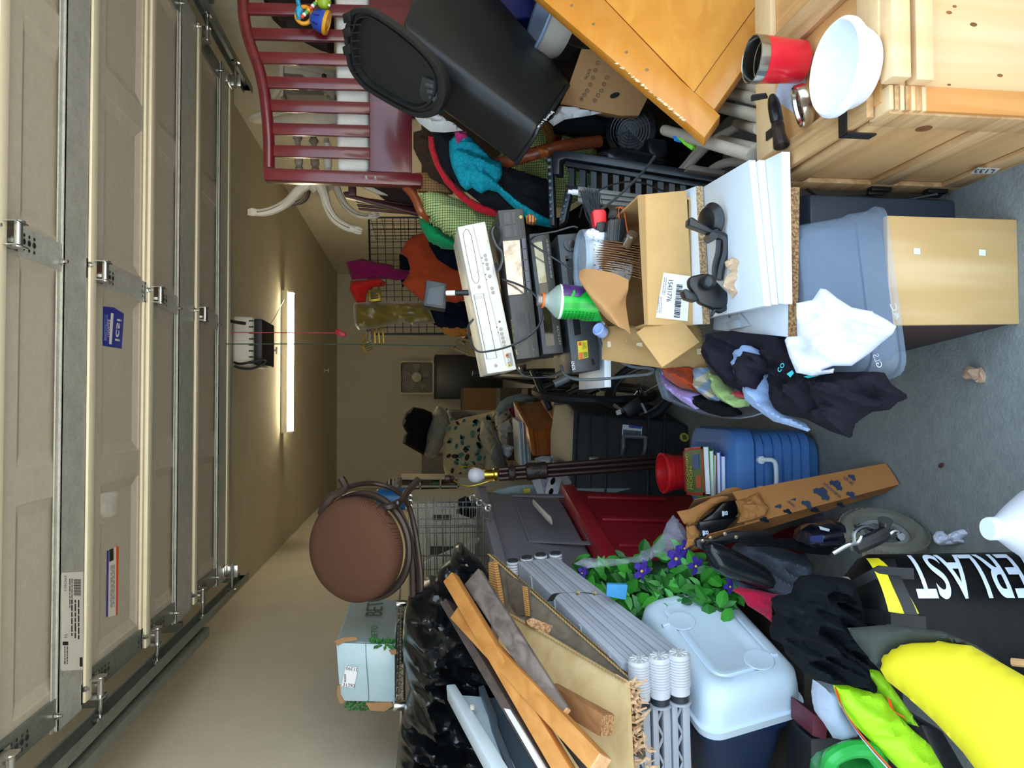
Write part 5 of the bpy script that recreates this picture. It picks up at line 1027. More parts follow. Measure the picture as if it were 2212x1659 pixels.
for a_, b_ in (((988, 735), (1010, 748)), ((988, 735), (978, 752)), ((976, 751), (1012, 766)), ((985, 728), (1018, 738))):
    d = (V(b_)-V(a_)).normalized(); n = V((-d.y, d.x))*2.6
    obj('slat', slab([tuple(V(a_)+n), tuple(V(b_)+n), tuple(V(b_)-n), tuple(V(a_)-n)], 4.4, (0, .03, 0)), ew, T, bevel=.002)
obj('board', slab([(976, 754), (1012, 769), (1060, 776), (1062, 762), (1014, 756), (980, 744)], 4.42, (0, .03, 0)), M('#a88a45', .6, kind='spots', col2='#8f7335', sc=40), T, bevel=.002)
obj('leg', MB().tube([P(1012, 765, 4.46), P(1012, 770, 4.5)*1.0-V((0, 0, P(1012, 770, 4.5).z))], .012, 6), ew, T)

# bicycle standing in the dark behind the players
T = thing('bicycle', 'dark bicycle with silver fork and handlebar standing behind the players', 'bicycle')
rub = PLA('#17181a', .7); chrome = M('#b8b6b2', .22, .95, var=.05); bk = PLA('#1d1e22', .3)
def wheel(c_, ax_, R_, r_, par, nm='tyre', sp=16, rimm=None, tm=rub):
    e = ax_.orthogonal().normalized(); g = ax_.cross(e)
    ty = obj(nm, MB().tube([c_+(e*math.cos(a_*.1963)+g*math.sin(a_*.1963))*R_ for a_ in range(32)], r_, 8, True), tm, par)
    obj('rim', MB().tube([c_+(e*math.cos(a_*.1963)+g*math.sin(a_*.1963))*(R_-r_*1.3) for a_ in range(32)], r_*.4, 6, True), rimm or PLA('#3a3b3e', .35), ty)
    for k_ in range(sp):
        a_ = k_*6.2832/sp; obj('spoke', MB().tube([c_+ax_*(.02 if k_ % 2 else -.02), c_+(e*math.cos(a_)+g*math.sin(a_))*(R_-r_*1.3)], .0012, 3), chrome, ty)
    obj('hub', MB().lathe([(0, -.04), (.018, -.04), (.012, -.02), (.012, .02), (.018, .04), (0, .04)], c_, ax_, 12), chrome, ty)
w1 = P(1395, 848, 3.75); w1.z = .33; w2 = V((w1.x+.12, w1.y+1.0, .33)); axw = V((1, -.15, 0)).normalized()
wheel(w1, axw, .30, .025, T); wheel(w2, axw, .30, .025, T)
hd_ = P(1165, 812, 3.72); crown = P(1240, 846, 3.72)
obj('steerer', MB().tube([P(1150, 800, 3.72), P(1188, 884, 3.62)], .016, 10), bk, T)
for y_, m_ in ((0, chrome), (14, M('#7d7c7a', .3, .9))): obj('fork_leg', MB().tube(px3([(1226, 866-y_, 3.68), (1316, 828-y_, 3.72)]), .019, 10), m_, T)
obj('fork_crown', MB().tube(px3([(1224, 868, 3.68), (1222, 850, 3.7)]), .024, 8), bk, T)
obj('handlebar', MB().tube(spline(px3([(1175, 838, 3.6), (1200, 828, 3.6), (1226, 818, 3.6)])), .014, 10), bk, T)
obj('grip', MB().tube(px3([(1197, 830, 3.59), (1228, 816, 3.59)]), .020, 10), M('#aeb0b4', .35, .4), T)
obj('brake_lever', MB().tube(spline(px3([(1196, 872, 3.55), (1214, 871, 3.55), (1232, 866, 3.55)])), .008, 8), chrome, T)
obj('top_tube', MB().tube([hd_, V((w2.x, w2.y-.45, .80))], .02, 10), bk, T); obj('down_tube', MB().tube([crown, V((w1.x+.06, w1.y+.55, .30))], .022, 10), bk, T)
obj('seat_tube', MB().tube([V((w1.x+.06, w1.y+.55, .30)), V((w2.x, w2.y-.48, .92))], .018, 10), bk, T)
obj('saddle', inflate([(1120, 790), (1136, 786), (1140, 812), (1128, 818), (1118, 808)], 4.3, .04, .04, step=5), bk, T)
obj('chain_ring', MB().lathe([(.0, -.004), (.09, -.004), (.09, .004), (0, .004)], V((w1.x+.03, w1.y+.55, .30)), axw, 24), M('#55565a', .3, .8), T)
obj('reflector', slab([(1318, 845), (1322, 845), (1326, 862), (1322, 863)], 3.6, (0, .01, 0)), PLA('#d8862a'), T)
T = thing('exercise_bike', 'dark bicycle frame with pedals lying in the shade next to the black trunk', 'bicycle')
w3 = P(1375, 845, 3.5)+V((0, 0, -.02)); wheel(w3, V((.55, -.6, .55)).normalized(), .17, .022, T, sp=12)
obj('frame_tube', MB().tube(px3([(1250, 850, 3.5), (1330, 880, 3.4), (1400, 900, 3.45)]), .018, 8), bk, T)
obj('crank', MB().tube(px3([(1325, 875, 3.35), (1350, 890, 3.33)]), .010, 8), chrome, T)
obj('pedal', slab([(1345, 880), (1380, 858), (1392, 880), (1358, 902)], 3.3, (0, .03, 0)), PLA('#1b1c20', .4), T, bevel=.004)
obj('reflector', slab([(1330, 888), (1340, 884), (1343, 894), (1333, 897)], 3.29, (0, .006, 0)), PLA('#b9c2c6', .3), T)
obj('reflector', slab([(1384, 872), (1388, 870), (1398, 890), (1394, 893)], 3.29, (0, .006, 0)), PLA('#8f979c', .3), T)

# ================================================================== the middle of the garage
T = thing('tool_trunk', 'black plastic rolling tool trunk with chrome latch standing behind the blue cooler', 'trunk')
tk = M('#24272b', .5, var=.08, bump=.15, bsc=200); Yq = 3.30; tpl = PL(P(1241, 890, 3.36), P(1490, 905, 3.30), P(1236, 1060, 3.22))
obj('body', MB().prism([on(x, y, tpl) for x, y in ((1250, 892), (1460, 912), (1488, 920), (1490, 1075), (1236, 1075), (1236, 992))], V((.10, .55, 0))), tk, T, bevel=.012, seg=3)
for x in (1272, 1306, 1398, 1432): obj('rib', MB().prism([on(a, b, tpl, .0) for a, b in ((x, 897), (x+6, 897), (x+4, 1070), (x-2, 1070))], tpl[1]*.010), tk, T, bevel=.003)
obj('lid_edge', MB().prism([on(a, b, tpl, .0) for a, b in ((1238, 890), (1248, 890), (1242, 1075), (1232, 1075))], tpl[1]*.018), tk, T, bevel=.004)
st_ = decal('picture_sticker', [(1345, 917), (1387, 922), (1386, 947), (1343, 944)], tpl, PLA('#c9ced4'), T, off=.001)
decal('sticker_photo', [(1346, 928), (1385, 932), (1384, 946), (1345, 943)], tpl, M('#6a7684', .5, col2='#2c2f33', sc=60), st_, off=.002)
decal('sticker_band', [(1358, 919), (1386, 922), (1386, 927), (1358, 924)], tpl, M('#2b4aa0', .5), st_, off=.002)
obj('handle', MB().tube(spline([on(x, y, tpl, o) for x, y, o in ((1344, 982, .0), (1344, 972, .03), (1344, 952, .035), (1350, 948, .035), (1386, 950, .035), (1391, 956, .035), (1390, 975, .03), (1388, 984, .0))]), .010, 8), PLA('#5d6267', .35), T)
obj('latch', MB().prism([on(x, y, tpl, .002) for x, y in ((1272, 987), (1293, 989), (1292, 999), (1271, 997))], tpl[1]*.014), chrome, T, bevel=.003)
obj('round_sticker', MB().lathe([(0, 0), (.021, 0), (.021, .001), (0, .001)], on(1478, 945, tpl, .001), tpl[1], 24), M('#b8b23a', .5), T)
decal('sticker_icon', [(1473, 940), (1481, 939), (1484, 949), (1475, 951)], tpl, M('#4d4a2a', .6), T, off=.003)

T = thing('chest_cooler', 'blue plastic chest cooler with white handle standing on the concrete', 'cooler')
cbl = M('#3f6fae', .5, var=.05, bump=.25, bsc=320)
x0_, x1_, y0_, y1_ = -.36, -.083, 2.135, 2.50
def rr(z, e): return rrect(V(((x0_+x1_)/2, (y0_+y1_)/2, z)), V((1, 0, 0)), V((0, 1, 0)), (x1_-x0_)/2+e, (y1_-y0_)/2+e, .055, 5)
zs = [(0, -.045), (.012, -.028), (.04, -.018)]
for i in range(6):
    z = .044+i*.030; zs += [(z, -.016), (z+.004, -.010), (z+.026, -.010), (z+.029, -.016)]
obj('body', MB().ring([rr(z, e+.008) for z, e in zs]), cbl, T, smooth=30)
obj('lid', MB().ring([rr(z, e+.006) for z, e in ((.226, -.006), (.230, .0), (.265, .0), (.283, -.006), (.294, -.022), (.298, -.05), (.295, -.056))]), cbl, T, smooth=30)
tm = MB()
for i in range(7):
    for j in range(6): c_ = V((x0_+.07+i*.023, y0_+.09+j*.045, .295)); tm.hexa([c_+V((0, 0, 0)), c_+V((.010, .018, 0)), c_+V((.014, .016, 0)), c_+V((.004, -.002, 0)), c_+V((0, 0, .0022)), c_+V((.010, .018, .0022)), c_+V((.014, .016, .0022)), c_+V((.004, -.002, .0022))])
o_ = obj('tread_pattern', tm, cbl, T, smooth=0); o_['kind'] = 'stuff'
hm_ = PLA('#d2d8de', .35); cf = FY(y0_-.012)
obj('handle', MB().tube(spline([on(x, y, FY(y0_-o)) for x, y, o in ((1640, 993, .004), (1655, 993, .022), (1668, 994, .028), (1675, 1002, .03), (1677, 1025, .03), (1676, 1048, .03), (1668, 1054, .028), (1652, 1056, .022), (1641, 1057, .004))]), .0068, 8), hm_, T)
for y in (993, 1057): obj('handle_pivot', MB().lathe([(0, 0), (.012, 0), (.012, .014), (0, .016)], on(1641, y, FY(y0_-.0)), (0, -1, 0), 14), hm_, T)

T = thing('red_bucket', 'red plastic bucket standing behind the stack of picture books', 'bucket')
c_ = P(1508, 1018, 2.46); axr = (P(1428, 1022, 2.46)-P(1508, 1018, 2.46)).normalized(); s_ = 2.46/FPX
obj('wall', MB().lathe([(0, 0), (33*s_, 0), (35*s_, 4*s_), (39*s_, 60*s_), (40*s_, 66*s_), (42*s_, 67*s_), (43*s_, 82*s_), (41.5*s_, 82*s_), (38*s_, 60*s_), (33*s_, 5*s_), (0, 4*s_)], c_, axr, 36), PLA('#c21a20', .3), T)
obj('rim', MB().lathe([(42*s_, 78*s_), (45*s_, 79*s_), (45*s_, 84*s_), (41*s_, 84*s_)], c_, axr, 36), PLA('#cb2026', .3), T)
# picture books on the cooler
bk_lbl = ['top picture book with green cover and red spine edge on the blue cooler', 'picture book with white pages and bright green cover, second in the stack', 'thin book with brown cover in the middle of the stack', 'white paged book with blue back, second from the bottom of the stack', 'lowest white paged book in the stack on the blue cooler']
bz = [(1497, 1530, '#3d6a3a', '#b9382c'), (1531, 1549, '#57b53a', '#57b53a'), (1548, 1558, '#a86f45', '#a86f45'), (1557, 1568, '#5b6fc0', '#e9e9ee'), (1569, 1583, '#7a8fd0', '#e9e9ee')]
zc = .300; Yb = 2.175
for i in range(4, -1, -1):
    th = (.014, .012, .010, .012, .015)[::-1][4-i] if False else (.019, .014, .008, .012, .014)[i]
    t = thing('picture_book', bk_lbl[i], 'book', 'picture books on the cooler')
    sh = (.012, .004, -.004, .0, .0)[i]; xa, xb = -.300+sh, -.150+sh-.01*(i == 4); ya, yb = Yb+(.0, .004, .008, .004, .002)[i], Yb+.17
    rot = (.10, .04, -.03, .02, .0)[i]
    def rz(x, y, z): 
        cxx, cyy = (xa+xb)/2, (ya+yb)/2; return V((cxx+(x-cxx)*math.cos(rot)-(y-cyy)*math.sin(rot), cyy+(x-cxx)*math.sin(rot)+(y-cyy)*math.cos(rot), z))
    def rbox(x0q, x1q, y0q, y1q, z0q, z1q): return MB().hexa([rz(x0q, y0q, z0q), rz(x1q, y0q, z0q), rz(x1q, y0q, z1q), rz(x0q, y0q, z1q), rz(x0q, y1q, z0q), rz(x1q, y1q, z0q), rz(x1q, y1q, z1q), rz(x0q, y1q, z1q)])
    obj('pages', rbox(xa+.004, xb-.003, ya+.003, yb-.003, zc+.0015, zc+th-.0015), M('#e9e8ee', .7, var=.03), t, smooth=0)
    obj('cover', rbox(xa, xb, ya, yb, zc+th-.0015, zc+th), M(bz[i][2], .4, var=.1), t, smooth=0); obj('back_cover', rbox(xa, xb, ya, yb, zc, zc+.0015), M(bz[i][2], .4, var=.1), t, smooth=0)
    obj('spine', rbox(xa-.001, xa, ya, yb, zc, zc+th), M(bz[i][3], .4, var=.05), t, smooth=0)
    if i == 0:
        pl_ = (V((0, 0, zc+th)), V((0, 0, 1)))
        def q4(u0, u1, v0, v1, o=.001): return [rz(xa+(xb-xa)*u, ya+(yb-ya)*v, zc+th+o) for u, v in ((u0, v0), (u1, v0), (u1, v1), (u0, v1))]
        red_ = M('#a9352a', .4); yel = M('#d8b93a', .5)
        for q in ((0, 1, 0, .08), (0, 1, .92, 1), (0, .06, 0, 1), (.94, 1, 0, 1)): obj('cover_border', MB().prism(q4(*q), (0, 0, .0003)), red_, t, smooth=0)
        obj('cover_window', MB().prism(q4(.55, .85, .2, .5), (0, 0, .0003)), M('#2f4f8f', .5), t, smooth=0); obj('cover_patch', MB().prism(q4(.15, .4, .15, .4), (0, 0, .0003)), M('#c4502f', .5), t, smooth=0)
        for s__, v0, v1 in (('GOODNIGHT', .74, .88), ('MOON', .56, .71)):
            q = q4(.12, .9 if s__ != 'MOON' else .6, v0, v1, .0016); text(s__, [(p, 0) for p in q], None, yel, t)
    zc += th+.0006

# floor lamp without shade
T = thing('floor_lamp', 'bare floor lamp with brass harp, white bulb and triple bronze pole', 'lamp')
brz = M('#3b2722', .38, .4, var=.08); brass = M('#c9a33c', .22, .95, var=.04)
Ya = 2.95; A0, A1 = P(1078, 1024, Ya), P(1425, 997, Ya); dl = (A1-A0).normalized(); A2 = A1+dl*((A1.z-.03)/abs(dl.z)) if dl.z else A1
sd = V((1, 0, 0)); 
for k_ in (-1, 0, 1): obj('pole_rod', MB().tube([A0+sd*k_*.018+V((0, .010*(k_ == 0), 0)), A2+sd*k_*.022], .0105, 10), brz, T)
obj('collar', MB().lathe([(0, 0), (.032, 0), (.036, .01), (.033, .05), (.036, .08), (.030, .085), (0, .085)], P(1136, 1019, Ya), dl, 18), M('#2c1f1b', .5, var=.3, sc=40, bump=.6, bsc=60), T)
obj('collar', MB().lathe([(0, 0), (.030, 0), (.032, .02), (.028, .028), (0, .028)], P(1098, 1022, Ya), dl, 18), M('#2c1f1b', .5, var=.3, sc=40, bump=.6, bsc=60), T)
obj('socket', MB().lathe([(0, 0), (.018, 0), (.020, .01), (.020, .035), (.026, .04), (.026, .05), (0, .05)], P(1046, 1026, Ya), dl, 18), brass, T)
obj('bulb', MB().lathe([(0, 0), (.014, .002), (.026, .012), (.031, .028), (.029, .042), (.020, .060), (.014, .066), (0, .066)], P(1011, 1028, Ya), dl, 22), PLA('#d5d3dc', .35, .02), T)
for s1 in (-1, 1): obj('harp', MB().tube(spline([P(x, 1029+s1*y, Ya) for x, y in ((979, 5), (985, 12), (1000, 20), (1018, 21), (1040, 16), (1058, 10), (1070, 9))]), .003, 6), brass, T)
obj('finial', MB().lathe([(0, 0), (.014, .003), (.016, .02), (.010, .028), (.012, .034), (0, .04)], P(960, 1035, Ya), P(982, 1033, Ya)-P(960, 1035, Ya), 14), brz, T)
obj('base', MB().lathe([(0, 0), (.13, 0), (.13, .012), (.05, .03), (0, .035)], V((A2.x, A2.y, 0)), Zv, 28), brz, T)

# small chest of drawers part
ow = WOOD('#a85d22', '#8a4515', 2, sc=5, rough=.4)
T = thing('wooden_chest', 'small orange pine box with base moulding behind the floor lamp', 'wooden box')
npl = PL(P(1152, 930, 4.0), P(1222, 918, 4.0), P(1155, 986, 3.9)); nv = V((.14, .42, .02))
obj('body', MB().prism([on(x, y, npl) for x, y in ((1150, 932), (1206, 920), (1210, 980), (1156, 986))], nv), ow, T, bevel=.004)
obj('base_moulding', MB().prism([on(x, y, npl, .012) for x, y in ((1204, 921), (1222, 917), (1225, 982), (1208, 981))], nv*1.05), ow, T, bevel=.006)
obj('top_board', MB().prism([on(x, y, npl, .018) for x, y in ((1140, 930), (1152, 930), (1158, 988), (1150, 988))], nv*1.1), ow, T, bevel=.004)
for x in (1152, 1172, 1190): obj('board_seam', MB().tube([on(x+8, 925, npl, .001), on(x+14, 984, npl, .001)], .0015, 4), M('#6b3410', .7), T)
one('carton_flap_box', 'torn brown cardboard box between the pine box and the black trunk', 'box', MB().prism([P(x, y, 3.75) for x, y in ((1212, 868), (1232, 874), (1242, 905), (1236, 960), (1218, 960))], (.05, .3, 0)), M('#8a6443', .85, var=.07), bevel=.003)

# floral mattress and the soft heap
T = thing('floral_mattress', 'cream mattress printed with teal and brown flowers heaped at the back', 'mattress')
fpl2 = FY(5.6)
obj('cover', inflate([(957, 985), (958, 950), (968, 918), (990, 905), (1030, 896), (1072, 887), (1082, 905), (1100, 950), (1108, 1000), (1098, 1045), (1040, 1060), (990, 1050), (965, 1035), (958, 1010)], 5.6, .10, .5, step=10, R=26, fold=.02, fs=4), FAB('#b9aa86', var=.06, bump=.1), T)
rnd = random.Random(21); lf = {0: MB(), 1: MB(), 2: MB()}
for i in range(80):
    x, y = rnd.uniform(966, 1075), rnd.uniform(902, 1040); k_ = rnd.choice((0, 0, 1, 1, 2)); r_ = rnd.uniform(3.5, 9); an = rnd.random()*3.14
    c_ = on(x, y, fpl2, .125); pts = []
    for a_ in range(8):
        u_ = math.cos(a_*.785)*r_; v_ = math.sin(a_*.785)*r_*.62; pts.append(on(x+u_*math.cos(an)-v_*math.sin(an), y+u_*math.sin(an)+v_*math.cos(an), fpl2, .118))
    lf[k_].prism(pts, (0, -.004, 0))
for k_, h_ in ((0, '#3d251c'), (1, '#2f6e68'), (2, '#5d7d6b')): o_ = obj('printed_flower', lf[k_], M(h_, .9), T, smooth=0, merge=False); o_['kind'] = 'stuff'
cl('grey_pillow', 'grey pillow standing on the floral mattress', 'pillow', [(944, 876), (958, 882), (966, 892), (976, 925), (966, 945), (945, 984), (930, 990), (917, 984), (921, 945), (930, 905)], 5.75, '#8d8778', .10, bb=.1, fold=.02, fs=5)
cl('grey_blanket', 'dull grey blanket behind the floral mattress', 'blanket', [(962, 882), (1000, 886), (1030, 890), (1032, 900), (985, 908), (972, 905)], 5.85, '#67635a', .08, bb=.1)
cl('black_bag', 'black bag lying on top of the grey pillow', 'bag', [(869, 911), (876, 893), (891, 879), (915, 883), (933, 891), (934, 905), (925, 927), (922, 944), (918, 975), (914, 983), (895, 972), (869, 957), (872, 942), (877, 933), (870, 922)], 5.7, '#131414', .08, bb=.1, fold=.015, R=14)
wp = M('#b8b3a6', .7, var=.06)
for i, (lbl, pts, Y_, c_) in enumerate((('white crumpled packing paper on the floral mattress', [(1040, 905), (1062, 908), (1070, 950), (1085, 1000), (1075, 1030), (1045, 1025), (1050, 980), (1035, 945)], 5.3, '#b3aa92'), ('white tissue paper heap left of the pine box', [(1075, 920), (1100, 905), (1112, 925), (1108, 960), (1090, 965), (1078, 950)], 4.6, '#aaa497'), ('crumpled white paper ball beside the standing magazines', [(1078, 965), (1090, 958), (1110, 965), (1105, 985), (1095, 992), (1082, 985)], 4.4, '#b9b8ba'), ('white plastic bag above the floor lamp pole', [(1155, 990), (1170, 985), (1195, 985), (1190, 1005), (1165, 1010)], 3.6, '#b9bcc6'), ('clear plastic bag around the lamp bulb', [(1000, 1040), (1030, 1000), (1075, 1010), (1110, 1045), (1070, 1062), (1020, 1060)], 5.42, '#9a927a'))):
    one('packing_paper', lbl, 'paper', inflate(pts, Y_, .05, .06, step=5, crease=.04, fs=9, fold=.02, seed=i), M(c_, .7, var=.06), smooth=28)
cl('grey_cloth', 'pale grey green cloth draped above the pine box', 'cloth', [(1070, 885), (1080, 868), (1095, 858), (1125, 849), (1153, 857), (1155, 866), (1120, 874), (1095, 884), (1078, 898)], 4.6, '#7f8a86', .05, fs=6)
cl('magenta_cloth', 'dark magenta cloth under the pale grey cloth', 'cloth', [(1098, 884), (1125, 874), (1152, 870), (1155, 900), (1120, 906), (1108, 900)], 4.65, '#6d1233', .05)
cl('spotted_cloth', 'black and white spotted cloth beside the floral mattress', 'cloth', [(1068, 905), (1072, 888), (1095, 881), (1108, 884), (1104, 900), (1090, 915), (1085, 930), (1072, 928)], 4.75, M('#1f1c22', .9, kind='spots', col2='#aba593', sc=34), .04)
T = thing('magazine_stack', 'row of upright magazines leaning against the pine box', 'magazines')
for i, h_ in enumerate(('#b9bec2', '#8a9aa3', '#d0d0cc', '#6f7f86', '#c6c4bb', '#9aa6ab')): obj('magazine', MB().prism([P(x+i*4, y, 4.1+.01*i) for x, y in ((1119, 912), (1122, 911), (1128, 1004), (1124, 1006))], (.02, .25, 0)), M(h_, .5), T, smooth=0)
one('dark_picture_frame', 'dark thin picture frame leaning behind the magazines', 'frame', MB().prism([P(x, y, 4.3) for x, y in ((1066, 930), (1070, 928), (1098, 1008), (1093, 1012))], (.02, .2, 0)), PLA('#1c1a18', .4), bevel=.002)
one('grey_laptop_tray', 'grey plastic tray leaning behind the lamp bulb', 'tray', MB().prism([P(x, y, 4.5) for x, y in ((1065, 965), (1075, 962), (1092, 1008), (1072, 1008), (1060, 990))], (0, .02, 0)), PLA('#57534c', .5), bevel=.003)
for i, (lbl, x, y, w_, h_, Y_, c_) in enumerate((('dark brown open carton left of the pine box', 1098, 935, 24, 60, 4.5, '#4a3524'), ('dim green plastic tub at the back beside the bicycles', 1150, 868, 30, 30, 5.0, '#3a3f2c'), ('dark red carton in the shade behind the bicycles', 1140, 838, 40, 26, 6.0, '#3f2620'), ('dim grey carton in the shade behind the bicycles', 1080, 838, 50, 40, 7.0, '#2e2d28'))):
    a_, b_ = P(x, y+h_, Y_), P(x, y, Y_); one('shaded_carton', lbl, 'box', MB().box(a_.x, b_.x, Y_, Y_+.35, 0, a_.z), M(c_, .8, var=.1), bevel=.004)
T = thing('game_tray', 'white plastic tray with black ovals among papers beside the red tote', 'tray')
gp = PL(P(1165, 1020, 3.15), P(1215, 1030, 3.15), P(1190, 1068, 3.05))
obj('tray', MB().prism([on(x, y, gp) for x, y in ((1188, 1025), (1205, 1023), (1216, 1030), (1206, 1066), (1178, 1066), (1180, 1050))], -gp[1]*.03), PLA('#d2d3d8', .4), T, bevel=.004)
for x, y in ((1194, 1040), (1190, 1063)): obj('oval', MB().prism([on(x+5*math.cos(a_*.628)-2*math.sin(a_*.628), y+8*math.sin(a_*.628), gp, .001) for a_ in range(10)], gp[1]*.001), blk2, T, smooth=0)
for lbl, pts, c_ in (('flyer with purple print beside the game tray', [(1172, 1028), (1182, 1024), (1200, 1022), (1192, 1040), (1178, 1052)], '#8b6fb0'), ('white folded paper under the lamp pole beside the game tray', [(1152, 1030), (1170, 1026), (1178, 1058), (1165, 1060)], '#c3c4cf'), ('pale leaflet lying right of the game tray', [(1212, 1022), (1228, 1020), (1238, 1036), (1222, 1042)], '#a9aeb0')):
    one('flyer', lbl, 'paper', MB().prism([on(x, y, gp, -.02) for x, y in pts], -gp[1]*.004), M(c_, .6, col2='#c9ccd6', sc=30), smooth=0)
one('pale_blue_board', 'pale blue board lying behind the grey tote', 'board', MB().prism([P(x, y, 3.2) for x, y in ((1065, 1062), (1110, 1050), (1160, 1045), (1178, 1055), (1640, 1055), (1640, 1064), (1080, 1068))], (0, .03, 0)), PLA('#8fa6a8', .5), bevel=.002)
one('yellow_tag', 'small yellow tagged packet behind the grey tote', 'packet', MB().prism([P(x, y, 3.1) for x, y in ((1130, 1056), (1145, 1054), (1146, 1064), (1131, 1066))], (0, .02, 0)), PLA('#b8a920', .5), bevel=.002)

# clear bin of clothes and the shirts hanging out of it
T = thing('laundry_bin', 'clear plastic bin heaped with clothes beside the white boards', 'storage bin')
cp = M('#aab4c4', .25, alpha=.38, var=.04, spec=.6); Yl = 1.72
lbp_ = PL(P(1430, 800, 1.95), P(1640, 900, 1.62), P(1440, 880, 1.90))
oo = [(1424, 792), (1500, 770), (1640, 770), (1668, 820), (1650, 880), (1600, 900), (1560, 900), (1520, 893), (1448, 866), (1432, 850)]
oc = closed(oo, 3)
R0 = [on(x, y, lbp_) for x, y in oc]; dz = V((.06, .10, -.24))
cc = sum(R0, V())/len(R0)
obj('tub', MB().ring([[p+(p-cc)*.05+V((0, 0, .0)) for p in R0], [p+(p-cc)*.05+V((0, 0, -.012)) for p in R0], [p+V((0, 0, -.014)) for p in R0], [cc+(p-cc)*.86+dz for p in R0]], False).quad(*[cc+(p-cc)*.86+dz for p in R0]), cp, T)
lc = lambda nm, lbl, cat, pts, off, h, fb=.03, **k: one(nm, lbl, cat, inflate(pts, (lbp_[0]+lbp_[1]*off, lbp_[1]), fb, k.pop('bb', .04), **{**dict(fold=fb*.8, fs=14, step=6), **k}), FAB(h) if isinstance(h, str) else h)
lc('rust_cloth', 'rust orange cloth in the clear laundry bin under the cardboard flap', 'cloth', [(1433, 792), (1470, 790), (1498, 795), (1506, 820), (1508, 848), (1495, 842), (1470, 838), (1448, 824)], .02, '#a83f1b')
lc('lilac_cloth', 'lilac cloth between the rust cloth and the rim of the clear bin', 'cloth', [(1428, 800), (1445, 825), (1475, 842), (1510, 850), (1514, 880), (1502, 884), (1470, 865), (1448, 845), (1432, 822)], .01, '#b197d8')
lc('striped_shirt', 'beige and blue striped shirt in the laundry bin next to the rust cloth', 'shirt', [(1496, 795), (1530, 795), (1540, 825), (1555, 865), (1535, 868), (1510, 845), (1505, 818)], .02, M('#b0a28a', .9, kind='stripe', col2='#7f8fa6', sc=9, axis=0, rot=(0, .5, 0)))
lc('green_applique_shirt', 'light green shirt with red stitched trim in the laundry bin', 'shirt', [(1530, 806), (1550, 812), (1575, 838), (1610, 862), (1608, 878), (1585, 880), (1560, 866), (1545, 845)], .03, M('#94b06a', .9, kind='noise', col2='#a6bf7d', sc=20))
lc('black_knit', 'black gathered knit in the laundry bin near its front rim', 'clothes', [(1508, 850), (1530, 862), (1560, 868), (1590, 880), (1594, 896), (1560, 900), (1530, 892), (1510, 882)], .005, '#121316', .03, fs=22)
lc('red_collar', 'red and grey collar strip beside the light green shirt', 'cloth', [(1578, 848), (1600, 844), (1606, 854), (1592, 858)], .05, '#b8323f', .012, step=4)
lc('blue_grey_shirt', 'light blue grey t-shirt trailing out of the laundry bin to the floor', 'shirt', [(1592, 752), (1618, 744), (1650, 750), (1668, 780), (1672, 830), (1675, 870), (1700, 895), (1740, 915), (1748, 926), (1744, 932), (1700, 918), (1670, 910), (1650, 895), (1622, 875), (1612, 850), (1600, 835), (1590, 800)], .075, '#8fa3c8', .04, step=6, fs=10)
lc('dark_hoodie', 'black hooded sweatshirt draped over the laundry bin with turquoise print', 'sweatshirt', [(1525, 745), (1545, 722), (1580, 714), (1630, 722), (1690, 728), (1700, 760), (1740, 810), (1800, 808), (1910, 805), (1925, 830), (1958, 852), (1955, 862), (1935, 870), (1920, 885), (1880, 890), (1846, 915), (1835, 946), (1790, 930), (1740, 905), (1690, 895), (1672, 870), (1668, 800), (1650, 762), (1625, 752), (1600, 765), (1595, 800), (1620, 830), (1630, 845), (1600, 845), (1565, 830), (1545, 800), (1528, 780)], .09, '#1d1b23', .05, step=6, fs=10, fold=.055, bb=.03)
lc('hood', 'black hood of the sweatshirt rolled up inside the blue grey shirt', 'hood', [(1598, 775), (1622, 762), (1655, 770), (1662, 800), (1640, 808), (1630, 840), (1608, 838), (1596, 810)], .12, '#221f27', .03, step=6)
tp = (lbp_[0]+lbp_[1]*.152, lbp_[1]); tq = M('#3ec3cb', .6)
hd_o = bpy.data.objects['dark_hoodie']
text('co', [(1686, 806), (1697, 788), (1690, 783), (1679, 800)], tp, tq, hd_o); 
decal('turquoise_print', [(1700, 808), (1712, 800), (1716, 806), (1708, 816)], tp, tq, hd_o); decal('turquoise_print', [(1730, 816), (1760, 808), (1770, 812), (1735, 820)], tp, tq, hd_o)
wt = PL(P(1640, 720, 1.36), P(1935, 700, 1.25), P(1720, 800, 1.33))
one('white_tshirt', 'white t-shirt draped over the clear bin and the black sweatshirt', 'shirt', inflate([(1720, 655), (1755, 648), (1772, 623), (1785, 625), (1810, 645), (1840, 664), (1880, 672), (1915, 690), (1936, 705), (1930, 720), (1905, 740), (1880, 762), (1840, 790), (1800, 790), (1775, 800), (1802, 796), (1800, 806), (1755, 812), (1720, 805), (1705, 770), (1695, 735), (1700, 728), (1722, 726)], wt, .025, .02, step=5, fold=.05, fs=9, crease=.004, dirn=(1, .2)), FAB('#dfe0f2', var=.02))

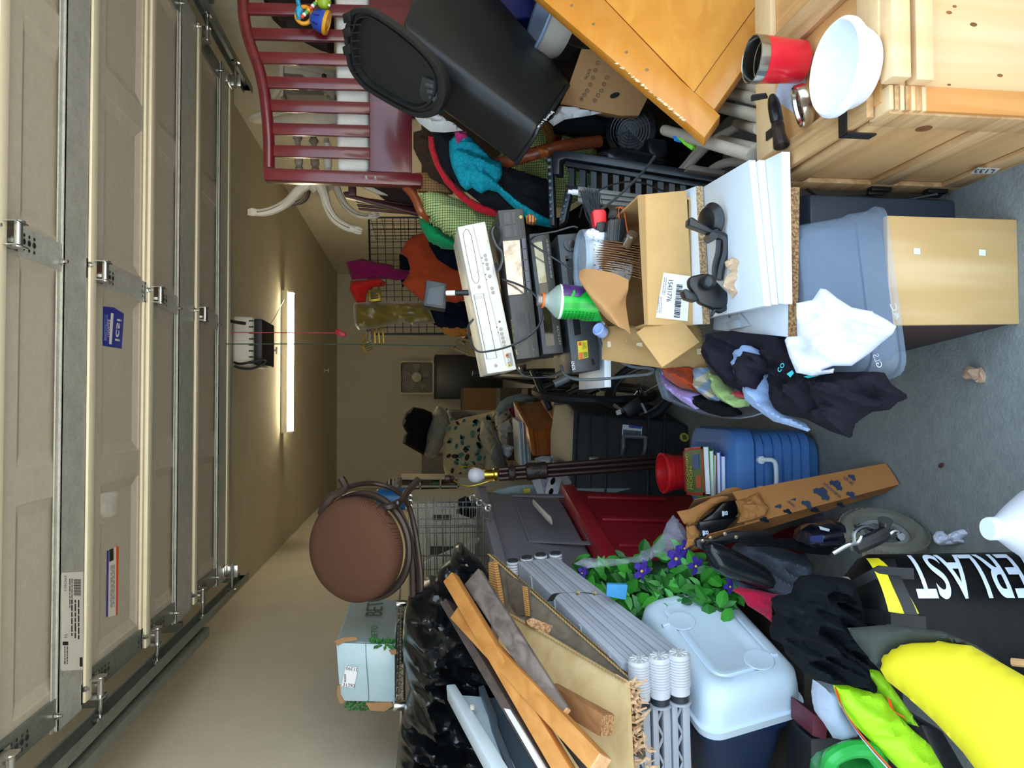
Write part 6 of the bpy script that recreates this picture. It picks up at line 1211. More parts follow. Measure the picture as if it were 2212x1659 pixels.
# ================================================================== left side: totes, wire cubes, chair, shelf
def tote(name, lbl, A, B, z0, z1, wd, col, lid_h, recess=None):
    t = thing(name, lbl, 'tote'); d = (B-A); L = d.length; d.normalize(); n = V((-d.y, d.x, 0))
    if n.x > 0: n = -n
    c = (A+B)/2+n*wd/2; m_ = M(col, .45, var=.05, bump=.08, bsc=260)
    def R_(z, e): return rrect(V((c.x, c.y, z)), d, n, L/2+e, wd/2+e, .05, 5)
    H_ = z1-z0
    obj('tub', MB().ring([R_(z0, -.055), R_(z0+.01, -.045), R_(z0+H_*.5, -.028), R_(z1-lid_h*1.8, -.014)]), m_, t, smooth=35)
    obj('lid', MB().ring([R_(z1-lid_h*1.8, -.012), R_(z1-lid_h*1.8, .004), R_(z1-lid_h*.5, .006), R_(z1-.004, .004), R_(z1, -.012), R_(z1, -.05), R_(z1-.006, -.055)]), m_, t, smooth=35)
    return t, d, n, m_
A = V((-.50, 2.27, 0)); B = V((-.325, 3.02, 0))
tr, d_, n_, m_ = tote('red_tote', 'large red plastic tote under the grey tote beside the floor lamp', A, B, .02, .655, .46, '#8e1122', .03)
fpr = (A, -n_)
for k_ in range(3):
    p = A.lerp(B, .2+.3*k_); obj('side_rib', MB().hexa([p+V((0, 0, .25))-n_*-.030, p+d_*.03+V((0, 0, .25))+n_*.030, p+d_*.03+V((0, 0, .57))+n_*.016, p+V((0, 0, .57))+n_*.016]+[q-n_*.012 for q in (p+V((0, 0, .25))+n_*.030, p+d_*.03+V((0, 0, .25))+n_*.030, p+d_*.03+V((0, 0, .57))+n_*.016, p+V((0, 0, .57))+n_*.016)]), m_, tr, bevel=.003)
A2, B2 = A+V((.0, .0, 0)), B+V((.0, .0, 0))
tg, d_, n_, m_ = tote('grey_tote', 'grey plastic tote with recessed side stacked on the red tote', A2, B2, .657, 1.0, .46, '#66626a', .02)
gpl = (A2-n_*-.026, -n_)
obj('recess_frame', MB().ring([[on(x, y, (A2+n_*.024, -n_), o) for x, y in q] for q, o in (([(1102, 1068), (1223, 1071), (1280, 1178), (1142, 1172)], 0), ([(1102, 1068), (1223, 1071), (1280, 1178), (1142, 1172)], .006), ([(1106, 1073), (1220, 1075), (1272, 1173), (1146, 1167)], .006), ([(1106, 1073), (1220, 1075), (1272, 1173), (1146, 1167)], 0))], closed=True), m_, tg, smooth=20)
gpp = (A2+n_*.0, -n_)
one('rolled_note', 'rolled cream paper note stuck on the side of the grey tote', 'paper', MB().ring([[on(x+3*math.cos(a_)*1, y+r_*math.cos(a_), gpp, .012+.012*math.sin(a_)) for a_ in [i*.5236 for i in range(12)]] for x, y, r_ in ((1153, 1093, 4), (1165, 1106, 7), (1180, 1122, 9), (1190, 1131, 8))]), M('#b3a99c', .7, var=.05))

T = thing('wire_cube_shelf', 'chrome wire grid panels of a cube shelf standing under the brown chair', 'wire shelf')
for k_, (Yg, x0g, x1g, yt, yb) in enumerate(((2.62, 884, 1058, 1097, 1292), (2.72, 884, 1039, 1086, 1270), (2.82, 884, 1024, 1075, 1250))):
    for y in ((1097, 1122, 1136, 1152, 1202, 1230, 1256, 1290) if k_ == 0 else (1086, 1140, 1200, 1255)):
        yy = yt+(y-1097)*(yb-yt)/195 if k_ == 0 else y
        obj('wire', MB().tube([P(x0g, yy, Yg), P(x1g, yy-2, Yg)], .0030 if y in (1097, 1086) else .0018, 6), chrome, T)
    for i in range(13 if k_ == 0 else 9):
        x = x0g+(x1g-x0g)*i/(12 if k_ == 0 else 8); obj('wire', MB().tube([P(x, yt, Yg-.003), P(x+3, yb, Yg-.003)], .0030 if i in (0, 12) else .0016, 6), chrome, T)
    for x in (x0g, x1g-3): obj('connector_ring', MB().tube([P(x, yt, Yg-.006)+V((math.cos(a_*.628), 0, math.sin(a_*.628)))*.011 for a_ in range(10)], .004, 6, True), chrome, T)
obj('top_bar', MB().tube([P(1058, 1097, 2.62), P(1024, 1075, 2.82)], .005, 6), chrome, T); obj('top_bar', MB().tube([P(884, 1097, 2.62), P(884, 1075, 2.82)], .004, 6), chrome, T)
obj('foot', MB().tube([P(1058, 1290, 2.62), V((P(1058, 1290, 2.62).x, 2.62, 0))], .005, 6), chrome, T); obj('foot', MB().tube([P(1058, 1097, 2.62), V((P(1058, 1097, 2.62).x+.0, 2.62, .0))], .005, 6), chrome, T) if False else None

# brown round chair lying on its side
T = thing('barstool', 'brown woven round bar stool seat with dark metal arms tipped towards the opening', 'stool')
n0 = V((-.03, -.86, .52)).normalized(); cc = P(757, 1190, 2.36); R_ = .163; e1 = V((1, 0, 0)); e1 = (e1-n0*e1.dot(n0)).normalized(); e2 = n0.cross(e1)
if e2.z < 0: e2 = -e2
weave = M('#6a4a3a', .95, kind='check', col2='#4b3227', sc=75, rot=(.5, .785, .3), bump=.5, bsc=400, spec=.1)
obj('seat_cushion', MB().lathe([(0, .030), (R_*.4, .029), (R_*.75, .022), (R_*.93, .010), (R_, -.008), (R_*1.0, -.045), (R_*.95, -.06), (0, -.06)], cc, n0, 48, ref=e1), weave, T, smooth=60)
mb_ = M('#3a2c26', .45, .3, var=.08)
obj('seat_ring', MB().tube([cc-n0*.075+(e1*math.cos(a_*.1571)+e2*math.sin(a_*.1571))*R_*1.02 for a_ in range(40)], .012, 8, True), mb_, T)
obj('seat_plate', MB().lathe([(0, -.06), (R_*.9, -.06), (R_*.9, -.07), (0, -.07)], cc, n0, 32), mb_, T)
obj('foot_rail', MB().tube(spline(px3([(700, 1110, 2.42), (712, 1085, 2.40), (735, 1060, 2.42), (770, 1047, 2.46), (805, 1044, 2.5), (840, 1052, 2.5), (868, 1070, 2.46), (885, 1100, 2.42), (897, 1150, 2.38), (906, 1210, 2.35), (910, 1260, 2.33), (908, 1312, 2.33)])), .0085, 8), mb_, T)
for pts, w_ in (([(694, 1110, 2.42), (700, 1090, 2.40), (715, 1072, 2.40), (735, 1064, 2.41), (747, 1055, 2.42), (744, 1045, 2.43), (737, 1033, 2.44)], .012), ([(822, 1098, 2.36), (840, 1094, 2.34), (862, 1086, 2.36), (872, 1074, 2.38), (880, 1062, 2.40), (903, 1036, 2.44)], .012), ([(845, 1095, 2.40), (872, 1130, 2.38), (888, 1200, 2.36), (892, 1290, 2.34)], .010), ([(860, 1095, 2.42), (880, 1140, 2.40), (900, 1220, 2.37), (905, 1300, 2.35)], .008)):
    obj('arm_strap', MB().tube(spline(px3(pts)), w_, 6), mb_, T)
obj('bolt_knob', MB().ball(P(859, 1086, 2.33), .011, 12, 8), M('#4a4746', .25, .8), T)

# chrome wire shelf on the left wall and the box on it
T = thing('chrome_wire_shelf', 'chrome wire shelf with zigzag edge at the left wall', 'shelf')
Ys0, Ys1 = 2.44, 3.35; zs_ = P(862, 1500, Ys0).z; xs1 = P(862, 1310, Ys0).x if False else -.70; xl = XL+.02
xs1 = P(862, 1300, 2.75).x
q0_, q1_ = P(860, 1525, 2.44), P(864, 1305, 2.78)
for dz_ in (.0, -.026): obj('edge_rail', MB().tube([q0_+V((0, 0, dz_+.008)), q1_+V((0, 0, dz_+.008))], .0035, 6), chrome, T)
zz = [q0_.lerp(q1_, i/30)+V((0, 0, .006 if i % 2 else -.016)) for i in range(31)]
obj('zigzag', MB().tube(zz, .0018, 5), chrome, T)
for p in (q0_, q1_): obj('corner_sleeve', MB().lathe([(0, -.028), (.013, -.028), (.016, -.02), (.016, .012), (.013, .016), (0, .016)], p, Zv, 16), M('#dadbd8', .15, 1.), T)
back = V((-.28, .60, 0))
for i in range(14):
    p = q0_.lerp(q1_, i/13)+V((0, 0, .006)); e = V((max(XL+.03, p.x-.1), p.y+.55, p.z)); obj('deck_wire', MB().tube([p, V((p.x-.02, p.y+.50, p.z))], .0016, 5), chrome, T)
for p in (q0_+V((0, .02, -.012)), q1_+V((0, .02, -.012))): obj('wall_bracket', MB().tube([p, V((XL+.002, p.y, p.z))], .008, 8).tube([p+V((-.06, 0, 0)), V((XL+.002, p.y, p.z-.22))], .006, 8), chrome, T)
T = thing('topiary_carton', 'battered pale blue taped carton with green leaves inside on the wire shelf', 'box')
cw = M('#a9bfc6', .35, sc=7, var=.06, bump=.12, bsc=25, coat=.3); Yx = 2.46; zb_ = q0_.z+.011
F = [P(x, y, Yx) for x, y in ((726, 1388), (856, 1392), (854, 1517), (735, 1514))]; F[1].z = max(F[1].z, zb_); F[2].z = max(F[2].z, zb_)
Bk = [P(772, 1292, 3.02), P(858, 1286, 3.02)]; bz_ = F[1].z
top = [F[0], F[3]]; bv = V((Bk[0].x-F[0].x, .56, 0))
obj('front', MB().prism([F[0], F[0].lerp(F[1], .5)+V((0, -.004, 0)), F[1], F[2], F[3]], bv*.012), cw, T, bevel=.002)
obj('right_side', MB().hexa([F[0]+bv*.03, F[0]+bv, F[1]+bv, F[1]+bv*.03]+[p+V((-.006, 0, 0)) for p in (F[0]+bv*.03, F[0]+bv, F[1]+bv, F[1]+bv*.03)]), cw, T)
obj('top', MB().hexa([F[0]+bv*.02, F[3]+bv*.02, F[3]+bv, F[0]+bv]+[p+V((0, 0, -.006)) for p in (F[0]+bv*.02, F[3]+bv*.02, F[3]+bv, F[0]+bv)]), cw, T)
obj('left_side', MB().hexa([F[3]+bv*.03, F[3]+bv, F[2]+bv, F[2]+bv*.03]+[p+V((.006, 0, 0)) for p in (F[3]+bv*.03, F[3]+bv, F[2]+bv, F[2]+bv*.03)]), M('#8f6d48', .85), T)
obj('bottom', MB().hexa([F[1]+bv*.02, F[2]+bv*.02, F[2]+bv, F[1]+bv]+[p+V((0, 0, .005)) for p in (F[1]+bv*.02, F[2]+bv*.02, F[2]+bv, F[1]+bv)]), cw, T)
sd_ = PL(F[0]+bv*.03, F[0]+bv, F[1]+bv*.03)
if sd_[1].x < 0: sd_ = (sd_[0], -sd_[1])
gpr = M('#1d7a3a', .5); fpl3 = FY(Yx)
text('BETON', [(800, 1368), (812, 1280), (798, 1282), (787, 1368)][::1], sd_, gpr, T, off=.003) if False else None
text('BETON', [(825, 1332), (832, 1272), (797, 1280), (788, 1332)], sd_, M('#3d5a2e', .5), T, off=.004)
text('BETO', [(816, 1382), (815, 1354), (802, 1354), (801, 1382)], sd_, gpr, T, off=.004)
cp_ = [(747, 1437), (774, 1440), (765, 1485), (738, 1481)]
lab = decal('number_label', cp_, fpl3, PLA('#e4e2e6', .5), T, off=.006)
text('31390', [(764, 1482), (769, 1480), (774, 1480), (774, 1482)], fpl3, ink, lab) if False else None
text('31390', [(741, 1481), (766, 1484), (767, 1476), (742, 1473)][0:4], fpl3, ink, lab, off=.0075)
text('31390', [(774, 1441), (748, 1438), (747, 1445), (773, 1449)], fpl3, ink, lab, off=.0075)
bar = MB()
for i in range(9): bar.prism([on(x, y, fpl3, .0075) for x, y in ((744, 1454+i*2), (748, 1454.6+i*2), (748, 1455.6+i*2), (744, 1455+i*2))], (0, -.0003, 0))
obj('barcode', bar, ink, lab, smooth=0)
for q in ([(722, 1384), (742, 1376), (770, 1375), (772, 1382), (745, 1386), (730, 1394)], [(840, 1404), (856, 1402), (857, 1412), (846, 1414)], [(729, 1480), (735, 1478), (736, 1500), (745, 1516), (735, 1520), (728, 1500)], [(790, 1517), (845, 1516), (850, 1524), (830, 1536), (800, 1534)]): obj('torn_edge', MB().prism([on(x, y, fpl3, .004) for x, y in q], (0, .004, 0)), M('#9c7650', .9), T)
obj('seam', MB().tube([on(x, y, fpl3, .004) for x, y in ((790, 1386), (791, 1420), (795, 1470), (797, 1512))], .0014, 5), M('#6f7f84', .6), T)
lfm = MB(); rnd = random.Random(31)
leafm = M('#2c6a2c', .55, var=.3, sc=30)
for i in range(160):
    k_ = i % 2
    x, y = (rnd.uniform(745, 845), rnd.uniform(1514, 1533)) if k_ else (rnd.uniform(800, 856), rnd.uniform(1379, 1400))
    c_ = P(x, y, Yx+rnd.uniform(-.012, .04) if k_ == 0 else Yx+rnd.uniform(.0, .06)); a_ = rnd.random()*6.28; u_ = V((math.cos(a_), -.3, math.sin(a_)))*.009; v_ = V((-math.sin(a_), .2, math.cos(a_)))*.005
    lfm.add([c_-u_, c_+v_, c_+u_, c_-v_, c_+V((0, -.003, 0))], [(0, 1, 4), (1, 2, 4), (2, 3, 4), (3, 0, 4)])
o_ = obj('leaves', lfm, leafm, T, smooth=0, merge=False); o_['kind'] = 'stuff'

# garbage bags
bagm = M('#0f1114', .24, var=.2, spec=.7)
one('garbage_bag', 'large shiny black garbage bag piled at the left wall under the carton', 'garbage bag', inflate([(868, 1400), (872, 1330), (882, 1290), (905, 1270), (930, 1250), (960, 1262), (1000, 1290), (1060, 1330), (1110, 1420), (1150, 1510), (1190, 1600), (1215, 1690), (852, 1690), (856, 1650), (862, 1580), (885, 1490)], 2.36, .13, .25, step=6, fold=.085, fs=6, crease=.03, seed=4, R=70), bagm, smooth=40)
one('garbage_bag', 'pointed black garbage bag standing against the wire cube shelf', 'garbage bag', inflate([(938, 1262), (950, 1232), (972, 1212), (985, 1180), (996, 1174), (1012, 1188), (1040, 1215), (1062, 1250), (1070, 1300), (1010, 1300), (960, 1290)], 2.42, .08, .15, step=5, fold=.06, fs=8, crease=.02, seed=9, R=35), bagm, smooth=40)
# plastic shells in the bottom left corner
T = thing('white_plastic_shell', 'white plastic appliance shell leaning on the black bags at the bottom left', 'plastic panel')
wpl = PL(P(975, 1490, 2.05), P(1090, 1659, 1.72), P(1040, 1505, 2.0))
obj('rim', MB().prism([on(x, y, wpl, .02) for x, y in ((964, 1492), (985, 1490), (1035, 1568), (1110, 1690), (1070, 1690), (1000, 1560))], -wpl[1]*.05), PLA('#d3dde4', .35), T, bevel=.006)
obj('tray', MB().prism([on(x, y, wpl, .0) for x, y in ((985, 1500), (1040, 1504), (1080, 1590), (1130, 1690), (1080, 1690), (1010, 1560))], -wpl[1]*.02), PLA('#cfe0ea', .3), T, bevel=.003)
obj('boss', MB().lathe([(0, 0), (.006, 0), (.006, .010), (0, .012)], on(1022, 1546, wpl, .02), wpl[1], 12), PLA('#d9cdbf'), T)
T = thing('slate_plastic_panel', 'slate blue plastic panel beside the white plastic shell', 'plastic panel')
spl_ = PL(P(1045, 1492, 2.06), P(1160, 1659, 1.76), P(1060, 1500, 2.04))
obj('rail', MB().prism([on(x, y, wpl, .015) for x, y in ((1034, 1494), (1046, 1489), (1075, 1560), (1075, 1575), (1120, 1690), (1105, 1690), (1062, 1580), (1055, 1550))], -wpl[1]*.05), PLA('#4a5661', .4), T, bevel=.003)
obj('sheet', MB().prism([on(x, y, wpl, -.012) for x, y in ((1046, 1498), (1072, 1498), (1180, 1690), (1110, 1690), (1070, 1575))], -wpl[1]*.02), PLA('#3f5364', .45), T, bevel=.002)

# lumber leaning on the bags
def beam(name, lbl, p0, p1, w_, h_, mt, endm=None, up_=V((0, 0, 1)), taper=1., cat='timber', grp='loose timber on the left'):
    d = (p1-p0).normalized(); s_ = d.cross(up_).normalized(); u_ = s_.cross(d).normalized()
    o = thing(name, lbl, cat, grp)
    c8 = lambda p, k_: [p-s_*w_*k_-u_*h_*k_, p+s_*w_*k_-u_*h_*k_, p+s_*w_*k_+u_*h_*k_, p-s_*w_*k_+u_*h_*k_]
    obj('beam', MB().hexa(c8(p0, .5)+c8(p1, .5*taper)), mt, o, bevel=.0025)
    obj('end_grain', MB().hexa(c8(p1, .47*taper)+c8(p1+d*.004, .45*taper)), endm or M('#d9a878', .9, var=.2, sc=60), o); return o, d, s_, u_
pine = lambda: M('#cf8f4a', .6, kind='wood', col2='#b87735', axis=1, sc=5, rot=(.9, 0, .4)); 
upv = V((.55, -.45, .70)).normalized()
beam('pine_stud', 'orange pine stud lying on top of the lumber with splintered near end', P(992, 1328, 1.97), P(1296, 1650, 1.42), .038, .040, pine(), up_=upv)
beam('pine_stud', 'orange pine stud crossing under the top stud and reaching towards the floor', P(974, 1250, 2.04), P(1235, 1690, 1.46), .036, .030, pine(), up_=upv)
beam('weathered_board', 'grey weathered board with knots lying across the plywood sheets', P(1023, 1248, 2.02), P(1215, 1545, 1.56), .058, .020, M('#85786f', .85, kind='wood', col2='#5d524c', axis=1, sc=7, rot=(.9, 0, .4)), up_=upv, taper=.7)
beam('painted_board', 'dark board with peeling white paint along its edge beside the pine studs', P(970, 1306, 2.05), P(1200, 1690, 1.5), .022, .05, M('#5a4a42', .85, kind='wood', col2='#443832', axis=1, sc=7), up_=upv)
one('white_paint_strip', 'peeling white painted lath lying along the dark board', 'lath', MB().tube(spline(px3([(1010, 1385, 1.90), (1050, 1450, 1.80), (1120, 1570, 1.62), (1190, 1690, 1.48)])), .0095, 5), M('#dcd6d6', .8, var=.08, sc=40), 'loose timber on the left')
beam('chipboard_block', 'brown block with crumbling chipboard end resting on the plywood', P(1190, 1497, 1.72), P(1310, 1566, 1.52), .045, .032, M('#a8754a', .7, kind='wood', col2='#8a5a34', axis=1, sc=6), M('#b98c5e', .95, kind='chip', col2='#7d5635', sc=220), up_=V((.2, -.5, .84)).normalized())
beam('dark_stick', 'dark grey stick low between the pine stud and the plywood', P(1215, 1580, 1.60), P(1290, 1690, 1.48), .02, .03, M('#4d4642', .85, kind='wood', col2='#38322f', axis=1), up_=upv)
def sheetw(name, lbl, px, deps, thick, mt, ix):
    p = [P(x, y, Y) for (x, y), Y in zip(px, deps)]; nn = (p[ix[1]]-p[ix[0]]).cross(p[ix[2]]-p[ix[0]]).normalized(); nn = nn if nn.y < 0 else -nn
    pl_ = (p[0], nn); q = [on(x, y, pl_) for x, y in px]
    o = thing(name, lbl, 'plywood', 'plywood sheets on the left'); obj('sheet', MB().prism(q, -nn*thick), mt, o); return o, pl_, q, nn
pg = M('#756a58', .85, kind='wood', col2='#5a5044', axis=2, sc=4); pl1 = M('#d9bd8c', .7, kind='wood', col2='#c6a672', axis=2, sc=3)
o1, q1p, q1, n1 = sheetw('plywood_sheet', 'weathered grey plywood sheet standing behind the lumber', [(1057, 1196), (1375, 1475), (1390, 1640), (1150, 1560), (1062, 1380)], [2.14, 1.68, 1.68, 1.85, 2.10], .012, pg, (0, 1, 3))
obj('edge_strip', MB().prism([q1[0], q1[1], q1[1]-n1*.02, q1[0]-n1*.02], V((0, 0, .007))), M('#c2a06c', .8, kind='ply', col2='#8e6c40', axis=2, sc=60), o1)
o2, q2p, q2, n2 = sheetw('plywood_sheet', 'grey plywood offcut with layered orange edge in front of the weathered sheet', [(1055, 1215), (1066, 1212), (1080, 1300), (1075, 1330), (1058, 1300)], [2.10, 2.08, 2.02, 2.02, 2.07], .014, M('#b98a4f', .8, kind='ply', col2='#8a5f30', axis=0, sc=50), (0, 1, 3))
o4, q4p, q4_, n4 = sheetw('plywood_sheet', 'short dark plywood offcut standing upright between the two larger sheets', [(1095, 1242), (1135, 1268), (1142, 1330), (1100, 1330)], [2.05, 1.98, 1.96, 2.02], .016, M('#6a5c4c', .85, kind='wood', col2='#4d4238', axis=2, sc=4), (0, 1, 3))
obj('layered_edge', MB().prism([on(x, y, q4p, .001) for x, y in ((1131, 1266), (1140, 1268), (1146, 1330), (1138, 1332))], n4*.004), M('#c8924e', .8, kind='ply', col2='#8a5f30', axis=0, sc=60), o4)
o3, q3p, q3, n3 = sheetw('plywood_sheet', 'light plywood sheet with splintered pink torn edge in front', [(1085, 1316), (1160, 1358), (1353, 1474), (1362, 1690), (1230, 1690), (1140, 1520), (1075, 1400)], [2.04, 1.92, 1.62, 1.60, 1.66, 1.80, 2.02], .013, pl1, (0, 2, 4))
obj('top_edge', MB().prism([q3[0], q3[2], q3[2]-n3*.018, q3[0]-n3*.018], V((0, 0, .006))), M('#c9a876', .85, kind='ply', col2='#a07d4c', axis=2, sc=60), o3)
rnd = random.Random(17); tm = MB()
for i in range(120):
    t = rnd.random(); x = 1355+t*14+rnd.uniform(-4, 40)*(.5+.5*t); y = 1478+t*190; Yk = 1.625-.02*t+rnd.uniform(-.008, .02)
    c_ = P(x, y, Yk); l_ = V((rnd.uniform(-.02, .02), rnd.uniform(-.01, .015), rnd.uniform(-.03, .03))); w_ = V((rnd.uniform(.002, .008), rnd.uniform(-.006, .004), .003))
    tm.hexa([c_, c_+w_, c_+w_*.3+l_, c_+l_]+[p+V((.001, .003, .001)) for p in (c_, c_+w_, c_+w_*.3+l_, c_+l_)])
o_ = obj('torn_fibres', tm, M('#d6b08a', .95, var=.2, sc=70), o3, smooth=0, merge=False); o_['kind'] = 'stuff'
one('strand_board_scrap', 'small chunk of rough chipboard wedged between the plywood sheets', 'chipboard', MB().prism([P(x, y, 1.90) for x, y in ((1137, 1340), (1150, 1334), (1195, 1352), (1200, 1376), (1190, 1378), (1140, 1350))], (-.01, .03, 0)), M('#c39b76', .95, kind='chip', col2='#8f6644', sc=160), bevel=.002)

# folded grey plastic shelving
T = thing('folded_plastic_shelves', 'bundle of folded grey plastic shelves with ribbed feet leaning beside the plywood', 'shelving')
gpm = PLA('#a3a6b1', .42); gdk = PLA('#2a2e35', .4)
fa, fb_ = [(1118, 1213), (1147, 1210), (1176, 1207), (1205, 1203)], [(1342, 1432), (1391, 1427), (1440, 1421), (1489, 1415)]
exv = V((-.30, .06, -.03))
fP = [P(x, y, 2.2) for x, y in fa]; nP = [P(x, y, 1.72) for x, y in fb_]
fP.append(fP[-1]*2-fP[-2]); nP.append(nP[-1]*2-nP[-2])
for i in range(4):
    a0, a1, b0, b1 = fP[i], fP[i+1].lerp(fP[i], .06), nP[i], nP[i+1].lerp(nP[i], .06)
    if i == 3: a1, b1 = fP[3].lerp(fP[4], .75), nP[3].lerp(nP[4], .15)
    if i == 3: continue
    s_ = obj('shelf_slab', MB().hexa([a0, a1, b1, b0]+[p+exv for p in (a0, a1, b1, b0)]), gpm, T, bevel=.003)
    nrm = (a1-a0).cross(b0-a0).normalized(); nrm = nrm if nrm.x > 0 else -nrm
    for t in (.36, .68): obj('seam', MB().tube([a0.lerp(a1, t)+nrm*.0004, b0.lerp(b1, t)+nrm*.0004], .0006, 4), PLA('#7b7e88'), s_)
    for t in (.15, .4, .65, .9): obj('edge_rib', MB().hexa([p+exv*.02+(fP[0]-fP[1])*.10 for p in (a0.lerp(b0, t), a0.lerp(b0, t+.02))]+[p+exv*.02 for p in (a0.lerp(b0, t+.02), a0.lerp(b0, t))]+[p+exv*.8+(fP[0]-fP[1])*.10 for p in (a0.lerp(b0, t), a0.lerp(b0, t+.02))]+[p+exv*.8 for p in (a0.lerp(b0, t+.02), a0.lerp(b0, t))]), gpm, s_) if i == 0 else None
for k_, (x, y, Yk) in enumerate(((1380, 1424, 1.69), (1424, 1417, 1.68), (1466, 1410, 1.67))):
    c_ = P(x, y, Yk); ax = V((-1, .12, -.06)).normalized(); pr = [(0, 0), (.022, 0), (.0245, .004)]
    for i in range(11): pr += [(.0265, .006+i*.0066), (.0265, .010+i*.0066), (.0235, .0112+i*.0066)]
    pr += [(.024, .080), (.024, .096), (0, .096)]
    ft = obj('ribbed_foot', MB().lathe(pr, c_, ax, 24), PLA('#c2c3ca', .4), T, smooth=30)
    e = ax.orthogonal().normalized(); g = ax.cross(e)
    for i in range(9): a_ = i*.698; obj('cap_spoke', MB().tube([c_-ax*.002+(e*math.cos(a_)+g*math.sin(a_))*.006, c_-ax*.002+(e*math.cos(a_)+g*math.sin(a_))*.021], .0016, 5), PLA('#d4d5da', .4), ft)
    obj('dark_collar', MB().lathe([(0, .096), (.022, .096), (.022, .114), (0, .114)], c_, ax, 20), gdk, T)
    obj('flange', MB().lathe([(0, .114), (.027, .114), (.027, .119), (0, .119)], c_, ax, 20), gpm, T)
    lg = obj('leg', MB().hexa([c_+ax*.119+V(q) for q in ((0, -.005, -.022), (0, -.005, -.004), (0, .03, -.004), (0, .03, -.022))]+[c_+ax*.36+V(q) for q in ((0, -.005, -.022), (0, -.005, -.004), (0, .03, -.004), (0, .03, -.022))]), gpm, T, bevel=.002)
    obj('leg', MB().hexa([c_+ax*.119+V(q) for q in ((0, -.002, .006), (0, -.002, .020), (0, .03, .020), (0, .03, .006))]+[c_+ax*.36+V(q) for q in ((0, -.002, .006), (0, -.002, .020), (0, .03, .020), (0, .03, .006))]), gpm, T, bevel=.002)
    for i in range(3): obj('lattice_web', MB().tube([c_+ax*(.13+i*.07)+V((0, .004, -.006)), c_+ax*(.165+i*.07)+V((0, .004, .010)), c_+ax*(.20+i*.07)+V((0, .004, -.006))], .0035, 6), gpm, lg)
for x, y in ((1108, 1212), (1138, 1205), (1168, 1199), (1200, 1196)):
    c_ = P(x, y, 2.22); ax = V((-1, .12, -.06)).normalized(); f_ = obj('far_foot', MB().lathe([(0, 0), (.018, 0), (.020, .003)]+[q for i in range(5) for q in ((.020, .006+i*.008), (.017, .009+i*.008))]+[(0, .05)], c_, ax, 18), PLA('#b9bac2', .4), T)
    obj('dark_cap', MB().lathe([(0, -.004), (.016, -.004), (.017, .001), (0, .001)], c_, ax, 16), gdk, f_)
stp = spline(px3([(1188, 1298, 1.99), (1200, 1283, 1.96), (1225, 1280, 1.93), (1262, 1280, 1.93), (1290, 1284, 1.95)]), 4)
obj('strap', MB().sheet([[p+V((0, 0, .008)) for p in stp], [p-V((0, 0, .008)) for p in stp]], .003, (0, -1, 0)), gdk, T)
for x, y in ((1248, 1280), (1284, 1281)): obj('snap', MB().lathe([(0, 0), (.006, 0), (.006, .003), (0, .004)], P(x, y, 1.918), (0, -1, .2), 12), M('#6a6046', .3, .8), T)

# ================================================================== left foreground
T = thing('white_lid_cooler', 'navy cooler with rounded white lid lying on its side in the left foreground', 'cooler')
cA, cB, cC, cD = P(1345, 1305, 2.02), P(1535, 1256, 2.04), P(1775, 1440, 1.70), P(1556, 1500, 1.66)
ln = (cB-cA).cross(cD-cA).normalized(); ln = ln if ln.x > 0 else -ln
cen = (cA+cB+cC+cD)/4; uu = ((cC-cD)+(cB-cA)).normalized(); vv = ((cD-cA)+(cC-cB)); vv = (vv-uu*vv.dot(uu)).normalized(); ln = uu.cross(vv); ln = ln if ln.x > 0 else -ln
hu, hv = (cB-cA).length/2*.98, (cD-cA).length/2
def LR(off, e, r=.05): return rrect(cen+ln*off, uu, vv, hu+e, hv+e, r, 6)
wl = PLA('#d3e2f0', .38, .02); nv_ = PLA('#12284a', .4)
lid = obj('lid', MB().ring([LR(-.125, .008), LR(-.10, .012), LR(-.098, .004), LR(-.055, .0), LR(-.02, -.006), LR(-.006, -.018), LR(0, -.03), LR(.0, -.045), LR(-.005, -.05)]), wl, T, smooth=40)
obj('lid_panel', MB().ring([LR(-.006, -.052, .03), LR(.002, -.056, .03), LR(.002, -.066, .03), LR(-.001, -.070, .03)]), wl, lid, smooth=40)
for s1, t1 in ((-.5, -.35), (.40, .62)):
    c_ = cen+uu*hu*s1*.9+vv*hv*t1
    obj('cup_recess', MB().lathe([(.037, .0), (.036, .0018), (.033, .0022), (.029, .0012), (.0, .0012)], c_+ln*.001, ln, 28), wl, lid)
    obj('drain_groove', MB().tube([c_+uu*(-.036 if s1 < 0 else .036)+ln*.002, c_+uu*(-.055 if s1 < 0 else .050)+ln*.0], .006, 8), wl, lid)
obj('handle_grip', MB().tube([cen-uu*(hu*.98)+vv*hv*.0+ln*-.03, cen-uu*hu*.98+vv*hv*.5+ln*-.03], .010, 8), wl, lid)
obj('body', MB().ring([LR(-.125, -.008), LR(-.14, -.008), LR(-.145, -.016), LR(-.30, -.030), LR(-.36, -.045), LR(-.365, -.07)]), nv_, T, smooth=40)
obj('body_rim', MB().ring([LR(-.126, .0), LR(-.15, .0), LR(-.152, -.014)]), nv_, T, smooth=40)

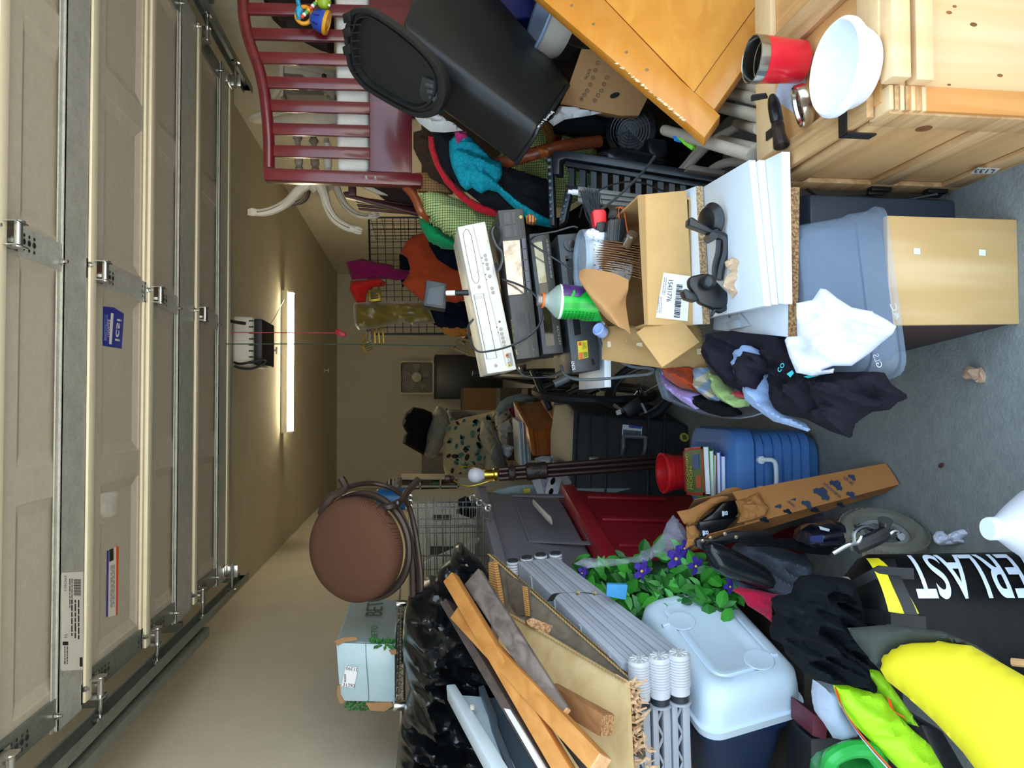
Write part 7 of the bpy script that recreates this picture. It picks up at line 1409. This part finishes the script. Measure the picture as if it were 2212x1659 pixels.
# artificial ivy with violets in a clear sleeve
T = thing('flower_garland', 'artificial green ivy garland with purple flowers lying beside the grey shelves', 'artificial flowers')
rnd = random.Random(12)
lm0 = MB(); 
lp = [(0, 0), (.010, .009), (.012, .020), (.007, .032), (0, .040), (-.007, .032), (-.012, .020), (-.010, .009)]
lm0.add([(0, 0, 0), (0, .018, .004), (0, .04, 0)]+[(x, y, -.004) for x, y in lp if x], [(0, 3, 4, 1), (1, 4, 5), (1, 5, 2), (0, 1, 7, 8), (1, 2, 6), (1, 6, 7)])
lmats = [M('#2c7a22', .4, var=.25, sc=40), M('#3f9a2e', .38, var=.25, sc=40), M('#1d5a1c', .45, var=.25, sc=40)]
L0 = [obj('leaf', lm0, m_, T) for m_ in lmats]
for l_ in L0: l_['kept'] = 1
gd = PL(P(1240, 1235, 2.24), P(1580, 1250, 1.96), P(1400, 1200, 2.14))
spots = []
while len(spots) < 230:
    x, y = rnd.uniform(1238, 1590), rnd.uniform(1193, 1330)
    if y < 1205+max(0, 1300-x)*.25+max(0, x-1500)*.30: continue
    spots.append((x, y))
allm = []
for i, (x, y) in enumerate(spots):
    src = L0[i % 3]; o = src if i < 3 else src.copy()
    if i >= 3: C.objects.link(o); o.parent = T
    c_ = on(x, y, gd, rnd.uniform(-.02, .035)); rx, ry, rz_ = rnd.uniform(.5, 1.35), rnd.uniform(-.6, .6), rnd.uniform(0, 6.28); s_ = rnd.uniform(1.0, 1.7)
    o.matrix_local = Matrix.Translation(c_) @ Matrix.Rotation(rx, 4, 'X') @ Matrix.Rotation(ry, 4, 'Y') @ Matrix.Rotation(rz_, 4, 'Z') @ Matrix.Scale(s_, 4)
    allm.append(o)
T['kept'] = 1
pur = M('#4a2f9e', .6, var=.2, sc=40)
for x, y, s_ in ((1397, 1248, 1.1), (1470, 1222, 1.25), (1512, 1238, .95), (1488, 1200, .8), (1270, 1252, .7), (1585, 1282, .8)):
    c_ = on(x, y, gd, .045); fl = obj('flower', MB().ball(c_+V((0, -.010, .004)), .004*s_, 8, 5), M('#d9c23a', .6), T)
    for k_ in range(5):
        a_ = k_*1.2566+x; d = (V((1, 0, 0))*math.cos(a_)+V((0, -.35, .94))*math.sin(a_)); e = (V((1, 0, 0))*-math.sin(a_)+V((0, -.35, .94))*math.cos(a_)); nn = V((0, -.9, -.3))
        q = [c_, c_+d*.012*s_+e*.009*s_+nn*.004, c_+d*.026*s_+e*.008*s_, c_+d*.030*s_, c_+d*.026*s_-e*.008*s_, c_+d*.012*s_-e*.009*s_+nn*.004]
        obj('petal', MB().prism(q, (0, .0012, 0)), pur, fl)
obj('leaf_backing', inflate([(1245, 1240), (1300, 1215), (1400, 1212), (1500, 1218), (1560, 1240), (1600, 1275), (1580, 1330), (1400, 1320), (1280, 1290)], (gd[0]-gd[1]*.05, gd[1]), .02, .03, step=10, fold=.02), M('#123a14', .9, var=.3, sc=60), T)  # dark green backing mass added to close the gaps between leaves
obj('stem', MB().tube(spline([on(x, y, gd, -.02) for x, y in ((1240, 1225), (1330, 1235), (1420, 1240), (1500, 1245), (1590, 1290))]), .006, 6), lmats[2], T)
bub = M('#c9cbdc', .12, alpha=.30, spec=1., var=.1, bump=.9, bsc=110)
one('bubble_wrap', 'clear crinkled bubble wrap lying against the red tote', 'bubble wrap', inflate([(1375, 1215), (1385, 1190), (1410, 1180), (1430, 1158), (1440, 1130), (1455, 1113), (1475, 1135), (1490, 1160), (1488, 1185), (1470, 1196), (1420, 1202), (1395, 1212)], 2.10, .04, .02, step=6, fold=.03, fs=14, crease=.02), bub)
one('plastic_sleeve', 'clear plastic film sleeve over the garland and bubble wrap', 'plastic film', inflate([(1240, 1218), (1260, 1205), (1340, 1208), (1385, 1200), (1395, 1212), (1345, 1220), (1270, 1228)], 2.10, .02, .01, step=7, fold=.02, fs=12), M('#c9cbdc', .1, alpha=.22, spec=1., bump=.6, bsc=60))
one('blue_sponge', 'flat bright blue foam block lying on the garland', 'foam block', MB().prism([P(x, y, 1.93) for x, y in ((1311, 1264), (1312, 1262), (1355, 1263), (1356, 1266), (1352, 1295), (1349, 1296), (1310, 1288))], (.0, .02, -.004)), M('#3f8fc4', .8, var=.05), bevel=.003)

# long kraft carton
T = thing('kraft_carton', 'long torn brown carton printed with dark blue cars standing on the floor beside the cooler', 'box')
km = M('#a9713f', .8, sc=9, var=.08, bump=.10, bsc=40, spec=.25); kin = M('#7a532f', .85, var=.08)  # second kraft is darker: shade on right and rear faces put into the colour
Eb, Rb, Lb = P(1946, 1046, 1.775), P(1936, 1000, 1.83), P(1944, 1064, 1.835)
for p in (Eb, Rb, Lb): p.z = max(p.z, .004)
Et, Rt, Lt = P(1512, 1160, 1.99), P(1500, 1078, 2.05), P(1490, 1192, 2.06)
Kb, Kt = Rb+Lb-Eb, Rt+Lt-Et
def lerpK(a, b, t): return a.lerp(b, t)
t0 = .24
f1 = obj('front_face', MB().sheet([[Et.lerp(Eb, t0), Et.lerp(Eb, .6), Eb], [Et.lerp(Eb, t0).lerp(Rt.lerp(Rb, t0), .5)+V((0, -.006, 0)), Et.lerp(Eb, .6).lerp(Rt.lerp(Rb, .6), .5), Eb.lerp(Rb, .5)+V((0, -.003, 0))], [Rt.lerp(Rb, t0-.03), Rt.lerp(Rb, .6), Rb]], .003, (-.3, 1, 0)), km, T)
obj('left_face', MB().sheet([[Et.lerp(Eb, .05), Et.lerp(Eb, .5), Eb], [Lt.lerp(Lb, .0), Lt.lerp(Lb, .5), Lb]], .003, (.5, 1, 0)), km, T)
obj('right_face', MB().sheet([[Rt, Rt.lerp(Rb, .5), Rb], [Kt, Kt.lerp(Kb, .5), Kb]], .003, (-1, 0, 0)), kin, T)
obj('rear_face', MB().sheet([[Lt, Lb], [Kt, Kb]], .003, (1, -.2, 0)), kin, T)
bpz = PL(Et, Eb, Rb)
obj('torn_flap', inflate([(1588, 1082), (1612, 1076), (1640, 1062), (1650, 1085), (1660, 1096), (1652, 1112), (1625, 1122), (1592, 1130), (1600, 1110)], (bpz[0]+bpz[1]*.015, bpz[1]), .012, .004, step=5, fold=.01, fs=25, crease=.008), km, T, smooth=30)
obj('side_flap', inflate([(1462, 1105), (1490, 1100), (1530, 1080), (1570, 1055), (1590, 1052), (1625, 1064), (1610, 1072), (1580, 1075), (1545, 1090), (1515, 1115), (1500, 1135), (1478, 1132)], 2.03, .010, .004, step=6, fold=.008, fs=16), km, T, smooth=30)
obj('end_flap', inflate([(1482, 1138), (1500, 1135), (1512, 1150), (1510, 1170), (1490, 1182), (1480, 1186), (1485, 1165)], 2.0, .008, .004, step=5, fold=.008, fs=20), km, T, smooth=30)
prm = M('#2b3a52', .7)
pF = (bpz[0]+bpz[1]*.003, bpz[1])
rnd = random.Random(6)
def car(x, y, an, s_, pl_, par):
    sh = [(-10, 2), (-9, -2), (-5, -3), (-2, -7), (4, -7), (7, -3), (11, -2), (12, 2), (8, 3), (6, 5), (3, 3), (-4, 3), (-6, 5), (-8, 3)]
    ca, sa = math.cos(an), math.sin(an); q = [on(x+(u_*ca-v_*sa)*s_, y+(u_*sa+v_*ca)*s_, pl_, .0015) for u_, v_ in sh]
    return obj('printed_car', MB().prism(q, pl_[1]*.0004), prm, par, smooth=0)
for x, y, s_ in ((1672, 1085, 1.7), (1705, 1070, 1.5), (1742, 1090, 1.2), (1773, 1066, 1.9), (1805, 1048, 1.5), (1838, 1070, 1.1), (1840, 1032, .9), (1620, 1098, 1.2), (1730, 1050, .8)): car(x, y, .62, s_, pF, f1)
for x, y, L_, s__ in ((1715, 1097, 58, 'nnercrafters'), (1815, 1078, 58, 'nnercrafters')):
    a_ = V((-.77, -.64)); u_ = V((.64, -.77))*-9; p = V((x, y)); text(s__, [tuple(p), tuple(p+a_*L_), tuple(p+a_*L_-u_*.9), tuple(p-u_*.9)], pF, prm, f1, off=.002, shear=.3)
for x, y, L_ in ((1730, 1062, 22), (1842, 1050, 26)):
    a_ = V((-.8, -.6)); u_ = V((.6, -.8))*-8; p = V((x, y)); text('Ski Ro', [tuple(p), tuple(p+a_*L_), tuple(p+a_*L_-u_*.9), tuple(p-u_*.9)], pF, prm, f1, off=.002, shear=.3)
plf = PL(Et, Eb, Lb); plf = (plf[0]+plf[1]*.003, plf[1])
for x, y, s_ in ((1700, 1104, .9), (1760, 1102, 1.0), (1650, 1122, 1.0), (1770, 1108, .8), (1815, 1090, .8)): car(x, y, .3, s_, plf, T)
T = thing('car_part_bracket', 'black plastic part with white emblem standing in the torn kraft carton', 'car part')
obj('plate', MB().prism([P(x, y, 2.03) for x, y in ((1508, 1132), (1540, 1110), (1560, 1088), (1588, 1080), (1598, 1120), (1560, 1140), (1520, 1165), (1512, 1160))], (0, .02, 0)), PLA('#101114', .25), T, bevel=.003)
obj('lower_plate', MB().prism([P(x, y, 2.0) for x, y in ((1510, 1128), (1595, 1118), (1560, 1150), (1520, 1165))], (0, .012, 0)), PLA('#18191d', .25), T, bevel=.002)
wt_ = M('#c9d6e2', .4)
for x, y in ((1566, 1108), (1524, 1150)):
    pq = FY(1.985); text('8', [(x+6, y+4), (x+5, y-5), (x-4, y-4), (x-3, y+5)], pq, wt_, T, off=.004, bold=.02); decal('emblem_bar', [(x-8, y-4), (x-4, y-5), (x-3, y+6), (x-7, y+7)], pq, wt_, T, off=.004)

# office chair parts
T = thing('chair_armrest', 'black glossy office chair armrest lying in front of the red tote', 'armrest')
obj('pad', inflate([(1520, 1178), (1535, 1170), (1560, 1176), (1610, 1200), (1650, 1222), (1668, 1238), (1673, 1255), (1668, 1272), (1650, 1273), (1610, 1262), (1565, 1246), (1538, 1228), (1527, 1205)], 1.80, .028, .03, step=6, R=24), PLA('#16191c', .22), T)
obj('bracket', MB().prism([P(x, y, 1.84) for x, y in ((1504, 1168), (1512, 1163), (1545, 1165), (1580, 1150), (1640, 1146), (1665, 1152), (1672, 1165), (1640, 1170), (1585, 1172), (1560, 1180), (1525, 1192), (1506, 1182))], (0, .02, 0)), PLA('#121316', .3), T, bevel=.003)
for x, y in ((1535, 1162), (1566, 1153), (1590, 1160), (1518, 1168)): obj('screw', MB().lathe([(0, 0), (.005, 0), (.005, .002), (0, .003)], P(x, y, 1.84), (0, -1, 0), 10), M('#b5a88a', .3, .8), T)
cl('grey_seat_cover', 'grey fabric seat cover heaped behind the black armrest', 'seat cover', [(1595, 1180), (1615, 1172), (1640, 1178), (1690, 1185), (1740, 1200), (1752, 1230), (1740, 1270), (1700, 1300), (1650, 1300), (1600, 1280), (1580, 1240)], 1.88, '#4b4f59', .06, bb=.10, fold=.03, fs=8)
cl('black_strap', 'black webbing strap lying over the grey seat cover', 'strap', [(1600, 1172), (1640, 1165), (1700, 1163), (1760, 1168), (1800, 1180), (1790, 1200), (1750, 1196), (1700, 1185), (1650, 1180), (1618, 1180)], 1.78, '#101113', .02, bb=.03)
one('red_mat', 'dark red plastic sheet lying on the floor behind the punching bag', 'mat', MB().prism([PZ(x, y, .02) for x, y in ((1660, 1158), (1700, 1140), (1795, 1122), (1830, 1135), (1800, 1175), (1720, 1200))], (0, 0, -.018)), PLA('#6f0f1c', .4), bevel=.004)
T = thing('helmet', 'dark glossy helmet lying behind the punching bag clips', 'helmet')
obj('shell', inflate([(1722, 1170), (1730, 1145), (1750, 1132), (1790, 1126), (1830, 1122), (1845, 1135), (1838, 1165), (1800, 1182), (1750, 1184)], 1.76, .06, .06, step=6, R=24), PLA('#10131f', .12, coat=.5), T)
for q, h_ in (([(1748, 1158), (1778, 1155), (1778, 1172), (1750, 1170)], '#3a3f6e'), ([(1768, 1136), (1792, 1143), (1790, 1148), (1772, 1144)], '#c9cfd2')): decal('reflective_patch', q, FY(1.695), PLA(h_, .2), T)
T = thing('scooter_tyre', 'small pneumatic scooter wheel with worn grey tyre standing on the concrete', 'wheel')
wc = V((P(1930, 1153, 1.70).x, 1.70, .102)); wa = V((.90, -.38, .10)).normalized()
tyg = M('#6f6b60', .85, var=.1, sc=30)
wheel(wc, wa, .080, .022, T, sp=8, rimm=PLA('#8a8a86', .4), tm=tyg)
e = wa.orthogonal().normalized(); g = wa.cross(e); td = MB()
for k_ in range(40):
    a_ = k_*.15708; d = e*math.cos(a_)+g*math.sin(a_); tt = g*math.cos(a_)-e*math.sin(a_)
    for s1 in (-1, 1): c_ = wc+d*.0985+wa*s1*.008; td.hexa([c_+tt*.005-wa*.006, c_+tt*.005+wa*.006, c_-tt*.004+wa*.006, c_-tt*.004-wa*.006]+[q+d*.0035 for q in (c_+tt*.005-wa*.006, c_+tt*.005+wa*.006, c_-tt*.004+wa*.006, c_-tt*.004-wa*.006)])
o_ = obj('tread', td, tyg, T, smooth=0); o_['kind'] = 'stuff'
one('tissue', 'crumpled white tissue lying beside the small wheel', 'tissue', inflate([(2015, 1158), (2022, 1148), (2035, 1147), (2045, 1156), (2060, 1148), (2085, 1141), (2098, 1150), (2095, 1158), (2080, 1165), (2100, 1168), (2060, 1176), (2030, 1178), (2020, 1172)], (PZ(2055, 1162, .012), V((0, -.6, .8))), .02, .012, step=3.5, crease=.016, fs=30, fold=.006), M('#cfd0e0', .85, var=.05), smooth=28)
T = thing('plastic_jug', 'translucent white plastic gallon jug with screw cap at the bottom edge', 'jug')
jc = PZ(2142, 1142, .27); jc.z = .27
jm = M('#d3d3de', .35, alpha=.86, var=.03)
obj('body', MB().lathe([(.018, -.004), (.022, -.016), (.045, -.05), (.066, -.085), (.072, -.12), (.072, -.25), (.062, -.268), (0, -.2685)], jc, Zv, 32), jm, T)
obj('cap', MB().lathe([(0, .008), (.018, .008), (.0195, .005), (.0195, -.010), (.017, -.012)], jc, Zv, 28), PLA('#dfe6ef', .4, .02), T)

# punching bag
T = thing('punching_bag', 'black heavy punching bag with white letters standing at the lower left', 'punching bag')
pb0, pb1 = P(1812, 1330, 1.425), P(2450, 1330, 1.27); pax = (pb1-pb0).normalized(); PL_ = (pb1-pb0).length; Rb_ = .122
pf = V((0, -1, 0)); pf = (pf-pax*pf.dot(pax)).normalized(); pe = pf.cross(pax); pe = pe if pe.x > 0 else -pe      # facing viewer / right
def bagp(h, deg, r): a_ = math.radians(deg); return pb0+pax*h+(pf*math.cos(a_)+pe*math.sin(a_))*r
bm_ = M('#08090b', .42, var=.15, bump=.25, bsc=14, spec=.2)
def rb(h, a_): return Rb_*(min(1, (.45+h*9)) if h < .06 else 1)*(1+.012*noise.noise((h*9, math.cos(a_)*2, math.sin(a_)*2)))
gm_ = MB().grid(lambda u, v_: bagp(v_*PL_, u*360, rb(v_*PL_, u*6.2832)), 48, 30, True); gm_.quad(*[bagp(0, i*7.5, Rb_*.45) for i in range(48)]); gm_.quad(*[bagp(PL_, i*7.5, Rb_) for i in range(48)])
obj('bag', gm_, bm_, T, smooth=60)
zip_ = []
for k_ in range(24): a_ = -70+k_*7; zip_.append(bagp(.005+.02*math.sin(k_*.4), a_, Rb_*.62+.003))
obj('zipper', MB().sheet([zip_, [p+pax*.018 for p in zip_]], .002, (0, -1, 0)), M('#b9b2b4', .6, kind='stripe', col2='#9a9294', sc=60, axis=2), T)
for h0, w_, a0, a1 in ((.06, .035, -25, 75), ):
    for a_s in (20, 62):
        st2 = [bagp(h_, a_s-10*math.sin(h_*12), Rb_*(min(1, .45+h_*9) if h_ < .06 else 1)+.004) for h_ in (.0, .03, .06, .09, .12)]
        obj('strap', MB().sheet([[p-pe*.014 for p in st2], [p+pe*.014 for p in st2]], .003, (0, -1, 0)), PLA('#0e0f11', .5), T)
    b1 = [bagp(.082+.008*math.sin(i*.5), a0+(a1-a0)*i/12, Rb_+.003) for i in range(13)]
    obj('band', MB().sheet([b1, [p+pax*.022 for p in b1]], .003, (0, -1, 0)), PLA('#17191c', .45), T)
def bagtext(s, h_start, h_end, deg_bottom, deg_top, mt):
    cu = bpy.data.curves.new('t', 'FONT'); cu.body = s; cu.offset = .012; to = bpy.data.objects.new('t', cu); me = bpy.data.meshes.new_from_object(to)
    bmx = bmesh.new(); bmx.from_mesh(me); bmesh.ops.subdivide_edges(bmx, edges=[e for e in bmx.edges if e.calc_length() > .12], cuts=4); bmesh.ops.triangulate(bmx, faces=bmx.faces); bmx.to_mesh(me); bmx.free()
    xs = [v.co.x for v in me.vertices]; ys = [v.co.y for v in me.vertices]
    for v in me.vertices:
        a_ = (v.co.x-min(xs))/(max(xs)-min(xs)); b_ = (v.co.y-min(ys))/(max(ys)-min(ys)); v.co = bagp(h_start+(h_end-h_start)*a_, deg_bottom+(deg_top-deg_bottom)*b_, Rb_*1.014+.0012)
    bpy.data.objects.remove(to); bpy.data.curves.remove(cu); me.materials.append(mt); o = bpy.data.objects.new('lettering', me); C.objects.link(o); o.parent = T; ALL.append(o)
_xs = None
bagtext('EVERLAST', .378, .117, 84, 30, PLA('#dbe3f2', .4))
yl = M('#e4d81e', .45)
obj('yellow_emblem', MB().grid(lambda u, v_: bagp(.050+.052*u*(.45+.55*v_)+.010*v_, 76-58*v_, rb(.08, 0)*1.0+.004 if False else Rb_+.0045), 4, 8), yl, T)
rg = M('#b8bcc2', .2, 1.)
for pts in ([(1800, 1195, 1.36), (1830, 1178, 1.35), (1852, 1172, 1.35), (1860, 1160, 1.35), (1852, 1168, 1.36)], [(1845, 1170, 1.35), (1846, 1150, 1.35), (1868, 1138, 1.36), (1895, 1148, 1.37)], [(1915, 1160, 1.36), (1930, 1148, 1.36), (1942, 1150, 1.36), (1944, 1164, 1.36), (1938, 1160, 1.36)]): obj('clip', MB().tube(spline(px3(pts), 5), .0045, 7), rg, T)
obj('webbing_loop', MB().tube(px3([(1848, 1182, 1.36), (1888, 1165, 1.355), (1912, 1152, 1.36)]), .015, 10), PLA('#121316', .45), T)
obj('nut', MB().lathe([(0, 0), (.008, 0), (.008, .008), (0, .008)], P(1942, 1158, 1.355), (0, -1, 0), 6), rg, T, smooth=0)

cl('black_shorts', 'crumpled black nylon shorts draped over the end of the punching bag', 'shorts', [(1668, 1300), (1675, 1290), (1715, 1282), (1720, 1262), (1735, 1245), (1760, 1240), (1790, 1245), (1830, 1250), (1850, 1280), (1862, 1320), (1875, 1360), (1868, 1400), (1862, 1440), (1886, 1482), (1880, 1490), (1868, 1496), (1820, 1486), (1770, 1470), (1735, 1450), (1705, 1420), (1692, 1392), (1668, 1380), (1666, 1360), (1680, 1330)], 1.34, M('#080c12', .8, kind='cloth', col2='#0b1017', sc=12, bump=.2, bsc=300, spec=.15), .05, bb=.05, fold=.045, fs=14, step=5, crease=.012, seed=11)
cl('red_shopping_bag', 'crimson fabric bag folded behind the white cooler lid', 'bag', [(1582, 1275), (1600, 1268), (1640, 1275), (1682, 1285), (1672, 1292), (1665, 1300), (1668, 1345), (1650, 1330), (1615, 1308), (1605, 1290)], 1.80, '#b51a3d', .02, bb=.04, fold=.02, fs=12)
# yellow body board
T = thing('body_board', 'bright yellow foam body board with grey fabric tip in the left corner', 'body board')
bbp = PL(P(1850, 1370, 1.22), P(2212, 1560, .98), P(2000, 1640, 1.06))
ye = M('#d2c312', .6, var=.03, sc=5); yo = [(1905, 1452), (1912, 1425), (1935, 1402), (1975, 1388), (2040, 1386), (2100, 1395), (2160, 1430), (2230, 1470), (2330, 1560), (2330, 1800), (2180, 1800), (2120, 1680), (2080, 1625), (2020, 1560), (1960, 1505), (1915, 1470)]
obj('foam', inflate(yo, bbp, .045, .03, step=12, R=60), ye, T)
obj('grey_tip', inflate([(1836, 1365), (1845, 1358), (1900, 1350), (1960, 1352), (2040, 1365), (2110, 1395), (2160, 1428), (2100, 1400), (2040, 1392), (1975, 1396), (1935, 1410), (1915, 1432), (1908, 1455), (1885, 1430), (1855, 1395)], (bbp[0]-bbp[1]*.006, bbp[1]), .035, .02, step=9, R=40), FAB('#41453f', var=.08), T)
# safety vest, jug and watering can in the corner
neon = M('#a8e614', .6, var=.06, sc=20, bump=.15, bsc=200)
T = thing('safety_vest', 'neon yellow green safety vest with orange trim lying under the body board', 'safety vest')
obj('fabric', inflate([(1800, 1480), (1830, 1480), (1870, 1492), (1905, 1500), (1935, 1540), (1975, 1580), (2010, 1610), (2050, 1680), (1960, 1680), (1900, 1620), (1850, 1570), (1815, 1525)], 1.30, .03, .03, step=8, fold=.02, fs=8), neon, T)
obj('fold', inflate([(1860, 1440), (1900, 1450), (1925, 1480), (1960, 1530), (1985, 1570), (1950, 1560), (1910, 1510), (1880, 1485)], 1.33, .02, .02, step=7, fold=.015, fs=10), M('#8fc914', .6, var=.08, sc=20), T)
ot = spline(px3([(1802, 1482, 1.30), (1812, 1515, 1.285), (1840, 1560, 1.28), (1880, 1610, 1.28), (1935, 1670, 1.28)]), 4)
obj('orange_trim', MB().sheet([ot, [p+V((-.010, 0, -.006)) for p in ot]], .004, (0, -1, 0)), M('#ef4a16', .55), T)
obj('reflective_strip', MB().sheet([[p+V((-.012, .003, -.006)) for p in ot], [p+V((-.024, .004, -.014)) for p in ot]], .004, (0, -1, 0)), M('#b9b4c9', .3), T)
ot2 = spline(px3([(1915, 1505, 1.275), (1925, 1530, 1.27), (1948, 1545, 1.27)]), 4); obj('orange_trim', MB().sheet([ot2, [p+V((-.006, 0, -.006)) for p in ot2]], .003, (0, -1, 0)), M('#ef4a16', .55), T)
one('white_bleach_jug', 'white plastic bottle lying between the cooler and the safety vest', 'bottle', inflate([(1768, 1475), (1800, 1478), (1812, 1520), (1845, 1570), (1840, 1585), (1800, 1594), (1785, 1570), (1770, 1545), (1764, 1510)], 1.45, .04, .05, step=7, R=26), PLA('#c3cfe6', .4, .02))
one('dark_red_box', 'dark red box edge behind the navy cooler and the white bottle', 'box', MB().prism([P(x, y, 1.60) for x, y in ((1755, 1540), (1790, 1560), (1785, 1600), (1755, 1590))], (0, .1, 0)), PLA('#5a1a2a', .5), bevel=.003)
T = thing('watering_can', 'green plastic watering can at the bottom edge of the picture', 'watering can')
obj('body', inflate([(1762, 1700), (1768, 1660), (1785, 1640), (1820, 1625), (1870, 1618), (1905, 1632), (1920, 1660), (1925, 1700)], 1.38, .06, .06, step=8, R=30), PLA('#1f8a38', .3), T)
obj('handle', MB().tube(spline(px3([(1790, 1660, 1.32), (1800, 1635, 1.30), (1840, 1618, 1.30), (1880, 1622, 1.30), (1900, 1645, 1.32)])), .016, 10), PLA('#27a044', .3), T)
one('black_toolbox', 'black plastic tool case in the dark between the cooler and the green can', 'case', MB().prism([P(x, y, 1.62) for x, y in ((1752, 1595), (1850, 1590), (1870, 1700), (1752, 1720))], (0, .12, 0)), PLA('#15161a', .5), bevel=.006)
one('black_case', 'black glossy case under the body board beside the safety vest', 'case', MB().prism([P(x, y, 1.40) for x, y in ((1985, 1560), (2040, 1580), (2110, 1700), (2050, 1700))], (0, .12, 0)), PLA('#101114', .25), bevel=.01)
one('wood_chip', 'short pale wood stick stuck at the side of the punching bag', 'stick', MB().tube(px3([(2185, 1430, 1.06), (2225, 1434, 1.04)]), .006, 6), M('#c79a6a', .8))

# things behind the wire cubes and the brown stool
T = thing('white_cubby_shelf', 'white cubby organiser with small things at the back left wall', 'shelf')
Yc_ = 5.2; wcm = M('#bdb49d', .6, var=.04)
for q in ([(864, 1032), (992, 1032), (992, 1036), (864, 1036)], [(864, 1049), (992, 1049), (992, 1053), (864, 1053)], [(864, 1066), (992, 1066), (992, 1072), (864, 1072)], [(864, 1032), (868, 1032), (868, 1072), (864, 1072)], [(906, 1034), (909, 1034), (909, 1070), (906, 1070)], [(950, 1034), (953, 1034), (953, 1070), (950, 1070)], [(988, 1034), (992, 1034), (992, 1072), (988, 1072)]): obj('board', slab(q, Yc_, (0, .3, 0)), wcm, T)
obj('back_panel', slab([(864, 1032), (992, 1032), (992, 1072), (864, 1072)], Yc_+.3, (0, .01, 0)), wcm, T)
obj('stand', MB().box(P(992, 1072, Yc_).x, P(992, 1032, Yc_).x, Yc_, Yc_+.3, 0, P(992, 1050, Yc_).z), wcm, T)
for i, (x, y, c_) in enumerate(((875, 1056, '#6a4526'), (895, 1040, '#2f3f77'), (920, 1057, '#7b7a3a'), (940, 1040, '#55703a'), (965, 1058, '#3c3a35'), (975, 1042, '#7a5a3a'))):
    one('small_jar', ('brown jar in the first cell of the white cubby', 'blue jar in the upper first cell of the white cubby', 'olive jar in the middle cell of the white cubby', 'green jar in the upper middle cell of the white cubby', 'dark jar in the last cell of the white cubby', 'tan jar in the upper last cell of the white cubby')[i], 'jar', MB().lathe([(0, 0), (.02, 0), (.022, .01), (.022, .045), (.014, .052), (.014, .06), (0, .06)], P(x+ (950-909 if False else 0)+8, y+4, Yc_+.1), Zv, 12), M(c_, .5), 'jars in the white cubby')
T = thing('white_cabinet', 'white cabinet seen through the chrome wire panels', 'cabinet')
a_, b_ = P(905, 1292, 3.9), P(905, 1085, 3.9)
obj('carcass', MB().box(max(a_.x, XL+.02), b_.x, 3.9, 4.5, 0, 1.285), M('#b3ab95', .6, var=.05), T, bevel=.004)
for i, (x, y, w_, h_) in enumerate(((935, 1112, 40, 12), (930, 1180, 50, 20), (985, 1100, 24, 10))): obj('dark_slot', slab([(x, y), (x+w_, y), (x+w_, y+h_), (x, y+h_)], 3.897, (0, .006, 0)), M('#3c382e', .8), T)
for i in range(3):
    pts = [(912+i*6, 1218-i*4), (1032+i*5, 1165-i*3), (1034+i*5, 1172-i*3), (914+i*6, 1226-i*4)]
    one('moulding_strip', ('top strip of white moulding leaning behind the wire panels', 'middle strip of white moulding leaning behind the wire panels', 'lowest strip of white moulding leaning behind the wire panels')[2-i], 'moulding', slab(pts, 2.90+.03*i, (0, .02, 0)), M('#a9a79e', .5), 'white mouldings behind the wire panels', bevel=.002)
cl('navy_jacket', 'dark navy jacket bundled beside the grey tote behind the wire panels', 'jacket', [(988, 1080), (1005, 1072), (1025, 1080), (1035, 1110), (1020, 1120), (995, 1112)], 3.1, '#0f1420', .05, bb=.05)
one('blue_drum', 'blue plastic can behind the brown bar stool', 'can', MB().lathe([(0, 0), (.06, 0), (.06, .16), (.05, .17), (0, .17)], V((P(868, 1078, 4.1).x, 4.1, 1.286)), Zv, 20), M('#1d63a0', .4))
cl('striped_bag', 'black and cream striped bag behind the bar stool arm', 'bag', [(832, 1045), (842, 1034), (855, 1036), (862, 1052), (852, 1066), (862, 1085), (838, 1075), (836, 1060)], 4.35, M('#2a2620', .9, kind='stripe', col2='#b7ac92', sc=14, axis=2), .04, bb=.05)
cl('grey_sack', 'dull grey sack beside the striped bag at the back left', 'sack', [(845, 1050), (858, 1030), (868, 1036), (866, 1070), (850, 1078)], 4.2, '#8a8270', .05, bb=.06)
one('leaf_scrap', 'small dry brown leaf lying on the concrete', 'leaf', MB().prism([PZ(x, y, .002) for x, y in ((2029, 1004), (2034, 1000), (2039, 1002), (2038, 1008), (2033, 1011), (2029, 1009))], (0, 0, .003)), M('#4a2c22', .8))
one('floor_carton', 'dark cardboard carton on the floor under the navy cooler', 'box', MB().box(-1.20, -.58, 1.78, 2.22, 0, .27), M('#2f2720', .85, var=.1), bevel=.005)
one('floor_carton', 'tall brown carton standing at the left wall under the black garbage bag', 'box', MB().box(-1.22, -.80, 2.26, 2.62, 0, .62), M('#5d452e', .85, var=.1), bevel=.005)

# ------------------------------------------------------------------ put every origin at the base of its thing
def _desc(o):
    r = []
    for c in o.children: r += [c]+_desc(c)
    return r
for o in [q for q in bpy.data.objects if q.parent is None and q.type in ('EMPTY', 'MESH') and not q.get('kept')]:
    ms = [q for q in [o]+_desc(o) if q.type == 'MESH' and len(q.data.vertices)]
    if not ms: continue
    xs = [v.co for q in ms for v in q.data.vertices]
    b = V(((min(v.x for v in xs)+max(v.x for v in xs))/2, (min(v.y for v in xs)+max(v.y for v in xs))/2, min(v.z for v in xs)))
    for d in {q.data.name: q.data for q in ms}.values(): d.transform(Matrix.Translation(-b))
    o.location = b
